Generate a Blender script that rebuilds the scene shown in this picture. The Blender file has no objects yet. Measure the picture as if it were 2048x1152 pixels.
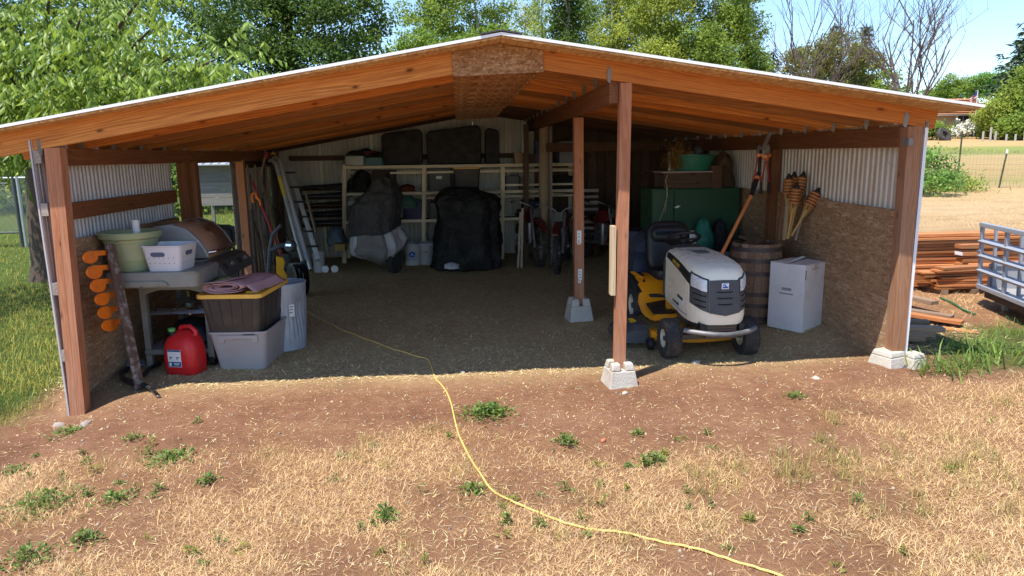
import bpy, math, random
import numpy as np
from mathutils import Matrix, Vector, noise as mnoise
random.seed(7); rng = np.random.default_rng(7)
R = math.radians
scene = bpy.context.scene
COL = scene.collection

# ------------------------------------------------------------------ camera
FPX, PITCH, YAW, ROLL = 1400.0, R(10.8), R(4.2), 0.0136
CAM = Vector((0, 0, 2.0))
c_fw = Vector((math.sin(YAW)*math.cos(PITCH), math.cos(YAW)*math.cos(PITCH), -math.sin(PITCH)))
c_r0 = Vector((math.cos(YAW), -math.sin(YAW), 0)); c_d0 = -c_r0.cross(c_fw)
c_r = c_r0*math.cos(ROLL) + c_d0*math.sin(ROLL)
c_d = -c_r0*math.sin(ROLL) + c_d0*math.cos(ROLL)
cam = bpy.data.cameras.new('camera'); camo = bpy.data.objects.new('camera', cam); COL.objects.link(camo)
cam.sensor_width = 36; cam.lens = FPX/2048*36; cam.clip_end = 2000; cam.clip_start = 0.05
m = Matrix.Identity(4)
for i, v in enumerate((c_r, -c_d, -c_fw)):
    for j in range(3): m[j][i] = v[j]
m.translation = CAM
camo.matrix_world = m
scene.camera = camo

# ------------------------------------------------------------------ light
SUN_DIR = Vector((0.36, 0.27, -1.0)).normalized()          # way the light travels
world = bpy.data.worlds.new('World'); scene.world = world; world.use_nodes = True
wn = world.node_tree.nodes; wl = world.node_tree.links
sky = wn.new('ShaderNodeTexSky'); sky.sky_type = 'NISHITA'; sky.sun_disc = False
sky.sun_elevation = math.asin(-SUN_DIR.z); sky.sun_rotation = math.atan2(-SUN_DIR.x, -SUN_DIR.y)
sky.air_density = 1.0; sky.dust_density = 0.0; sky.ozone_density = 5.0
wl.new(sky.outputs[0], wn['Background'].inputs[0]); wn['Background'].inputs[1].default_value = 0.09
sl = bpy.data.lights.new('sun', 'SUN'); sl.energy = 2.75; sl.angle = R(0.53); sl.color = (1, .935, .83)
so = bpy.data.objects.new('sun', sl); COL.objects.link(so)
so.rotation_euler = SUN_DIR.to_track_quat('-Z', 'Y').to_euler(); so.location = (-6, -4, 20)
vs = scene.view_settings; vs.view_transform = 'Standard'; vs.look = 'None'; vs.gamma = 1; vs.exposure = 1.55
scene.cycles.use_denoising = True
scene.cycles.max_bounces = 8; scene.cycles.diffuse_bounces = 5; scene.cycles.transparent_max_bounces = 8
scene.cycles.sample_clamp_indirect = 8

# ------------------------------------------------------------------ ground height, pixel helpers (authoring: photo 2048x1152)
def sstep(a, b, x):
    t = min(1, max(0, (x-a)/(b-a))); return t*t*(3-2*t)
def gz(x, y):
    tilt = 0.024*max(0, min(5.5, x)-1.3)*(1-sstep(9, 15, y))
    tilt -= .12*sstep(-2.7, -3.3, x)*(1-sstep(5.7, 6.2, y))
    ramp = 0.0
    if y > 7: ramp = 0.036*(y-7) - 0.036*min(1.5, y-7)*0.5
    if y > 28: ramp += 0.012*(y-28)
    tilt += 0.09*sstep(2.6, 3.9, x)*sstep(5.9, 7.1, y)*(1-sstep(9.5, 13, y))*(1-sstep(4.2, 5.2, x))
    return tilt + ramp
def ray(px, py): return c_fw + c_r*((px-1024)/FPX) + c_d*((py-576)/FPX)
def A(px, py, Y): v = ray(px, py); return CAM + v*(Y/v.y)
def AX(px, py, X): v = ray(px, py); return CAM + v*(X/v.x)
def AZ(px, py, Z): v = ray(px, py); return CAM + v*((Z-2.0)/v.z)
def G(px, py):
    p = AZ(px, py, 0)
    for _ in range(12): p = AZ(px, py, min(1.9, gz(p.x, p.y)))
    return p
def gp(x, y, dz=0): return Vector((x, y, gz(x, y)+dz))

# ------------------------------------------------------------------ materials
MATS = {}
def _n(nt, t, **kw):
    n = nt.nodes.new(t)
    for k, v in kw.items(): setattr(n, k, v)
    return n
def _mix(nt, fac, a, b, mode='MIX'):
    n = nt.nodes.new('ShaderNodeMix'); n.data_type = 'RGBA'; n.blend_type = mode
    for s, v in ((n.inputs[0], fac), (n.inputs[6], a), (n.inputs[7], b)):
        if hasattr(v, 'is_output'): nt.links.new(v, s)
        elif isinstance(v, (int, float)): s.default_value = v
        else: s.default_value = (*v[:3], 1)
    return n.outputs[2]
def _ramp(nt, fac, stops):
    n = nt.nodes.new('ShaderNodeValToRGB'); cr = n.color_ramp
    while len(cr.elements) < len(stops): cr.elements.new(0.5)
    for e, (p, c) in zip(cr.elements, stops):
        e.position = p; e.color = (*c, 1) if not isinstance(c, (int, float)) else (c, c, c, 1)
    nt.links.new(fac, n.inputs[0]); return n.outputs[0]
def _coord(nt, scale=(1, 1, 1), rnd=True):
    tc = _n(nt, 'ShaderNodeTexCoord'); oi = _n(nt, 'ShaderNodeObjectInfo')
    mp = _n(nt, 'ShaderNodeMapping'); nt.links.new(tc.outputs['Object'], mp.inputs[0])
    mp.inputs['Scale'].default_value = scale
    if rnd:
        mu = _n(nt, 'ShaderNodeMath', operation='MULTIPLY'); mu.inputs[1].default_value = 37.0
        nt.links.new(oi.outputs['Random'], mu.inputs[0])
        cx = _n(nt, 'ShaderNodeCombineXYZ')
        for i in range(3): nt.links.new(mu.outputs[0], cx.inputs[i])
        nt.links.new(cx.outputs[0], mp.inputs['Location'])
    return mp.outputs[0], oi
def _noise(nt, vec, scale, detail=4, rough=.55, dist=0):
    n = _n(nt, 'ShaderNodeTexNoise'); nt.links.new(vec, n.inputs['Vector'])
    n.inputs['Scale'].default_value = scale; n.inputs['Detail'].default_value = detail
    n.inputs['Roughness'].default_value = rough; n.inputs['Distortion'].default_value = dist
    return n.outputs['Fac']
def _bump(nt, h, strength, dist, bsdf):
    b = _n(nt, 'ShaderNodeBump'); b.inputs['Strength'].default_value = strength; b.inputs['Distance'].default_value = dist
    nt.links.new(h, b.inputs['Height']); nt.links.new(b.outputs[0], bsdf.inputs['Normal'])
def _new(name):
    mt = bpy.data.materials.new(name); mt.use_nodes = True
    MATS[name] = mt
    return mt, mt.node_tree, mt.node_tree.nodes['Principled BSDF']
def col(c, k): return tuple(min(1, max(0, x*k)) for x in c)
def mat(name, c, rough=.6, var=.18, scale=6, bump=.15, bscale=90, metal=0, dirt=None, damt=.5, dscale=3, bdist=.004, spec=.4, trans=0):
    """painted / plastic / metal surface: base colour with soft variation, optional dirt patches and fine relief"""
    if name in MATS: return MATS[name]
    mt, nt, b = _new(name)
    v, oi = _coord(nt)
    f = _noise(nt, v, scale, 5)
    c_ = _mix(nt, f, col(c, 1-var), col(c, 1+var))
    if dirt is not None:
        d = _ramp(nt, _noise(nt, v, dscale, 8, .65), [(.5-.0, 0.0), (.72, damt)])
        c_ = _mix(nt, d, c_, dirt)
    nt.links.new(c_, b.inputs['Base Color'])
    rr = _ramp(nt, _noise(nt, v, scale*2.3, 4), [(.3, max(.05, rough-.12)), (.7, min(1, rough+.12))])
    nt.links.new(rr, b.inputs['Roughness'])
    b.inputs['Metallic'].default_value = metal; b.inputs['Specular IOR Level'].default_value = spec
    if trans: b.inputs['Transmission Weight'].default_value = trans
    if bump: _bump(nt, _noise(nt, v, bscale, 3), bump, bdist, b)
    return mt
def wood(name, c1, c2, ring=9, rough=.7, grey=None, gamt=0, knots=True, stretch=.09, hue=.25):
    """sawn lumber, grain along local X"""
    if name in MATS: return MATS[name]
    mt, nt, b = _new(name)
    v, oi = _coord(nt, (stretch, 1, 1))
    big = _noise(nt, v, 16, 4, .6, .8)
    wv = _n(nt, 'ShaderNodeTexWave', wave_type='BANDS', bands_direction='Z'); nt.links.new(v, wv.inputs[0])
    wv.inputs['Scale'].default_value = ring; wv.inputs['Distortion'].default_value = 22
    wv.inputs['Detail'].default_value = 3; wv.inputs['Detail Scale'].default_value = .9
    fine = _noise(nt, v, 130, 4, .7)
    f1 = _mix(nt, .62, wv.outputs[0], big)
    f2 = _mix(nt, .38, f1, fine)
    c_ = _ramp(nt, f2, [(.22, c1), (.5, tuple((a+b_)/2 for a, b_ in zip(c1, c2))), (.78, c2)])
    vr = _n(nt, 'ShaderNodeHueSaturation'); nt.links.new(c_, vr.inputs['Color'])
    mm = _n(nt, 'ShaderNodeMapRange'); nt.links.new(oi.outputs['Random'], mm.inputs[0])
    mm.inputs[3].default_value = 1-hue; mm.inputs[4].default_value = 1+hue
    nt.links.new(mm.outputs[0], vr.inputs['Value']); c_ = vr.outputs[0]
    if knots:
        v2, _ = _coord(nt, (.42, 1, 1))
        nz = _noise(nt, v2, 9, 2)
        sv = _n(nt, 'ShaderNodeSeparateXYZ'); nt.links.new(v2, sv.inputs[0]); ad = _n(nt, 'ShaderNodeMath', operation='ADD')
        nt.links.new(sv.outputs[1], ad.inputs[0]); nt.links.new(sv.outputs[2], ad.inputs[1]); cv_ = _n(nt, 'ShaderNodeCombineXYZ')
        nt.links.new(sv.outputs[0], cv_.inputs[0]); nt.links.new(ad.outputs[0], cv_.inputs[1])
        vo = _n(nt, 'ShaderNodeTexVoronoi'); vo.voronoi_dimensions = '2D'; nt.links.new(cv_.outputs[0], vo.inputs['Vector']); vo.inputs['Scale'].default_value = 5.0
        dd = _n(nt, 'ShaderNodeMath', operation='ADD'); nt.links.new(vo.outputs['Distance'], dd.inputs[0])
        sc = _n(nt, 'ShaderNodeMath', operation='MULTIPLY'); nt.links.new(nz, sc.inputs[0]); sc.inputs[1].default_value = .12
        nt.links.new(sc.outputs[0], dd.inputs[1])
        k = _ramp(nt, dd.outputs[0], [(.085, .9), (.105, .55), (.13, .2), (.17, .0)])
        sk = _n(nt, 'ShaderNodeSeparateColor'); nt.links.new(vo.outputs['Color'], sk.inputs[0])
        k = _mix(nt, 1.0, k, _ramp(nt, sk.outputs[0], [(.5, 0.0), (.62, 1.0)]), 'MULTIPLY')
        c_ = _mix(nt, k, c_, col(c1, .42))
    if grey:
        g = _ramp(nt, _noise(nt, v, 5, 6, .7), [(.42, 0.0), (.62, gamt)])
        c_ = _mix(nt, g, c_, grey)
    nt.links.new(c_, b.inputs['Base Color']); b.inputs['Roughness'].default_value = rough
    b.inputs['Specular IOR Level'].default_value = .25
    _bump(nt, f2, .25, .003, b)
    return mt
def osb(name, cs, rough=.75, dark=.35, damt=.4):
    """oriented strand board: long random flakes"""
    mt, nt, b = _new(name)
    out = None; hs = None
    for i, (ang, sc) in enumerate(((.35, (11, 66, 66)), (-.6, (12, 58, 58)), (1.25, (54, 11, 54)))):
        tc = _n(nt, 'ShaderNodeTexCoord'); mp = _n(nt, 'ShaderNodeMapping'); nt.links.new(tc.outputs['Object'], mp.inputs[0])
        mp.inputs['Rotation'].default_value = (ang, ang*.9, ang); mp.inputs['Scale'].default_value = sc
        nz = _n(nt, 'ShaderNodeTexNoise'); nt.links.new(mp.outputs[0], nz.inputs['Vector']); nz.inputs['Scale'].default_value = .35
        mx = _n(nt, 'ShaderNodeVectorMath', operation='ADD'); nt.links.new(mp.outputs[0], mx.inputs[0]); nt.links.new(nz.outputs['Color'], mx.inputs[1])
        vo = _n(nt, 'ShaderNodeTexVoronoi'); nt.links.new(mx.outputs[0], vo.inputs['Vector']); vo.inputs['Scale'].default_value = 1
        sp = _n(nt, 'ShaderNodeSeparateColor'); nt.links.new(vo.outputs['Color'], sp.inputs[0])
        c_ = _ramp(nt, sp.outputs[0], [(0, cs[0]), (.35, cs[1]), (.7, cs[2]), (1, cs[3])])
        if out is None: out, hs = c_, sp.outputs[1]
        else:
            msk = _ramp(nt, sp.outputs[2], [(.48, 0.0), (.56, 1.0)])
            out = _mix(nt, msk, out, c_); hs = _mix(nt, msk, hs, sp.outputs[1])
    v, oi = _coord(nt)
    st = _ramp(nt, _noise(nt, v, 1.3, 6, .6), [(.4, 0.0), (.75, damt)])
    out = _mix(nt, st, out, col(cs[1], dark))
    nt.links.new(out, b.inputs['Base Color']); b.inputs['Roughness'].default_value = rough; b.inputs['Specular IOR Level'].default_value = .2
    _bump(nt, hs, .3, .003, b)
    return mt
def leafmat(name, c, var=.35, trans=.35, rough=.45, spec=.4):
    if name in MATS: return MATS[name]
    mt, nt, b = _new(name)
    at = _n(nt, 'ShaderNodeAttribute', attribute_name='rnd')
    c_ = _ramp(nt, at.outputs['Fac'], [(0, col(c, 1-var)), (.5, c), (1, (min(1, c[0]*(1+var*1.5)), min(1, c[1]*(1+var)), c[2]*(1+var*.4)))])
    nt.links.new(c_, b.inputs['Base Color']); b.inputs['Roughness'].default_value = rough; b.inputs['Specular IOR Level'].default_value = spec
    tr = _n(nt, 'ShaderNodeBsdfTranslucent'); hs = _n(nt, 'ShaderNodeHueSaturation'); nt.links.new(c_, hs.inputs['Color'])
    hs.inputs['Value'].default_value = 1.6; hs.inputs['Hue'].default_value = .485
    nt.links.new(hs.outputs[0], tr.inputs[0])
    mx = _n(nt, 'ShaderNodeMixShader'); mx.inputs[0].default_value = trans
    nt.links.new(b.outputs[0], mx.inputs[1]); nt.links.new(tr.outputs[0], mx.inputs[2])
    nt.links.new(mx.outputs[0], nt.nodes['Material Output'].inputs[0])
    return mt

# ------------------------------------------------------------------ mesh building
ROOT_M = {}          # empties whose children are given in world coordinates
def setp(o, parent):
    if parent is None: return
    o.parent = parent
    if parent.name in ROOT_M: o.matrix_parent_inverse = ROOT_M[parent.name]
def tag(o, label, cat, group=None, kind=None):
    if label: o['label'] = label
    if cat: o['category'] = cat
    if group: o['group'] = group
    if kind: o['kind'] = kind
    return o
def thing(name, label, cat, loc, group=None, M=None):
    """Empty at the thing's base; with M the parts are in local coordinates, else in world coordinates"""
    e = bpy.data.objects.new(name, None); COL.objects.link(e); e.empty_display_size = .1
    if M is not None: e.matrix_basis = M
    else:
        e.location = loc; ROOT_M[e.name] = Matrix.Translation(-Vector(loc))
    return tag(e, label, cat, group)
def place(loc, rz=0, s=1, rx=0, ry=0):
    return Matrix.Translation(loc) @ Matrix.Rotation(rz, 4, 'Z') @ Matrix.Rotation(ry, 4, 'Y') @ Matrix.Rotation(rx, 4, 'X') @ Matrix.Scale(s, 4)
def link_mesh(name, me, mats, parent=None, world=None, smooth=None, bevel=None, label=None, segs=2, subsurf=0, solid=None):
    o = bpy.data.objects.new(name, me); COL.objects.link(o)
    for mt in (mats if isinstance(mats, (list, tuple)) else [mats]):
        if mt is not None and len(me.materials) < (len(mats) if isinstance(mats, (list, tuple)) else 1): me.materials.append(mt)
    if world is not None: o.matrix_basis = world
    setp(o, parent)
    if smooth is not None:
        me.shade_smooth()
        if smooth < 180: me.set_sharp_from_angle(angle=R(smooth))
    if solid:
        md = o.modifiers.new('s', 'SOLIDIFY'); md.thickness = solid; md.offset = 0
    if bevel:
        md = o.modifiers.new('b', 'BEVEL'); md.width = bevel; md.segments = segs; md.limit_method = 'ANGLE'; md.angle_limit = R(40)
        if smooth is None: me.shade_smooth()
        md2 = o.modifiers.new('w', 'WEIGHTED_NORMAL'); md2.keep_sharp = True
    if subsurf:
        md = o.modifiers.new('ss', 'SUBSURF'); md.levels = subsurf; md.render_levels = subsurf; me.shade_smooth()
    if label: o['label'] = label
    return o
class MB:
    def __init__(s): s.v = []; s.f = []; s.m = []
    def add(s, vs, fs, mi=0):
        b = len(s.v); s.v += [tuple(v) for v in vs]; s.f += [tuple(i+b for i in f) for f in fs]; s.m += [mi]*len(fs); return s
    def box(s, c, d, M=None, mi=0):
        x, y, z = (k/2 for k in d)
        vs = [Vector((c[0]+i*x, c[1]+j*y, c[2]+k*z)) for i in (-1, 1) for j in (-1, 1) for k in (-1, 1)]
        if M is not None: vs = [M @ v for v in vs]
        return s.add(vs, [(0, 1, 3, 2), (4, 6, 7, 5), (0, 4, 5, 1), (2, 3, 7, 6), (0, 2, 6, 4), (1, 5, 7, 3)], mi)
    def bar(s, p0, p1, w, h, up=(0, 0, 1), mi=0, w1=None, h1=None):
        p0, p1 = Vector(p0), Vector(p1); x = (p1-p0).normalized(); y = Vector(up).cross(x)
        if y.length < 1e-4: y = Vector((0, 1, 0)).cross(x)
        y.normalize(); z = x.cross(y); vs = []
        for p, ww, hh in ((p0, w, h), (p1, w1 or w, h1 or h)):
            for j in (-1, 1):
                for k in (-1, 1): vs.append(p + y*(j*ww/2) + z*(k*hh/2))
        return s.add(vs, [(0, 1, 3, 2), (4, 6, 7, 5), (0, 4, 5, 1), (2, 3, 7, 6), (0, 2, 6, 4), (1, 5, 7, 3)], mi)
    def tube(s, pts, r, n=8, mi=0, cap=True, closed=False):
        pts = [Vector(p) for p in pts]; rs = r if isinstance(r, (list, tuple)) else [r]*len(pts)
        b = len(s.v); k = len(pts); prev = None
        for i, p in enumerate(pts):
            if closed: t = pts[(i+1) % k]-pts[i-1]
            else: t = pts[min(i+1, k-1)]-pts[max(i-1, 0)]
            t.normalize()
            u = prev - t*prev.dot(t) if prev is not None else t.orthogonal()
            if u.length < 1e-5: u = t.orthogonal()
            u.normalize(); prev = u; w = t.cross(u)
            for j in range(n):
                a = 2*math.pi*j/n; s.v.append(tuple(p + (u*math.cos(a)+w*math.sin(a))*rs[i]))
        for i in range(k if closed else k-1):
            i2 = (i+1) % k
            for j in range(n):
                j2 = (j+1) % n; s.f.append((b+i*n+j, b+i*n+j2, b+i2*n+j2, b+i2*n+j)); s.m.append(mi)
        if cap and not closed:
            s.f.append(tuple(b+j for j in reversed(range(n)))); s.m.append(mi)
            s.f.append(tuple(b+(k-1)*n+j for j in range(n))); s.m.append(mi)
        return s
    def lathe(s, prof, n=24, M=None, mi=0, sx=1, sy=1, close=True):
        b = len(s.v); M = M or Matrix.Identity(4); k = len(prof)
        for r, z in prof:
            for j in range(n):
                a = 2*math.pi*j/n; s.v.append(tuple(M @ Vector((r*math.cos(a)*sx, r*math.sin(a)*sy, z))))
        for i in range(k-1):
            for j in range(n):
                j2 = (j+1) % n; s.f.append((b+i*n+j, b+i*n+j2, b+(i+1)*n+j2, b+(i+1)*n+j)); s.m.append(mi)
        if close:
            s.f.append(tuple(b+j for j in reversed(range(n)))); s.m.append(mi)
            s.f.append(tuple(b+(k-1)*n+j for j in range(n))); s.m.append(mi)
        return s
    def prism(s, poly, vec, mi=0):
        vec = Vector(vec); n = len(poly); a = [Vector(p) for p in poly]
        return s.add(a + [p+vec for p in a], [tuple(reversed(range(n))), tuple(range(n, 2*n))] +
                     [(i, (i+1) % n, n+(i+1) % n, n+i) for i in range(n)], mi)
    def grid(s, fn, nu, nv, mi=0, flip=False):
        vs = [fn(i/nu, j/nv) for j in range(nv+1) for i in range(nu+1)]
        fs = [(j*(nu+1)+i, j*(nu+1)+i+1, (j+1)*(nu+1)+i+1, (j+1)*(nu+1)+i) for j in range(nv) for i in range(nu)]
        if flip: fs = [tuple(reversed(f)) for f in fs]
        return s.add(vs, fs, mi)
    def loft(s, rings, cap=True, mi=0):
        n = len(rings[0]); b = len(s.v)
        for r_ in rings: s.v += [tuple(v) for v in r_]
        for i in range(len(rings)-1):
            for j in range(n):
                j2 = (j+1) % n; s.f.append((b+i*n+j, b+i*n+j2, b+(i+1)*n+j2, b+(i+1)*n+j)); s.m.append(mi)
        if cap:
            s.f.append(tuple(b+j for j in reversed(range(n)))); s.m.append(mi)
            e = b+(len(rings)-1)*n; s.f.append(tuple(e+j for j in range(n))); s.m.append(mi)
        return s
    def mesh(s, name):
        me = bpy.data.meshes.new(name); me.from_pydata(s.v, [], s.f); 
        if any(s.m): me.polygons.foreach_set('material_index', s.m)
        me.update(); return me
    def build(s, name, mats, parent=None, **kw): return link_mesh(name, s.mesh(name), mats, parent, **kw)
def rrect(w, d, r, z, n=4, cx=0, cy=0):
    """rounded rectangle ring"""
    out = []
    for qx, qy, a0 in ((1, 1, 0), (-1, 1, 90), (-1, -1, 180), (1, -1, 270)):
        for i in range(n+1):
            a = R(a0+90*i/n); out.append((cx+qx*(w/2-r)+r*math.cos(a), cy+qy*(d/2-r)+r*math.sin(a), z))
    return out
LUM = {}
def lumber(name, parent, p0, p1, w, h, mt, up=(0, 0, 1), label=None):
    """one sawn piece: its length on local X, width (horizontal) on Y, height on Z"""
    p0, p1 = Vector(p0), Vector(p1); L = (p1-p0).length
    x = (p1-p0).normalized(); y = Vector(up).cross(x)
    if y.length < 1e-4: y = Vector((0, 1, 0))
    y.normalize(); z = x.cross(y)
    key = (round(L, 3), round(w, 4), round(h, 4), mt.name)
    if key not in LUM:
        me = MB().box((L/2, 0, 0), (L, w, h)).mesh(name); me.materials.append(mt); LUM[key] = me
    M = Matrix.Identity(4)
    for i, v in enumerate((x, y, z)):
        for j in range(3): M[j][i] = v[j]
    M.translation = p0
    o = bpy.data.objects.new(name, LUM[key]); COL.objects.link(o); o.matrix_basis = M; setp(o, parent)
    if label: o['label'] = label
    return o
def text(name, body, size, M, mt, parent, extrude=.0015):
    cu = bpy.data.curves.new(name, 'FONT'); cu.body = body; cu.size = size; cu.extrude = extrude; cu.align_x = 'CENTER'; cu.align_y = 'CENTER'
    o = bpy.data.objects.new(name, cu); COL.objects.link(o)
    dg = bpy.context.evaluated_depsgraph_get(); me = bpy.data.meshes.new_from_object(o.evaluated_get(dg))   # real mesh letters
    bpy.data.objects.remove(o); bpy.data.curves.remove(cu); me.materials.clear(); me.materials.append(mt); me.name = name
    o = bpy.data.objects.new(name, me); COL.objects.link(o); o.matrix_basis = M; setp(o, parent); return o
def basis(loc, x, y):
    x = Vector(x).normalized(); z = x.cross(Vector(y)).normalized(); y = z.cross(x); M = Matrix.Identity(4)
    for i, v in enumerate((x, y, z)):
        for j in range(3): M[j][i] = v[j]
    M.translation = loc; return M
def np_mesh(name, V, F, attr=None):
    """fast mesh from arrays: V (n,3), F (m,k) all faces of k corners"""
    me = bpy.data.meshes.new(name); n, (mf, k) = len(V), F.shape
    me.vertices.add(n); me.vertices.foreach_set('co', np.ascontiguousarray(V, dtype=np.float32).ravel())
    me.loops.add(mf*k); me.loops.foreach_set('vertex_index', np.ascontiguousarray(F, dtype=np.int32).ravel())
    me.polygons.add(mf); me.polygons.foreach_set('loop_start', np.arange(0, mf*k, k, dtype=np.int32))
    if attr is not None:
        a = me.attributes.new('rnd', 'FLOAT', 'POINT'); a.data.foreach_set('value', np.asarray(attr, dtype=np.float32))
    me.update(calc_edges=True); me.validate(); return me
def nrm(a): return a/np.maximum(1e-9, np.linalg.norm(a, axis=1, keepdims=True))
def leaf_arrays(C, D, L, W, N=None, fold=.15):
    """leaves at C pointing along D: 2 quads folded on the midrib"""
    n = len(C); D = nrm(D)
    if N is None: N = nrm(rng.normal(size=(n, 3))*.6+np.array([0, 0, 1.0]))
    S = nrm(np.cross(D, N)); N = np.cross(S, D)
    L = np.broadcast_to(np.asarray(L, float).reshape(-1, 1), (n, 1)); W = np.broadcast_to(np.asarray(W, float).reshape(-1, 1), (n, 1))
    mid = C + D*L*.45 
    V = np.stack([C, mid + S*W*.5 - N*W*fold, C+D*L - N*L*.12, mid - S*W*.5 - N*W*fold, mid + N*W*fold*.6], 1).reshape(-1, 3)
    b = np.arange(n)[:, None]*5
    F = np.concatenate([b+np.array([[0, 1, 4]]), b+np.array([[1, 2, 4]]), b+np.array([[2, 3, 4]]), b+np.array([[3, 0, 4]])], 0)
    return V, F
def blades(P, h, w, lean, curl=.5, ang=None):
    """grass blades: 2 segments (quad as two tris + tip tri)"""
    n = len(P); a = rng.uniform(0, 2*np.pi, n) if ang is None else ang
    d = np.stack([np.cos(a), np.sin(a), np.zeros(n)], 1); s = np.stack([-np.sin(a), np.cos(a), np.zeros(n)], 1)
    h = np.broadcast_to(np.asarray(h, float), (n,))[:, None]; w = np.broadcast_to(np.asarray(w, float), (n,))[:, None]; lean = np.broadcast_to(np.asarray(lean, float), (n,))[:, None]
    up = np.array([0, 0, 1.0])
    M1 = P + d*h*lean*.45 + up*h*.55*np.sqrt(np.maximum(.02, 1-lean**2)); T = P + d*h*lean*(1+curl*.2) + up*h*np.maximum(.05, np.sqrt(np.maximum(.0, 1-lean**2))*(1-curl*.3))
    V = np.stack([P-s*w*.5, P+s*w*.5, M1-s*w*.4, M1+s*w*.4, T], 1).reshape(-1, 3)
    b = np.arange(n)[:, None]*5
    F = np.concatenate([b+np.array([[0, 1, 3]]), b+np.array([[0, 3, 2]]), b+np.array([[2, 3, 4]])], 0)
    return V, F
# ------------------------------------------------------------------ shed materials
W_raf = wood('rafter_wood', (.23, .075, .017), (.58, .25, .068), ring=16, hue=.38, stretch=.045, rough=.8)
W_rafB = wood('rafter_wood_brown', (.17, .06, .018), (.42, .185, .06), ring=12, hue=.25, stretch=.06, rough=.85, grey=(.22, .13, .07), gamt=.35)
W_rafC = wood('rafter_wood_red', (.25, .07, .016), (.56, .215, .05), ring=20, hue=.25, stretch=.04, rough=.85)
W_raf2 = wood('dark_rafter_wood', (.045, .022, .012), (.10, .05, .025), ring=9, hue=.2)  # much darker brown for the rearmost rafters, beam, girt and post
W_beam = wood('beam_wood', (.15, .058, .026), (.27, .115, .05), ring=9, knots=True, hue=.15)
W_post = wood('post_wood', (.30, .105, .045), (.52, .22, .11), ring=12, hue=.1, grey=(.45, .3, .22), gamt=.35)
W_postR = wood('weathered_post_wood', (.20, .085, .04), (.36, .185, .10), ring=12, hue=.08, grey=(.34, .24, .18), gamt=.3)
W_dark = wood('dark_plank', (.06, .035, .022), (.13, .08, .05), ring=9)
W_pale = wood('pale_pine', (.38, .28, .17), (.62, .5, .34), ring=7, knots=False, hue=.15)
W_block = wood('grey_block_wood', (.24, .19, .16), (.42, .36, .31), ring=9, knots=False)
OSB_in = osb('osb_lining', [(.26, .155, .085), (.34, .21, .115), (.40, .255, .145), (.52, .36, .225)], damt=.35)
OSB_g = osb('osb_gusset', [(.19, .09, .035), (.27, .14, .062), (.34, .19, .095), (.46, .29, .165)], damt=.3)
OSB_d = osb('osb_deck', [(.38, .2, .08), (.5, .29, .12), (.6, .38, .18), (.7, .48, .26)], damt=.2)
def metal_sheet(name, c, dirt, damt=.5, ds=(3, 3, .5), lo=.45, hi=.7):
    mt, nt, b = _new(name); v, oi = _coord(nt, ds)
    d = _ramp(nt, _noise(nt, v, 2.5, 8, .7), [(lo, 0.0), (hi, damt)])
    v2, _ = _coord(nt); sp = _ramp(nt, _noise(nt, v2, 42, 3, .6), [(.66, 0.0), (.72, .8)])
    c_ = _mix(nt, d, c, dirt); c_ = _mix(nt, sp, c_, col(dirt, .45))
    nt.links.new(c_, b.inputs['Base Color']); b.inputs['Roughness'].default_value = .5; b.inputs['Metallic'].default_value = .15
    return mt
M_steelL = metal_sheet('siding_grey', (.60, .60, .63), (.42, .30, .22), .55)
M_steelR = metal_sheet('siding_tan', (.62, .56, .48), (.42, .30, .18), .6)
M_steelB = metal_sheet('siding_back', (.44, .435, .385), (.28, .25, .18), .6)
M_white = mat('white_trim', (.80, .80, .82), .35, .05, bump=.03, dirt=(.5, .45, .4), damt=.25)
M_galv = mat('galvanised', (.22, .215, .21), .55, .2, scale=14, metal=.3, bump=.1, dirt=(.2, .17, .14), damt=.4)
M_cap = mat('ridge_cap', (.06, .055, .055), .6)
M_conc = mat('concrete', (.50, .46, .40), .92, .18, 9, .6, 60, dirt=(.28, .2, .15), damt=.6, dscale=5, bdist=.01)
M_black = mat('black_plastic', (.018, .018, .02), .45, .3, bump=.1)
M_paper = mat('sticker_paper', (.75, .74, .72), .7, .05, bump=0)
M_ink = mat('sticker_ink', (.05, .05, .06), .7, .05, bump=0)

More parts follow.
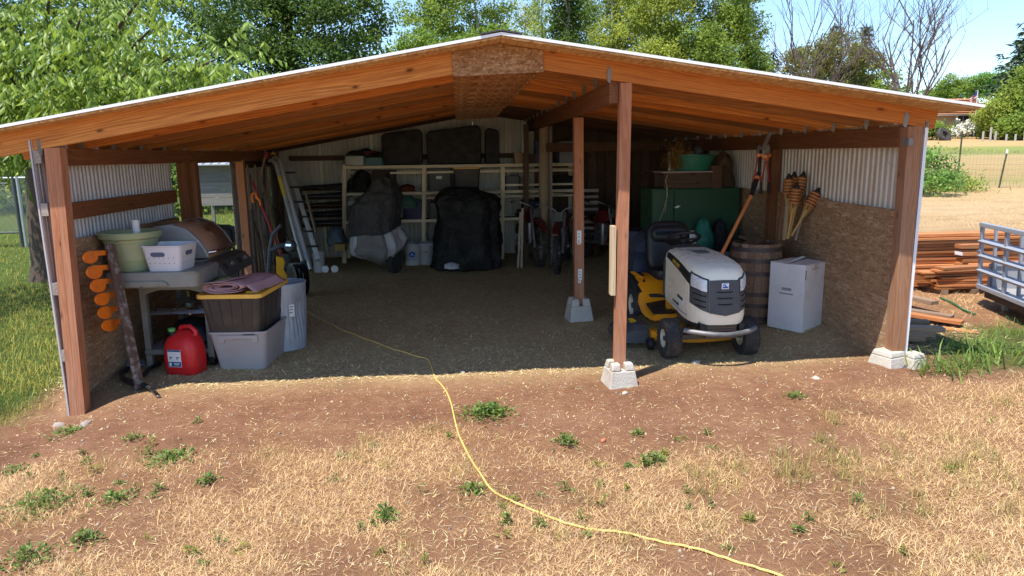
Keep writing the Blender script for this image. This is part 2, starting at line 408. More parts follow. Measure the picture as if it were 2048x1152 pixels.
# ------------------------------------------------------------------ shed
RX, YF, NR, SP = .352, 5.85, 13, .583       # ridge x, front rafter, rafters, spacing
YB = YF + SP*(NR-1) + .12                   # back wall ~12.97
XL, XR = -3.22, 3.93
SL, SR_ = .170, .149
EL, ER = -3.78, 4.17
def rz(x): return 2.905 - (SL*(RX-x) if x < RX else SR_*(x-RX))
def ye(x): return 5.66 - .03*(x+3.2)
shed = thing('shed', 'open-fronted timber pole shed with low gable roof and corrugated metal walls', 'shed', gp(.35, 9.3))
nL, nR = Vector((-SL, 0, 1)).normalized(), Vector((SR_, 0, 1)).normalized()
for k in range(NR):
    y = YF + SP*k
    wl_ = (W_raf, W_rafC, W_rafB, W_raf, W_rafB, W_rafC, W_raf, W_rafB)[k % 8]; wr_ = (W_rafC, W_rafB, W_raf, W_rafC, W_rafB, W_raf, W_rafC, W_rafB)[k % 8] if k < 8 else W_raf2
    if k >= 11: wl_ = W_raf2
    hl, hr = .172, .152
    lumber('rafter', shed, (EL+.05, y, rz(EL+.05)-.034-hl/2), (RX-.004, y, rz(RX)-.034-hl/2), .04, hl*.985, wl_)
    lumber('rafter', shed, (RX+.004, y, rz(RX)-.034-hr/2), (ER-.10, y, rz(ER-.10)-.034-hr/2), .04, hr*.99, wr_)
    # plywood gusset on the front face of every pair
    x0, x1 = RX-.375, RX+.352
    zb0, zb1 = 2.62 + random.uniform(-.01, .01), 2.655 + random.uniform(-.01, .01)
    o = MB().prism([(x0, 0, zb0), (x1, 0, zb1), (x1, 0, rz(x1)-.04), (RX, 0, rz(RX)-.04), (x0, 0, rz(x0)-.04)], (0, .012, 0)).build(
        'gusset', OSB_g if k < 8 else OSB_in, shed, world=Matrix.Translation((0, y-.0335, 0)))
# roof deck panels (underside and front edge show)
for side, (xa, xb, s) in (('l', (EL, RX, 1)), ('r', (RX, ER, -1))):
    cuts = [xa, xa+(1.34 if s == 1 else 2.2), xb]
    y0 = None
    for r_ in range(7):
        for c in range(2):
            a, b_ = cuts[c]+.002, cuts[c+1]-.002
            ya0 = ye(a)+.012 if r_ == 0 else 5.55+1.2*r_; yb0 = ye(b_)+.012 if r_ == 0 else 5.55+1.2*r_
            yy = min(5.55+1.2*(r_+1)-.004, YB+.25)
            za, zb = rz(a)-.034, rz(b_)-.034
            MB().add([(a, ya0, za), (b_, yb0, zb), (b_, yy, zb), (a, yy, za), (a, ya0, za+.014), (b_, yb0, zb+.014), (b_, yy, zb+.014), (a, yy, za+.014)],
                     [(3, 2, 1, 0), (4, 5, 6, 7), (0, 1, 5, 4), (1, 2, 6, 5), (2, 3, 7, 6), (3, 0, 4, 7)]).build('deck_panel', OSB_d, shed)
    # ribbed metal sheet on top
    mb = MB(); n = 36
    def prof(i):
        out = []
        for y in np.arange(5.5, YB+.3, .23): out += [(y, 0), (y+.19, 0), (y+.2, .018), (y+.22, .018)]
        return out
    pr = prof(0)
    for x in (xa, xb):
        mb.v += [(x, (y if i > 1 else ye(x)+(.0 if i == 0 else .1)), rz(x)-.018+h) for i, (y, h) in enumerate(pr)]
    q = len(pr); mb.f = [(i, i+1, q+i+1, q+i) for i in range(q-1)]; mb.m = [0]*len(mb.f)
    mb.build('roof_sheet', M_steelL, shed)
    # white rake trim on the front edge
    t = MB()
    def rk(x, dy, dz): return (x, ye(x)+dy, rz(x)+dz)
    xa_, xb_ = (xa-.015, xb) if s == 1 else (xa, xb+.015)
    t.add([rk(xa_, -.012, -.018), rk(xb_, -.012, -.018), rk(xb_, -.012, .004), rk(xa_, -.012, .004), rk(xa_, .09, .004), rk(xb_, .09, .004), rk(xb_, .09, .000), rk(xa_, .09, .000),
           rk(xa_, -.004, -.002), rk(xb_, -.004, -.002), rk(xb_, -.004, -.018), rk(xa_, -.004, -.018)],
          [(0, 1, 2, 3), (3, 2, 5, 4), (4, 5, 6, 7), (7, 6, 9, 8), (8, 9, 10, 11), (11, 10, 1, 0), (0, 3, 4, 7, 8, 11), (1, 10, 9, 6, 5, 2)])
    t.build('rake_trim', M_white, shed)
MB().add([(RX+dx, y, rz(RX+dx)+.022-.0*abs(dx)) for y in (ye(RX)-.02, YB+.3) for dx in (-.16, 0, .16)] + [(RX+dx, y, rz(RX+dx)+.012) for y in (ye(RX)-.02, YB+.3) for dx in (-.16, 0, .16)],
         [(0, 1, 4, 3), (1, 2, 5, 4), (6, 9, 10, 7), (7, 10, 11, 8), (0, 6, 7, 1), (1, 7, 8, 2), (0, 3, 9, 6), (2, 8, 11, 5), (3, 4, 10, 9), (4, 5, 11, 10)]).build('ridge_cap', M_cap, shed)

# posts
def ztop(x): return rz(x)-.034-(.172 if x < RX else .152)
def post(x, y, w, d, mt, top=None, zoff=0, lean=0): 
    t = top if top else ztop(x)-.003
    return lumber('post', shed, (x+lean, y, gz(x, y)-.06+zoff), (x, y, t), d, w, mt, up=(1, 0, 0))
# the near post is two boards nailed side by side
pb = A(152, 828, YF-.02)
for i, dx in enumerate((-.03, .03)):
    lumber('post', shed, (pb.x+.015+dx, YF+.02, pb.z-.1), (-3.155+dx, YF+.02, ztop(-3.155)-.004), .10, .058, W_post, up=(1, 0, 0))
pr0 = A(1790, 700, YF)
lumber('post', shed, (pr0.x+.01, YF+.02, pr0.z+.0), (3.88, YF+.02, ztop(3.88)-.004), .11, .125, W_postR, up=(1, 0, 0))
# centre row
pc = A(1239, 735, YF)
lumber('post', shed, (pc.x, YF+.02, pc.z-.005), (1.385, YF+.02, ztop(1.385)-.004), .095, .092, W_post, up=(1, 0, 0))
lumber('post_cleat', shed, (pc.x-.072, YF+.015, A(1220, 590, YF).z), (pc.x-.072, YF+.015, A(1220, 452, YF).z), .09, .038, W_pale, up=(1, 0, 0))
pm = G(1160, 600); pmy = 8.2
pmx = A(1158, 590, pmy).x
P_mid = lumber('post', shed, (pmx, pmy, gz(pmx, pmy)+.2), (A(1156, 240, pmy).x, pmy, 2.405), .105, .108, W_post, up=(1, 0, 0))
for (x0, x1, y0, y1) in ((1154, 1163, 461, 487), (1155, 1161, 478, 489), (1156, 1164, 538, 560), (1156, 1162, 556, 566)):
    a, b_ = A(x0, y1, pmy-.0555), A(x1, y0, pmy-.0555)
    if y0 == 478 or y0 == 556: a.y = b_.y = pmy-.057
    o = MB().box(((a.x+b_.x)/2, a.y, (a.z+b_.z)/2), (b_.x-a.x, .002, b_.z-a.z)).build('sticker', M_paper, shed)
    for q in range(3):
        zz = a.z+(b_.z-a.z)*(.25+.25*q)
        MB().box(((a.x+b_.x)/2-.004*q, a.y-.0018, zz), ((b_.x-a.x)*(.6-.1*q), .001, .006)).build('print', M_ink, o)
pq = A(1089, 540, 11.75)
prof = [(.085+.004*math.sin(z*5), z) for z in np.linspace(gz(pq.x, 11.75)-.1, 2.62, 14)]
W_log = wood('old_pole', (.20, .145, .085), (.38, .29, .19), ring=14, stretch=1, knots=False)
MB().lathe(prof, 18, Matrix.Translation((pq.x, 11.75, 0))).build('round_post', W_log, shed, smooth=60)
lumber('post', shed, (pq.x+.115, 11.78, gz(pq.x, 11.8)-.05), (pq.x+.115, 11.78, 2.45), .04, .05, W_block, up=(1, 0, 0))
lumber('post', shed, (A(1052, 480, 12.2).x, 12.2, .15), (A(1052, 280, 12.2).x, 12.2, 2.5), .08, .09, W_dark, up=(1, 0, 0))
# beams
BX = 1.295
lumber('beam', shed, (BX, YF+.03, ztop(BX)-.004-.085), (BX, 11.66, ztop(BX)-.004-.085), .075, .17, W_beam)
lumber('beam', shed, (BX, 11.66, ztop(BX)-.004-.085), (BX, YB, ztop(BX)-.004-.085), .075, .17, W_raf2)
lumber('beam', shed, (-3.2, YF+.1, ztop(-3.2)-.004-.065), (-3.2, YB-.02, ztop(-3.2)-.004-.065), .06, .14, W_beam)
lumber('beam', shed, (3.83, YF+.07, ztop(3.83)-.004-.09), (3.83, YB-.02, ztop(3.83)-.004-.09), .06, .18, W_beam)
# left wall: second post, door posts, girts
for (y, w, mt) in ((8.56, .14, W_beam), (8.83, .11, W_beam), (10.74, .10, W_post), (YB-.12, .12, W_dark)):
    lumber('post', shed, (-3.2, y, gz(-3.2, y)-.08), (-3.2, y, 1.975), w, .11, mt, up=(1, 0, 0))
lumber('door_header', shed, (-3.2, 8.9, 1.96), (-3.2, 10.69, 1.96), .05, .03, W_pale)
lumber('girt', shed, (-3.30, YF+.11, 1.575), (-3.30, 8.49, 1.575), .045, .14, W_beam)
lumber('girt', shed, (-3.30, 7.6, 1.30), (-3.30, 8.49, 1.30), .04, .06, W_beam)
for zz in (2.03, 1.62, .98, .42):                       # girt ends outside the near post
    lumber('girt_end', shed, (-3.272, YF-.03, zz), (-3.272, YF+.09, zz), .05, .10, W_block)
lumber('girt', shed, (-3.30, 10.8, 1.9), (-3.30, YB-.2, 1.9), .045, .1, W_dark)
# right wall posts
lumber('post', shed, (3.84, 8.38, gz(3.84, 8.38)-.05), (3.84, 8.38, 2.02), .10, .12, W_beam, up=(1, 0, 0))
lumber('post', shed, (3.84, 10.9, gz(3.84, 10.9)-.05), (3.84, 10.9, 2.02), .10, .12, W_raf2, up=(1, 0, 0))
for zz in (2.06, 1.1, .5, .16):
    lumber('girt_end', shed, (3.962, YF+.0, zz), (3.962, YF+.3, zz), .03, .09, W_block)

# corrugated walls, one sheet after another
def corr(parent, p0, p1, zb, zt, mt, ribs, depth=.014, nrm_=(1, 0, 0), name='wall_sheet'):
    p0, p1 = Vector(p0), Vector(p1); N = Vector(nrm_); mb = MB(); pts = []
    L = (p1-p0).length
    for i in range(ribs):
        for u, h in ((0, 0), (.42, 0), (.55, 1), (.87, 1)):
            pts.append((p0 + (p1-p0)*((i+u)/ribs), h))
    pts.append((p1, 0))
    fz = zt if callable(zt) else (lambda p: zt); fb = zb if callable(zb) else (lambda p: zb)
    for p, h in pts: mb.v.append(tuple(Vector((p.x, p.y, fb(p))) + N*(depth*h)))
    for p, h in pts: mb.v.append(tuple(Vector((p.x, p.y, fz(p))) + N*(depth*h)))
    q = len(pts); mb.f = [(i, i+1, q+i+1, q+i) for i in range(q-1)]; mb.m = [0]*len(mb.f)
    return mb.build(name, mt, parent, solid=.0015)
ys = [5.82, 6.75, 7.68, 8.60]
for a, b_ in zip(ys[:-1], ys[1:]): corr(shed, (-3.365 if a > 6 else -3.30, a, 0), (-3.365, b_-.003, 0), lambda p: gz(-3.2, p.y)-.02, 2.16, M_steelL, 13, nrm_=(-1, 0, 0))
for a, b_ in ((10.78, 11.6), (11.6, 12.3), (12.3, YB)): corr(shed, (-3.365, a, 0), (-3.365, b_-.003, 0), lambda p: gz(-3.2, p.y)-.02, 2.16, M_steelL, 11, nrm_=(-1, 0, 0))
ys = [5.9, 6.8, 7.7, 8.6, 9.5, 10.4, 11.3, 12.2, YB]
for i, (a, b_) in enumerate(zip(ys[:-1], ys[1:])): corr(shed, (3.92, a, 0), (3.92, b_-.003, 0), lambda p: gz(3.92, p.y)-.02, 2.22, M_steelR if i < 5 else M_steelB, 11, nrm_=(1, 0, 0))
xs = list(np.linspace(-3.36, 3.92, 9))
for i, (a, b_) in enumerate(zip(xs[:-1], xs[1:])):
    bk = a > 1.6
    corr(shed, (a, YB, 0), (b_-.003, YB, 0), 0.1, lambda p: rz(p.x)-.05, M_steelB, 11, nrm_=(0, 1, 0))
for i in range(15):                                    # dark boards close the right bay
    x = 1.47+i*.166
    lumber('back_board', shed, (x, YB-.02, .1), (x, YB-.02, rz(x)-.05), .02, .16, W_dark, up=(1, 0, 0))
lumber('girt', shed, (-3.0, YB-.03, 1.98), (1.2, YB-.03, 1.98), .04, .09, W_dark)
lumber('girt', shed, (1.4, 11.2, 2.10), (3.78, 11.2, 2.10), .05, .14, W_raf2)
# white corner trim outside the right post, grey outside the left one
MB().box((3.975, YF+.03, 1.13), (.006, .10, 2.2)).box((3.99, YF-.017, 1.13), (.035, .006, 2.2)).build('corner_trim', M_white, shed)
MB().bar((-3.305, YF+.02, -.15), (-3.318, YF+.02, 2.16), .10, .012, up=(1, 0, 0)).build('corner_trim', mat('grey_trim', (.50, .47, .48), .5, .1, bump=.03, dirt=(.4, .32, .28), damt=.4), shed)
# osb lining
for a, b_ in ((5.95, 7.30), (7.304, 8.49)):
    MB().add([(x, y, z) for x in (-3.29, -3.278) for y, z in ((a, gz(-3.15, a)-.03), (b_, gz(-3.15, b_)-.03), (b_, 1.31), (a, 1.35))],
             [(0, 1, 2, 3), (7, 6, 5, 4), (0, 4, 5, 1), (1, 5, 6, 2), (2, 6, 7, 3), (3, 7, 4, 0)]).build('lining_board', OSB_in, shed)
for a, b_, zt_ in ((5.93, 7.13, 1.47), (7.134, 8.31, 1.50), (8.45, 9.6, 1.5), (9.604, 10.8, 1.5)):
    MB().add([(x, y, z) for x in (3.868, 3.880) for y, z in ((a, gz(3.87, a)-.03), (b_, gz(3.87, b_)-.03), (b_, zt_+.01), (a, zt_))],
             [(0, 1, 2, 3), (7, 6, 5, 4), (0, 4, 5, 1), (1, 5, 6, 2), (2, 6, 7, 3), (3, 7, 4, 0)]).build('lining_board', OSB_in, shed)
# rafter ties
tie_v = MB().prism([(-.012, 0, -.045), (.010, 0, -.06), (.024, 0, 0), (.024, 0, .05), (.004, 0, .075), (-.012, 0, .05), (-.016, 0, 0)], (0, .0016, 0)).mesh('rafter_tie')
tie_v.materials.append(M_galv)
for k in range(NR):
    y = YF + SP*k
    for x, rz_ in ((-3.235, .3), (BX-.055, .25), (3.79, -.5)):
        if k == 0 and x < 0: x = -3.245; rz_ = .9
        o = bpy.data.objects.new('rafter_tie', tie_v); COL.objects.link(o)
        o.matrix_basis = place((x, y-.028, ztop(x)+(.03 if x > 0 else .01)), rz_); setp(o, shed)
bk = A(1803, 282, YF+.05)
MB().box((3.80, YF-.04, 2.06), (.004, .09, .06)).box((3.83, YF-.045, 2.06), (.07, .003, .06)).build('bracket', M_galv, shed)

# pier blocks
def pier(px, y, w, label, rz_=0, h=.2, x=None, notch=True):
    x = x if x is not None else px
    z = gz(x, y)
    e = MB()
    a = w/2; c = w*.33; b_ = a-(a-c)*.68
    e.loft([[(-a, -a, -.05), (a, -a, -.05), (a, a, -.05), (-a, a, -.05)], [(-b_, -b_, h*.68), (b_, -b_, h*.68), (b_, b_, h*.68), (-b_, b_, h*.68)]])
    g = .022                                            # four raised corners leave the crossed notch
    if not notch: e.loft([[(-b_, -b_, h*.675), (b_, -b_, h*.675), (b_, b_, h*.675), (-b_, b_, h*.675)], [(-c, -c, h), (c, -c, h), (c, c, h), (-c, c, h)]])
    for sx in (-1, 1) if notch else ():
        for sy in (-1, 1):
            e.loft([[(sx*g, sy*g, h*.675), (sx*b_, sy*g, h*.675), (sx*b_, sy*b_, h*.675), (sx*g, sy*b_, h*.675)][::sx*sy],
                    [(sx*g, sy*g, h), (sx*c, sy*g, h), (sx*c, sy*c, h), (sx*g, sy*c, h)][::sx*sy]])
    o = e.build('pier_block', M_conc, None, world=place((x, y, z), rz_), bevel=.012, segs=3)
    return tag(o, label, 'pier block', 'concrete pier blocks under the shed posts')
pier(None, YF+.0, .28, 'sunlit concrete pier block under the front centre post', .12, x=pc.x, h=pc.z-gz(pc.x, YF)+.06)
pier(None, pmy, .31, 'shaded concrete pier block under the middle post beside the riding mower', .1, x=pmx, h=.27)
pier(None, YF+.02, .27, 'pale concrete pier block half buried under the right front post', .35, x=3.86, h=.15, notch=False)
pier(None, YF-.04, .18, 'small pale concrete block beside the white corner trim of the shed', .2, x=4.06, h=.13, notch=False)
# ------------------------------------------------------------------ ground
def cover(x, y):
    """(dry grass, green grass) cover 0..1 of the ground"""
    n = math.sin(x*1.7+y*.6)*.5+math.sin(x*.63-y*1.31+2)*.5+math.sin(x*3.1+y*2.7)*.25
    n2 = math.sin(x*5.3-y*4.1+1)*.5+math.sin(x*2.2+y*6.3)*.5
    inside = (1-sstep(3.85, 4.3, x))*sstep(-3.7, -3.3, x)
    e = 4.78 + .25*n - .12*x*(x > 0) + .10*max(0, x-2.3)*3
    dry = 1-sstep(e-.55, e+.3, y+.18*n2)
    if x > 2.3: dry = max(dry, (1-sstep(5.0, 5.6, y+.2*n2))*sstep(2.3, 3.2, x))
    n3 = math.sin(x*2.9-y*2.3+.7)+math.sin(x*7.7+y*5.1)*.6+math.sin(x*1.3+y*9.1)*.5
    dry *= .28+.72*sstep(-1.0, .9, n3+n*.5+(.5 if x > 1.5 else .15))
    far = sstep(6.5, 8.5, y)*max(sstep(4.2, 4.6, x), 0)
    dry = max(dry, far*(.75+.25*n2))
    green = sstep(-3.4, -3.9, x+.15*n2)*sstep(5.0, 5.9, y+.3*n)
    g2 = sstep(4.2, 4.9, x+.2*n2)*sstep(5.1, 5.6, y+.2*n)*(1-sstep(6.4, 7.2, y))
    if y > 13.2 and x < 4.5: green = max(green, .9)
    return max(0, min(1, dry*(1-green))), max(0, min(1, max(green, g2*.8)))
def axis(segs):
    out = []
    for a, b_, n in segs: out += list(np.linspace(a, b_, n, endpoint=False))
    return np.array(out+[segs[-1][1]])
gxs = axis([(-300, -40, 14), (-40, -8, 24), (-8, 8, 200), (8, 40, 24), (40, 300, 14)])
gys = axis([(-20, 1.5, 6), (1.5, 8, 150), (8, 15, 50), (15, 60, 45), (60, 400, 24)])
mounds = [(3.55, 5.75, .05, .28), (3.3, 5.62, .04, .18), (2.9, 4.9, .025, .2), (-3.4, 5.1, .03, .3)]
def relief(x, y):
    if y > 15 or abs(x) > 9: return 0
    r_ = .010*math.sin(x*3.1+y*1.3)*math.sin(y*2.7-x*.8)+.007*math.sin(x*9.7+1)*math.sin(y*8.3)
    for mx, my, h, w in mounds: r_ += h*math.exp(-((x-mx)**2+(y-my)**2)/w**2)
    return r_*.8
V = np.array([(x, y, gz(x, y)+relief(x, y)) for y in gys for x in gxs])
nx_ = len(gxs)
F = np.array([(j*nx_+i, j*nx_+i+1, (j+1)*nx_+i+1, (j+1)*nx_+i) for j in range(len(gys)-1) for i in range(nx_-1)])
gm = np_mesh('ground', V, F)
ca = gm.attributes.new('cover', 'FLOAT_COLOR', 'POINT')
cv = np.zeros((len(V), 4), np.float32)
for i, (x, y, z) in enumerate(V):
    d, g = cover(x, y); cv[i] = (d, g, sstep(5.6, 6.7, y)*sstep(-3.6, -3.2, x)*(1-sstep(3.9, 4.3, x)), 1)
ca.data.foreach_set('color', cv.ravel())
mt, nt, b = _new('ground')
tc = _n(nt, 'ShaderNodeTexCoord'); ob = tc.outputs['Object']
at = _n(nt, 'ShaderNodeAttribute', attribute_name='cover'); se = _n(nt, 'ShaderNodeSeparateColor'); nt.links.new(at.outputs['Color'], se.inputs[0])
big = _noise(nt, ob, 1.1, 6, .6); mid = _noise(nt, ob, 9, 6, .65); fine = _noise(nt, ob, 70, 4, .7); grit = _noise(nt, ob, 190, 3, .7)
dirt = _ramp(nt, _mix(nt, .45, big, mid), [(.30, (.20, .094, .053)), (.5, (.35, .175, .10)), (.70, (.48, .27, .16))])
dirt = _mix(nt, _ramp(nt, grit, [(.58, 0.0), (.72, .8)]), dirt, (.52, .36, .25))
dirt = _mix(nt, _ramp(nt, fine, [(.3, .65), (.45, 0.0)]), dirt, (.10, .055, .035))
# floor inside the shed: trodden earth with straw, colour lightened to offset the shade
floor = _ramp(nt, _mix(nt, .5, big, mid), [(.3, (.42, .26, .125)), (.55, (.60, .41, .21)), (.72, (.70, .52, .29))])
v2 = _n(nt, 'ShaderNodeMapping'); nt.links.new(ob, v2.inputs[0]); v2.inputs['Scale'].default_value = (1, 3, 1); v2.inputs['Rotation'].default_value = (0, 0, .5)
strw = _noise(nt, v2.outputs[0], 75, 5, .75, 1.5)
floor = _mix(nt, _ramp(nt, strw, [(.50, 0.0), (.62, .8)]), floor, (.76, .62, .34))
base = _mix(nt, se.outputs[2], dirt, floor)
dry = _ramp(nt, strw, [(.3, (.24, .115, .05)), (.5, (.48, .27, .12)), (.68, (.68, .44, .22))])
base = _mix(nt, _mix(nt, .55, se.outputs[0], _ramp(nt, mid, [(.35, 0.0), (.6, 1.0)]), 'MULTIPLY'), base, dry)
grn = _ramp(nt, mid, [(.3, (.035, .06, .015)), (.6, (.10, .16, .035)), (.75, (.22, .19, .07))])
base = _mix(nt, se.outputs[1], base, grn)
# far field: strips of dry stalks, mown stubble and a green ditch
sx_ = _n(nt, 'ShaderNodeSeparateXYZ'); nt.links.new(ob, sx_.inputs[0])
fy = _n(nt, 'ShaderNodeMapRange'); nt.links.new(sx_.outputs[1], fy.inputs[0]); fy.inputs[1].default_value = 8; fy.inputs[2].default_value = 98
fs = _n(nt, 'ShaderNodeMapping'); nt.links.new(ob, fs.inputs[0]); fs.inputs['Scale'].default_value = (.5, 1.4, 1)
fn = _noise(nt, fs.outputs[0], 1.2, 8, .7)
wob = _n(nt, 'ShaderNodeMath', operation='MULTIPLY_ADD'); nt.links.new(fn, wob.inputs[0]); wob.inputs[1].default_value = .05; nt.links.new(fy.outputs[0], wob.inputs[2])
fc = _ramp(nt, wob.outputs[0], [(.05, (.50, .33, .17)), (.14, (.56, .40, .23)), (.20, (.52, .37, .19)), (.235, (.33, .29, .11)), (.27, (.40, .29, .13)), (.42, (.42, .31, .15)), (.46, (.20, .25, .075)), (.55, (.23, .27, .08)), (.60, (.47, .32, .15)), (.85, (.45, .28, .13)), (.92, (.16, .2, .05))])
fc = _mix(nt, _ramp(nt, fn, [(.35, .45), (.55, 0.0)]), fc, (.30, .20, .10))
ff = _n(nt, 'ShaderNodeMapRange'); nt.links.new(sx_.outputs[1], ff.inputs[0]); ff.inputs[1].default_value = 10; ff.inputs[2].default_value = 12.5
fx = _n(nt, 'ShaderNodeMapRange'); nt.links.new(sx_.outputs[0], fx.inputs[0]); fx.inputs[1].default_value = 3.9; fx.inputs[2].default_value = 4.6
fm = _n(nt, 'ShaderNodeMath', operation='MULTIPLY'); nt.links.new(ff.outputs[0], fm.inputs[0]); nt.links.new(fx.outputs[0], fm.inputs[1])
base = _mix(nt, fm.outputs[0], base, fc)
nt.links.new(base, b.inputs['Base Color']); b.inputs['Roughness'].default_value = .95; b.inputs['Specular IOR Level'].default_value = .1
hh = _mix(nt, .5, _mix(nt, .5, mid, fine), grit); _bump(nt, hh, 1.0, .045, b)
go = link_mesh('ground', gm, mt, smooth=180); go['kind'] = 'structure'

# ------------------------------------------------------------------ grass, straw, gravel
def ground_at(P): return np.array([gz(x, y)+relief(x, y) for x, y in P])
def near_pts(n, box, dens, pw=1.0):
    """points inside box=(x0,x1,y0,y1), thinned by dens(x,y) 0..1, denser towards the camera"""
    x0, x1, y0, y1 = box; P = []
    X = rng.uniform(x0, x1, n); U = rng.uniform(0, 1, n); Y = y0+(y1-y0)*U**pw; K = rng.uniform(0, 1, n)
    keep = np.array([k < dens(x, y) and abs(x-.073*y) < .79*y+.5 for x, y, k in zip(X, Y, K)])
    return np.stack([X[keep], Y[keep]], 1)
def stuff(name, V, F, attr, mt, label, cat, smooth=None):
    o = link_mesh(name, np_mesh(name, V, F, attr), mt); return tag(o, label, cat, kind='stuff')
M_straw = leafmat('straw', (.64, .45, .27), .6, .15, .8, .15)
M_strawg = leafmat('straw_green', (.30, .27, .10), .45, .2, .7, .2)
M_green = leafmat('lawn_blade', (.30, .30, .07), .45, .35, .6, .25)
M_weed = leafmat('weed_leaf', (.12, .20, .045), .4, .3, .5, .35)
P = near_pts(320000, (-4.8, 5.6, 2.6, 5.9), lambda x, y: cover(x, y)[0]**1.7*.95, 1.35)
n = len(P); P3 = np.column_stack([P, ground_at(P)+rng.uniform(0, .012, n)])
h = rng.gamma(2.2, .0135, n)+.009; V, F = blades(P3, h, rng.uniform(.0010, .0028, n), rng.uniform(.72, .999, n))
stuff('dry_grass', V, F, np.repeat(np.clip(rng.normal(.5, .28, n), 0, 1), 5), M_straw, 'flattened dry straw-coloured grass over the dirt in front of the shed', 'grass')
# sparser bits lying over bare soil and the shed floor
P = near_pts(130000, (-4.5, 5.5, 3.2, 12.5), lambda x, y: (.16 if y < 6.1 else .85)*(1-cover(x, y)[0])*(1-cover(x, y)[1]), 1.6)
n = len(P); P3 = np.column_stack([P, ground_at(P)+.003]); V, F = blades(P3, rng.uniform(.01, .06, n)*np.where(P[:, 1] > 6.2, 1.5, 1), rng.uniform(.0015, .004, n)*np.where(P[:, 1] > 6.2, 1.9, 1), rng.uniform(.975, .999, n))
stuff('straw_litter', V, F, np.repeat(rng.uniform(0, 1, n), 5), leafmat('litter', (.82, .68, .40), .4, .1, .8, .15), 'loose bits of straw strewn over the trodden earth floor', 'straw')
# tufts that stayed greenish
cent = np.column_stack([rng.uniform(-3.6, 4.6, 150), 2.7+2.4*rng.uniform(0, 1, 150)**1.2])
cent = np.array([c for c in cent if (cover(*c)[0] > .35) and (c[0] > .4 or rng.uniform() < .45)])
cent = np.vstack([cent, np.column_stack([rng.normal(2.3, .4, 30), rng.normal(4.0, .22, 30)]), np.column_stack([rng.normal(3.1, .4, 24), rng.normal(3.7, .22, 24)])])
P = np.vstack([c+rng.normal(0, rng.uniform(.02, .07), (rng.integers(14, 50), 2)) for c in cent]); n = len(P); P3 = np.column_stack([P, ground_at(P)])
V, F = blades(P3, rng.gamma(4, .016, n)+.02, rng.uniform(.002, .004, n), rng.uniform(.1, .8, n))
stuff('green_tufts', V, F, np.repeat(rng.uniform(0, 1, n), 5), M_strawg, 'half-green grass tufts scattered through the dry grass', 'grass')
# lawn at the left side and behind
P = near_pts(150000, (-14, -3.28, 4.9, 22), lambda x, y: cover(x, y)[1]*(1 if y < 11 else .6), 2.0); n = len(P)
P3 = np.column_stack([P, ground_at(P)]); V, F = blades(P3, rng.gamma(4, .014, n)+.02, rng.uniform(.004, .008, n), rng.uniform(.1, .85, n))
stuff('lawn_grass', V, F, np.repeat(np.clip(rng.normal(.5, .3, n), 0, 1), 5), M_green, 'mown green lawn running along the outside of the shed', 'grass')
# rough tall grass by the scrap lumber
P = near_pts(26000, (3.95, 6.6, 5.0, 7.6), lambda x, y: cover(x, y)[1]*.6*sstep(.35, .85, .5+.5*math.sin(x*4.1)*math.sin(y*5.2+1)), 1.2); n = len(P)
P3 = np.column_stack([P, ground_at(P)]); V, F = blades(P3, rng.gamma(3, .024, n)+.02, rng.uniform(.004, .008, n), rng.uniform(.4, .98, n))
stuff('tall_grass', V, F, np.repeat(rng.uniform(0, 1, n), 5), leafmat('tall_grass_blade', (.14, .24, .05), .5, .35, .55, .3), 'long green grass sprawling beside the scrap lumber pile', 'grass')
# stubble of the field behind the lumber
P = near_pts(130000, (4.1, 18, 6.6, 24), lambda x, y: .9*cover(x, y)[0]*sstep(-.9, .5, math.sin(x*1.3+y*.7)+math.sin(x*.6-y*1.9)+.6), 1.5); n = len(P)
P3 = np.column_stack([P, ground_at(P)]); V, F = blades(P3, rng.gamma(2.5, .017, n)+.015, rng.uniform(.003, .007, n), rng.uniform(.7, .995, n))
stuff('field_stubble', V, F, np.repeat(rng.uniform(0, 1, n), 5), leafmat('stubble', (.60, .43, .24), .35, .15, .8, .15), 'pale dry stubble covering the field beyond the trailer', 'grass')
P = near_pts(26000, (4.5, 40, 22, 64), lambda x, y: (.3 if y < 26 else (.9 if 46 < y < 56 else .0)), 1.0); n = len(P)
P3 = np.column_stack([P, ground_at(P)]); V, F = blades(P3, rng.gamma(3, .04, n)+.05, rng.uniform(.012, .03, n), rng.uniform(.1, .7, n))
gsel = np.array([.95 if (46 < y < 57) else (.75 if y < 28 else .1) for x, y in P])
stuff('ditch_grass', V, F, np.repeat(np.clip(gsel*.6+rng.uniform(-.1, .4, n), 0, 1), 5), leafmat('ditch_blade', (.26, .25, .085), .4, .25, .7, .2), 'rough grass along the wire fence and the ditch', 'grass')
# gravel
n = 9000; P = np.column_stack([rng.uniform(-4.2, 4.6, n), rng.uniform(2.8, 9.0, n)]); P = P[[cover(*p)[1] < .3 and rng.uniform() < (.35 if cover(*p)[0] > .5 else 1) for p in P]]; n = len(P)
oct_ = np.array([(1, 0, 0), (0, 1, 0), (-1, 0, 0), (0, -1, 0), (0, 0, .8), (0, 0, -.8)], float); of = np.array([(0, 1, 4), (1, 2, 4), (2, 3, 4), (3, 0, 4), (1, 0, 5), (2, 1, 5), (3, 2, 5), (0, 3, 5)])
s = np.minimum(.017, .002+rng.gamma(.9, .0042, n))[:, None, None]
V = (np.column_stack([P, ground_at(P)])[:, None, :] + oct_[None]*s*rng.uniform(.6, 1.35, (n, 6, 3))).reshape(-1, 3)
F = (np.arange(n)[:, None, None]*6+of[None]).reshape(-1, 3)
stuff('gravel', V, F, np.repeat(rng.uniform(0, 1, n), 6), leafmat('pebble', (.33, .25, .19), .4, 0, .85, .2), 'small pale pebbles scattered over the bare dirt', 'gravel')
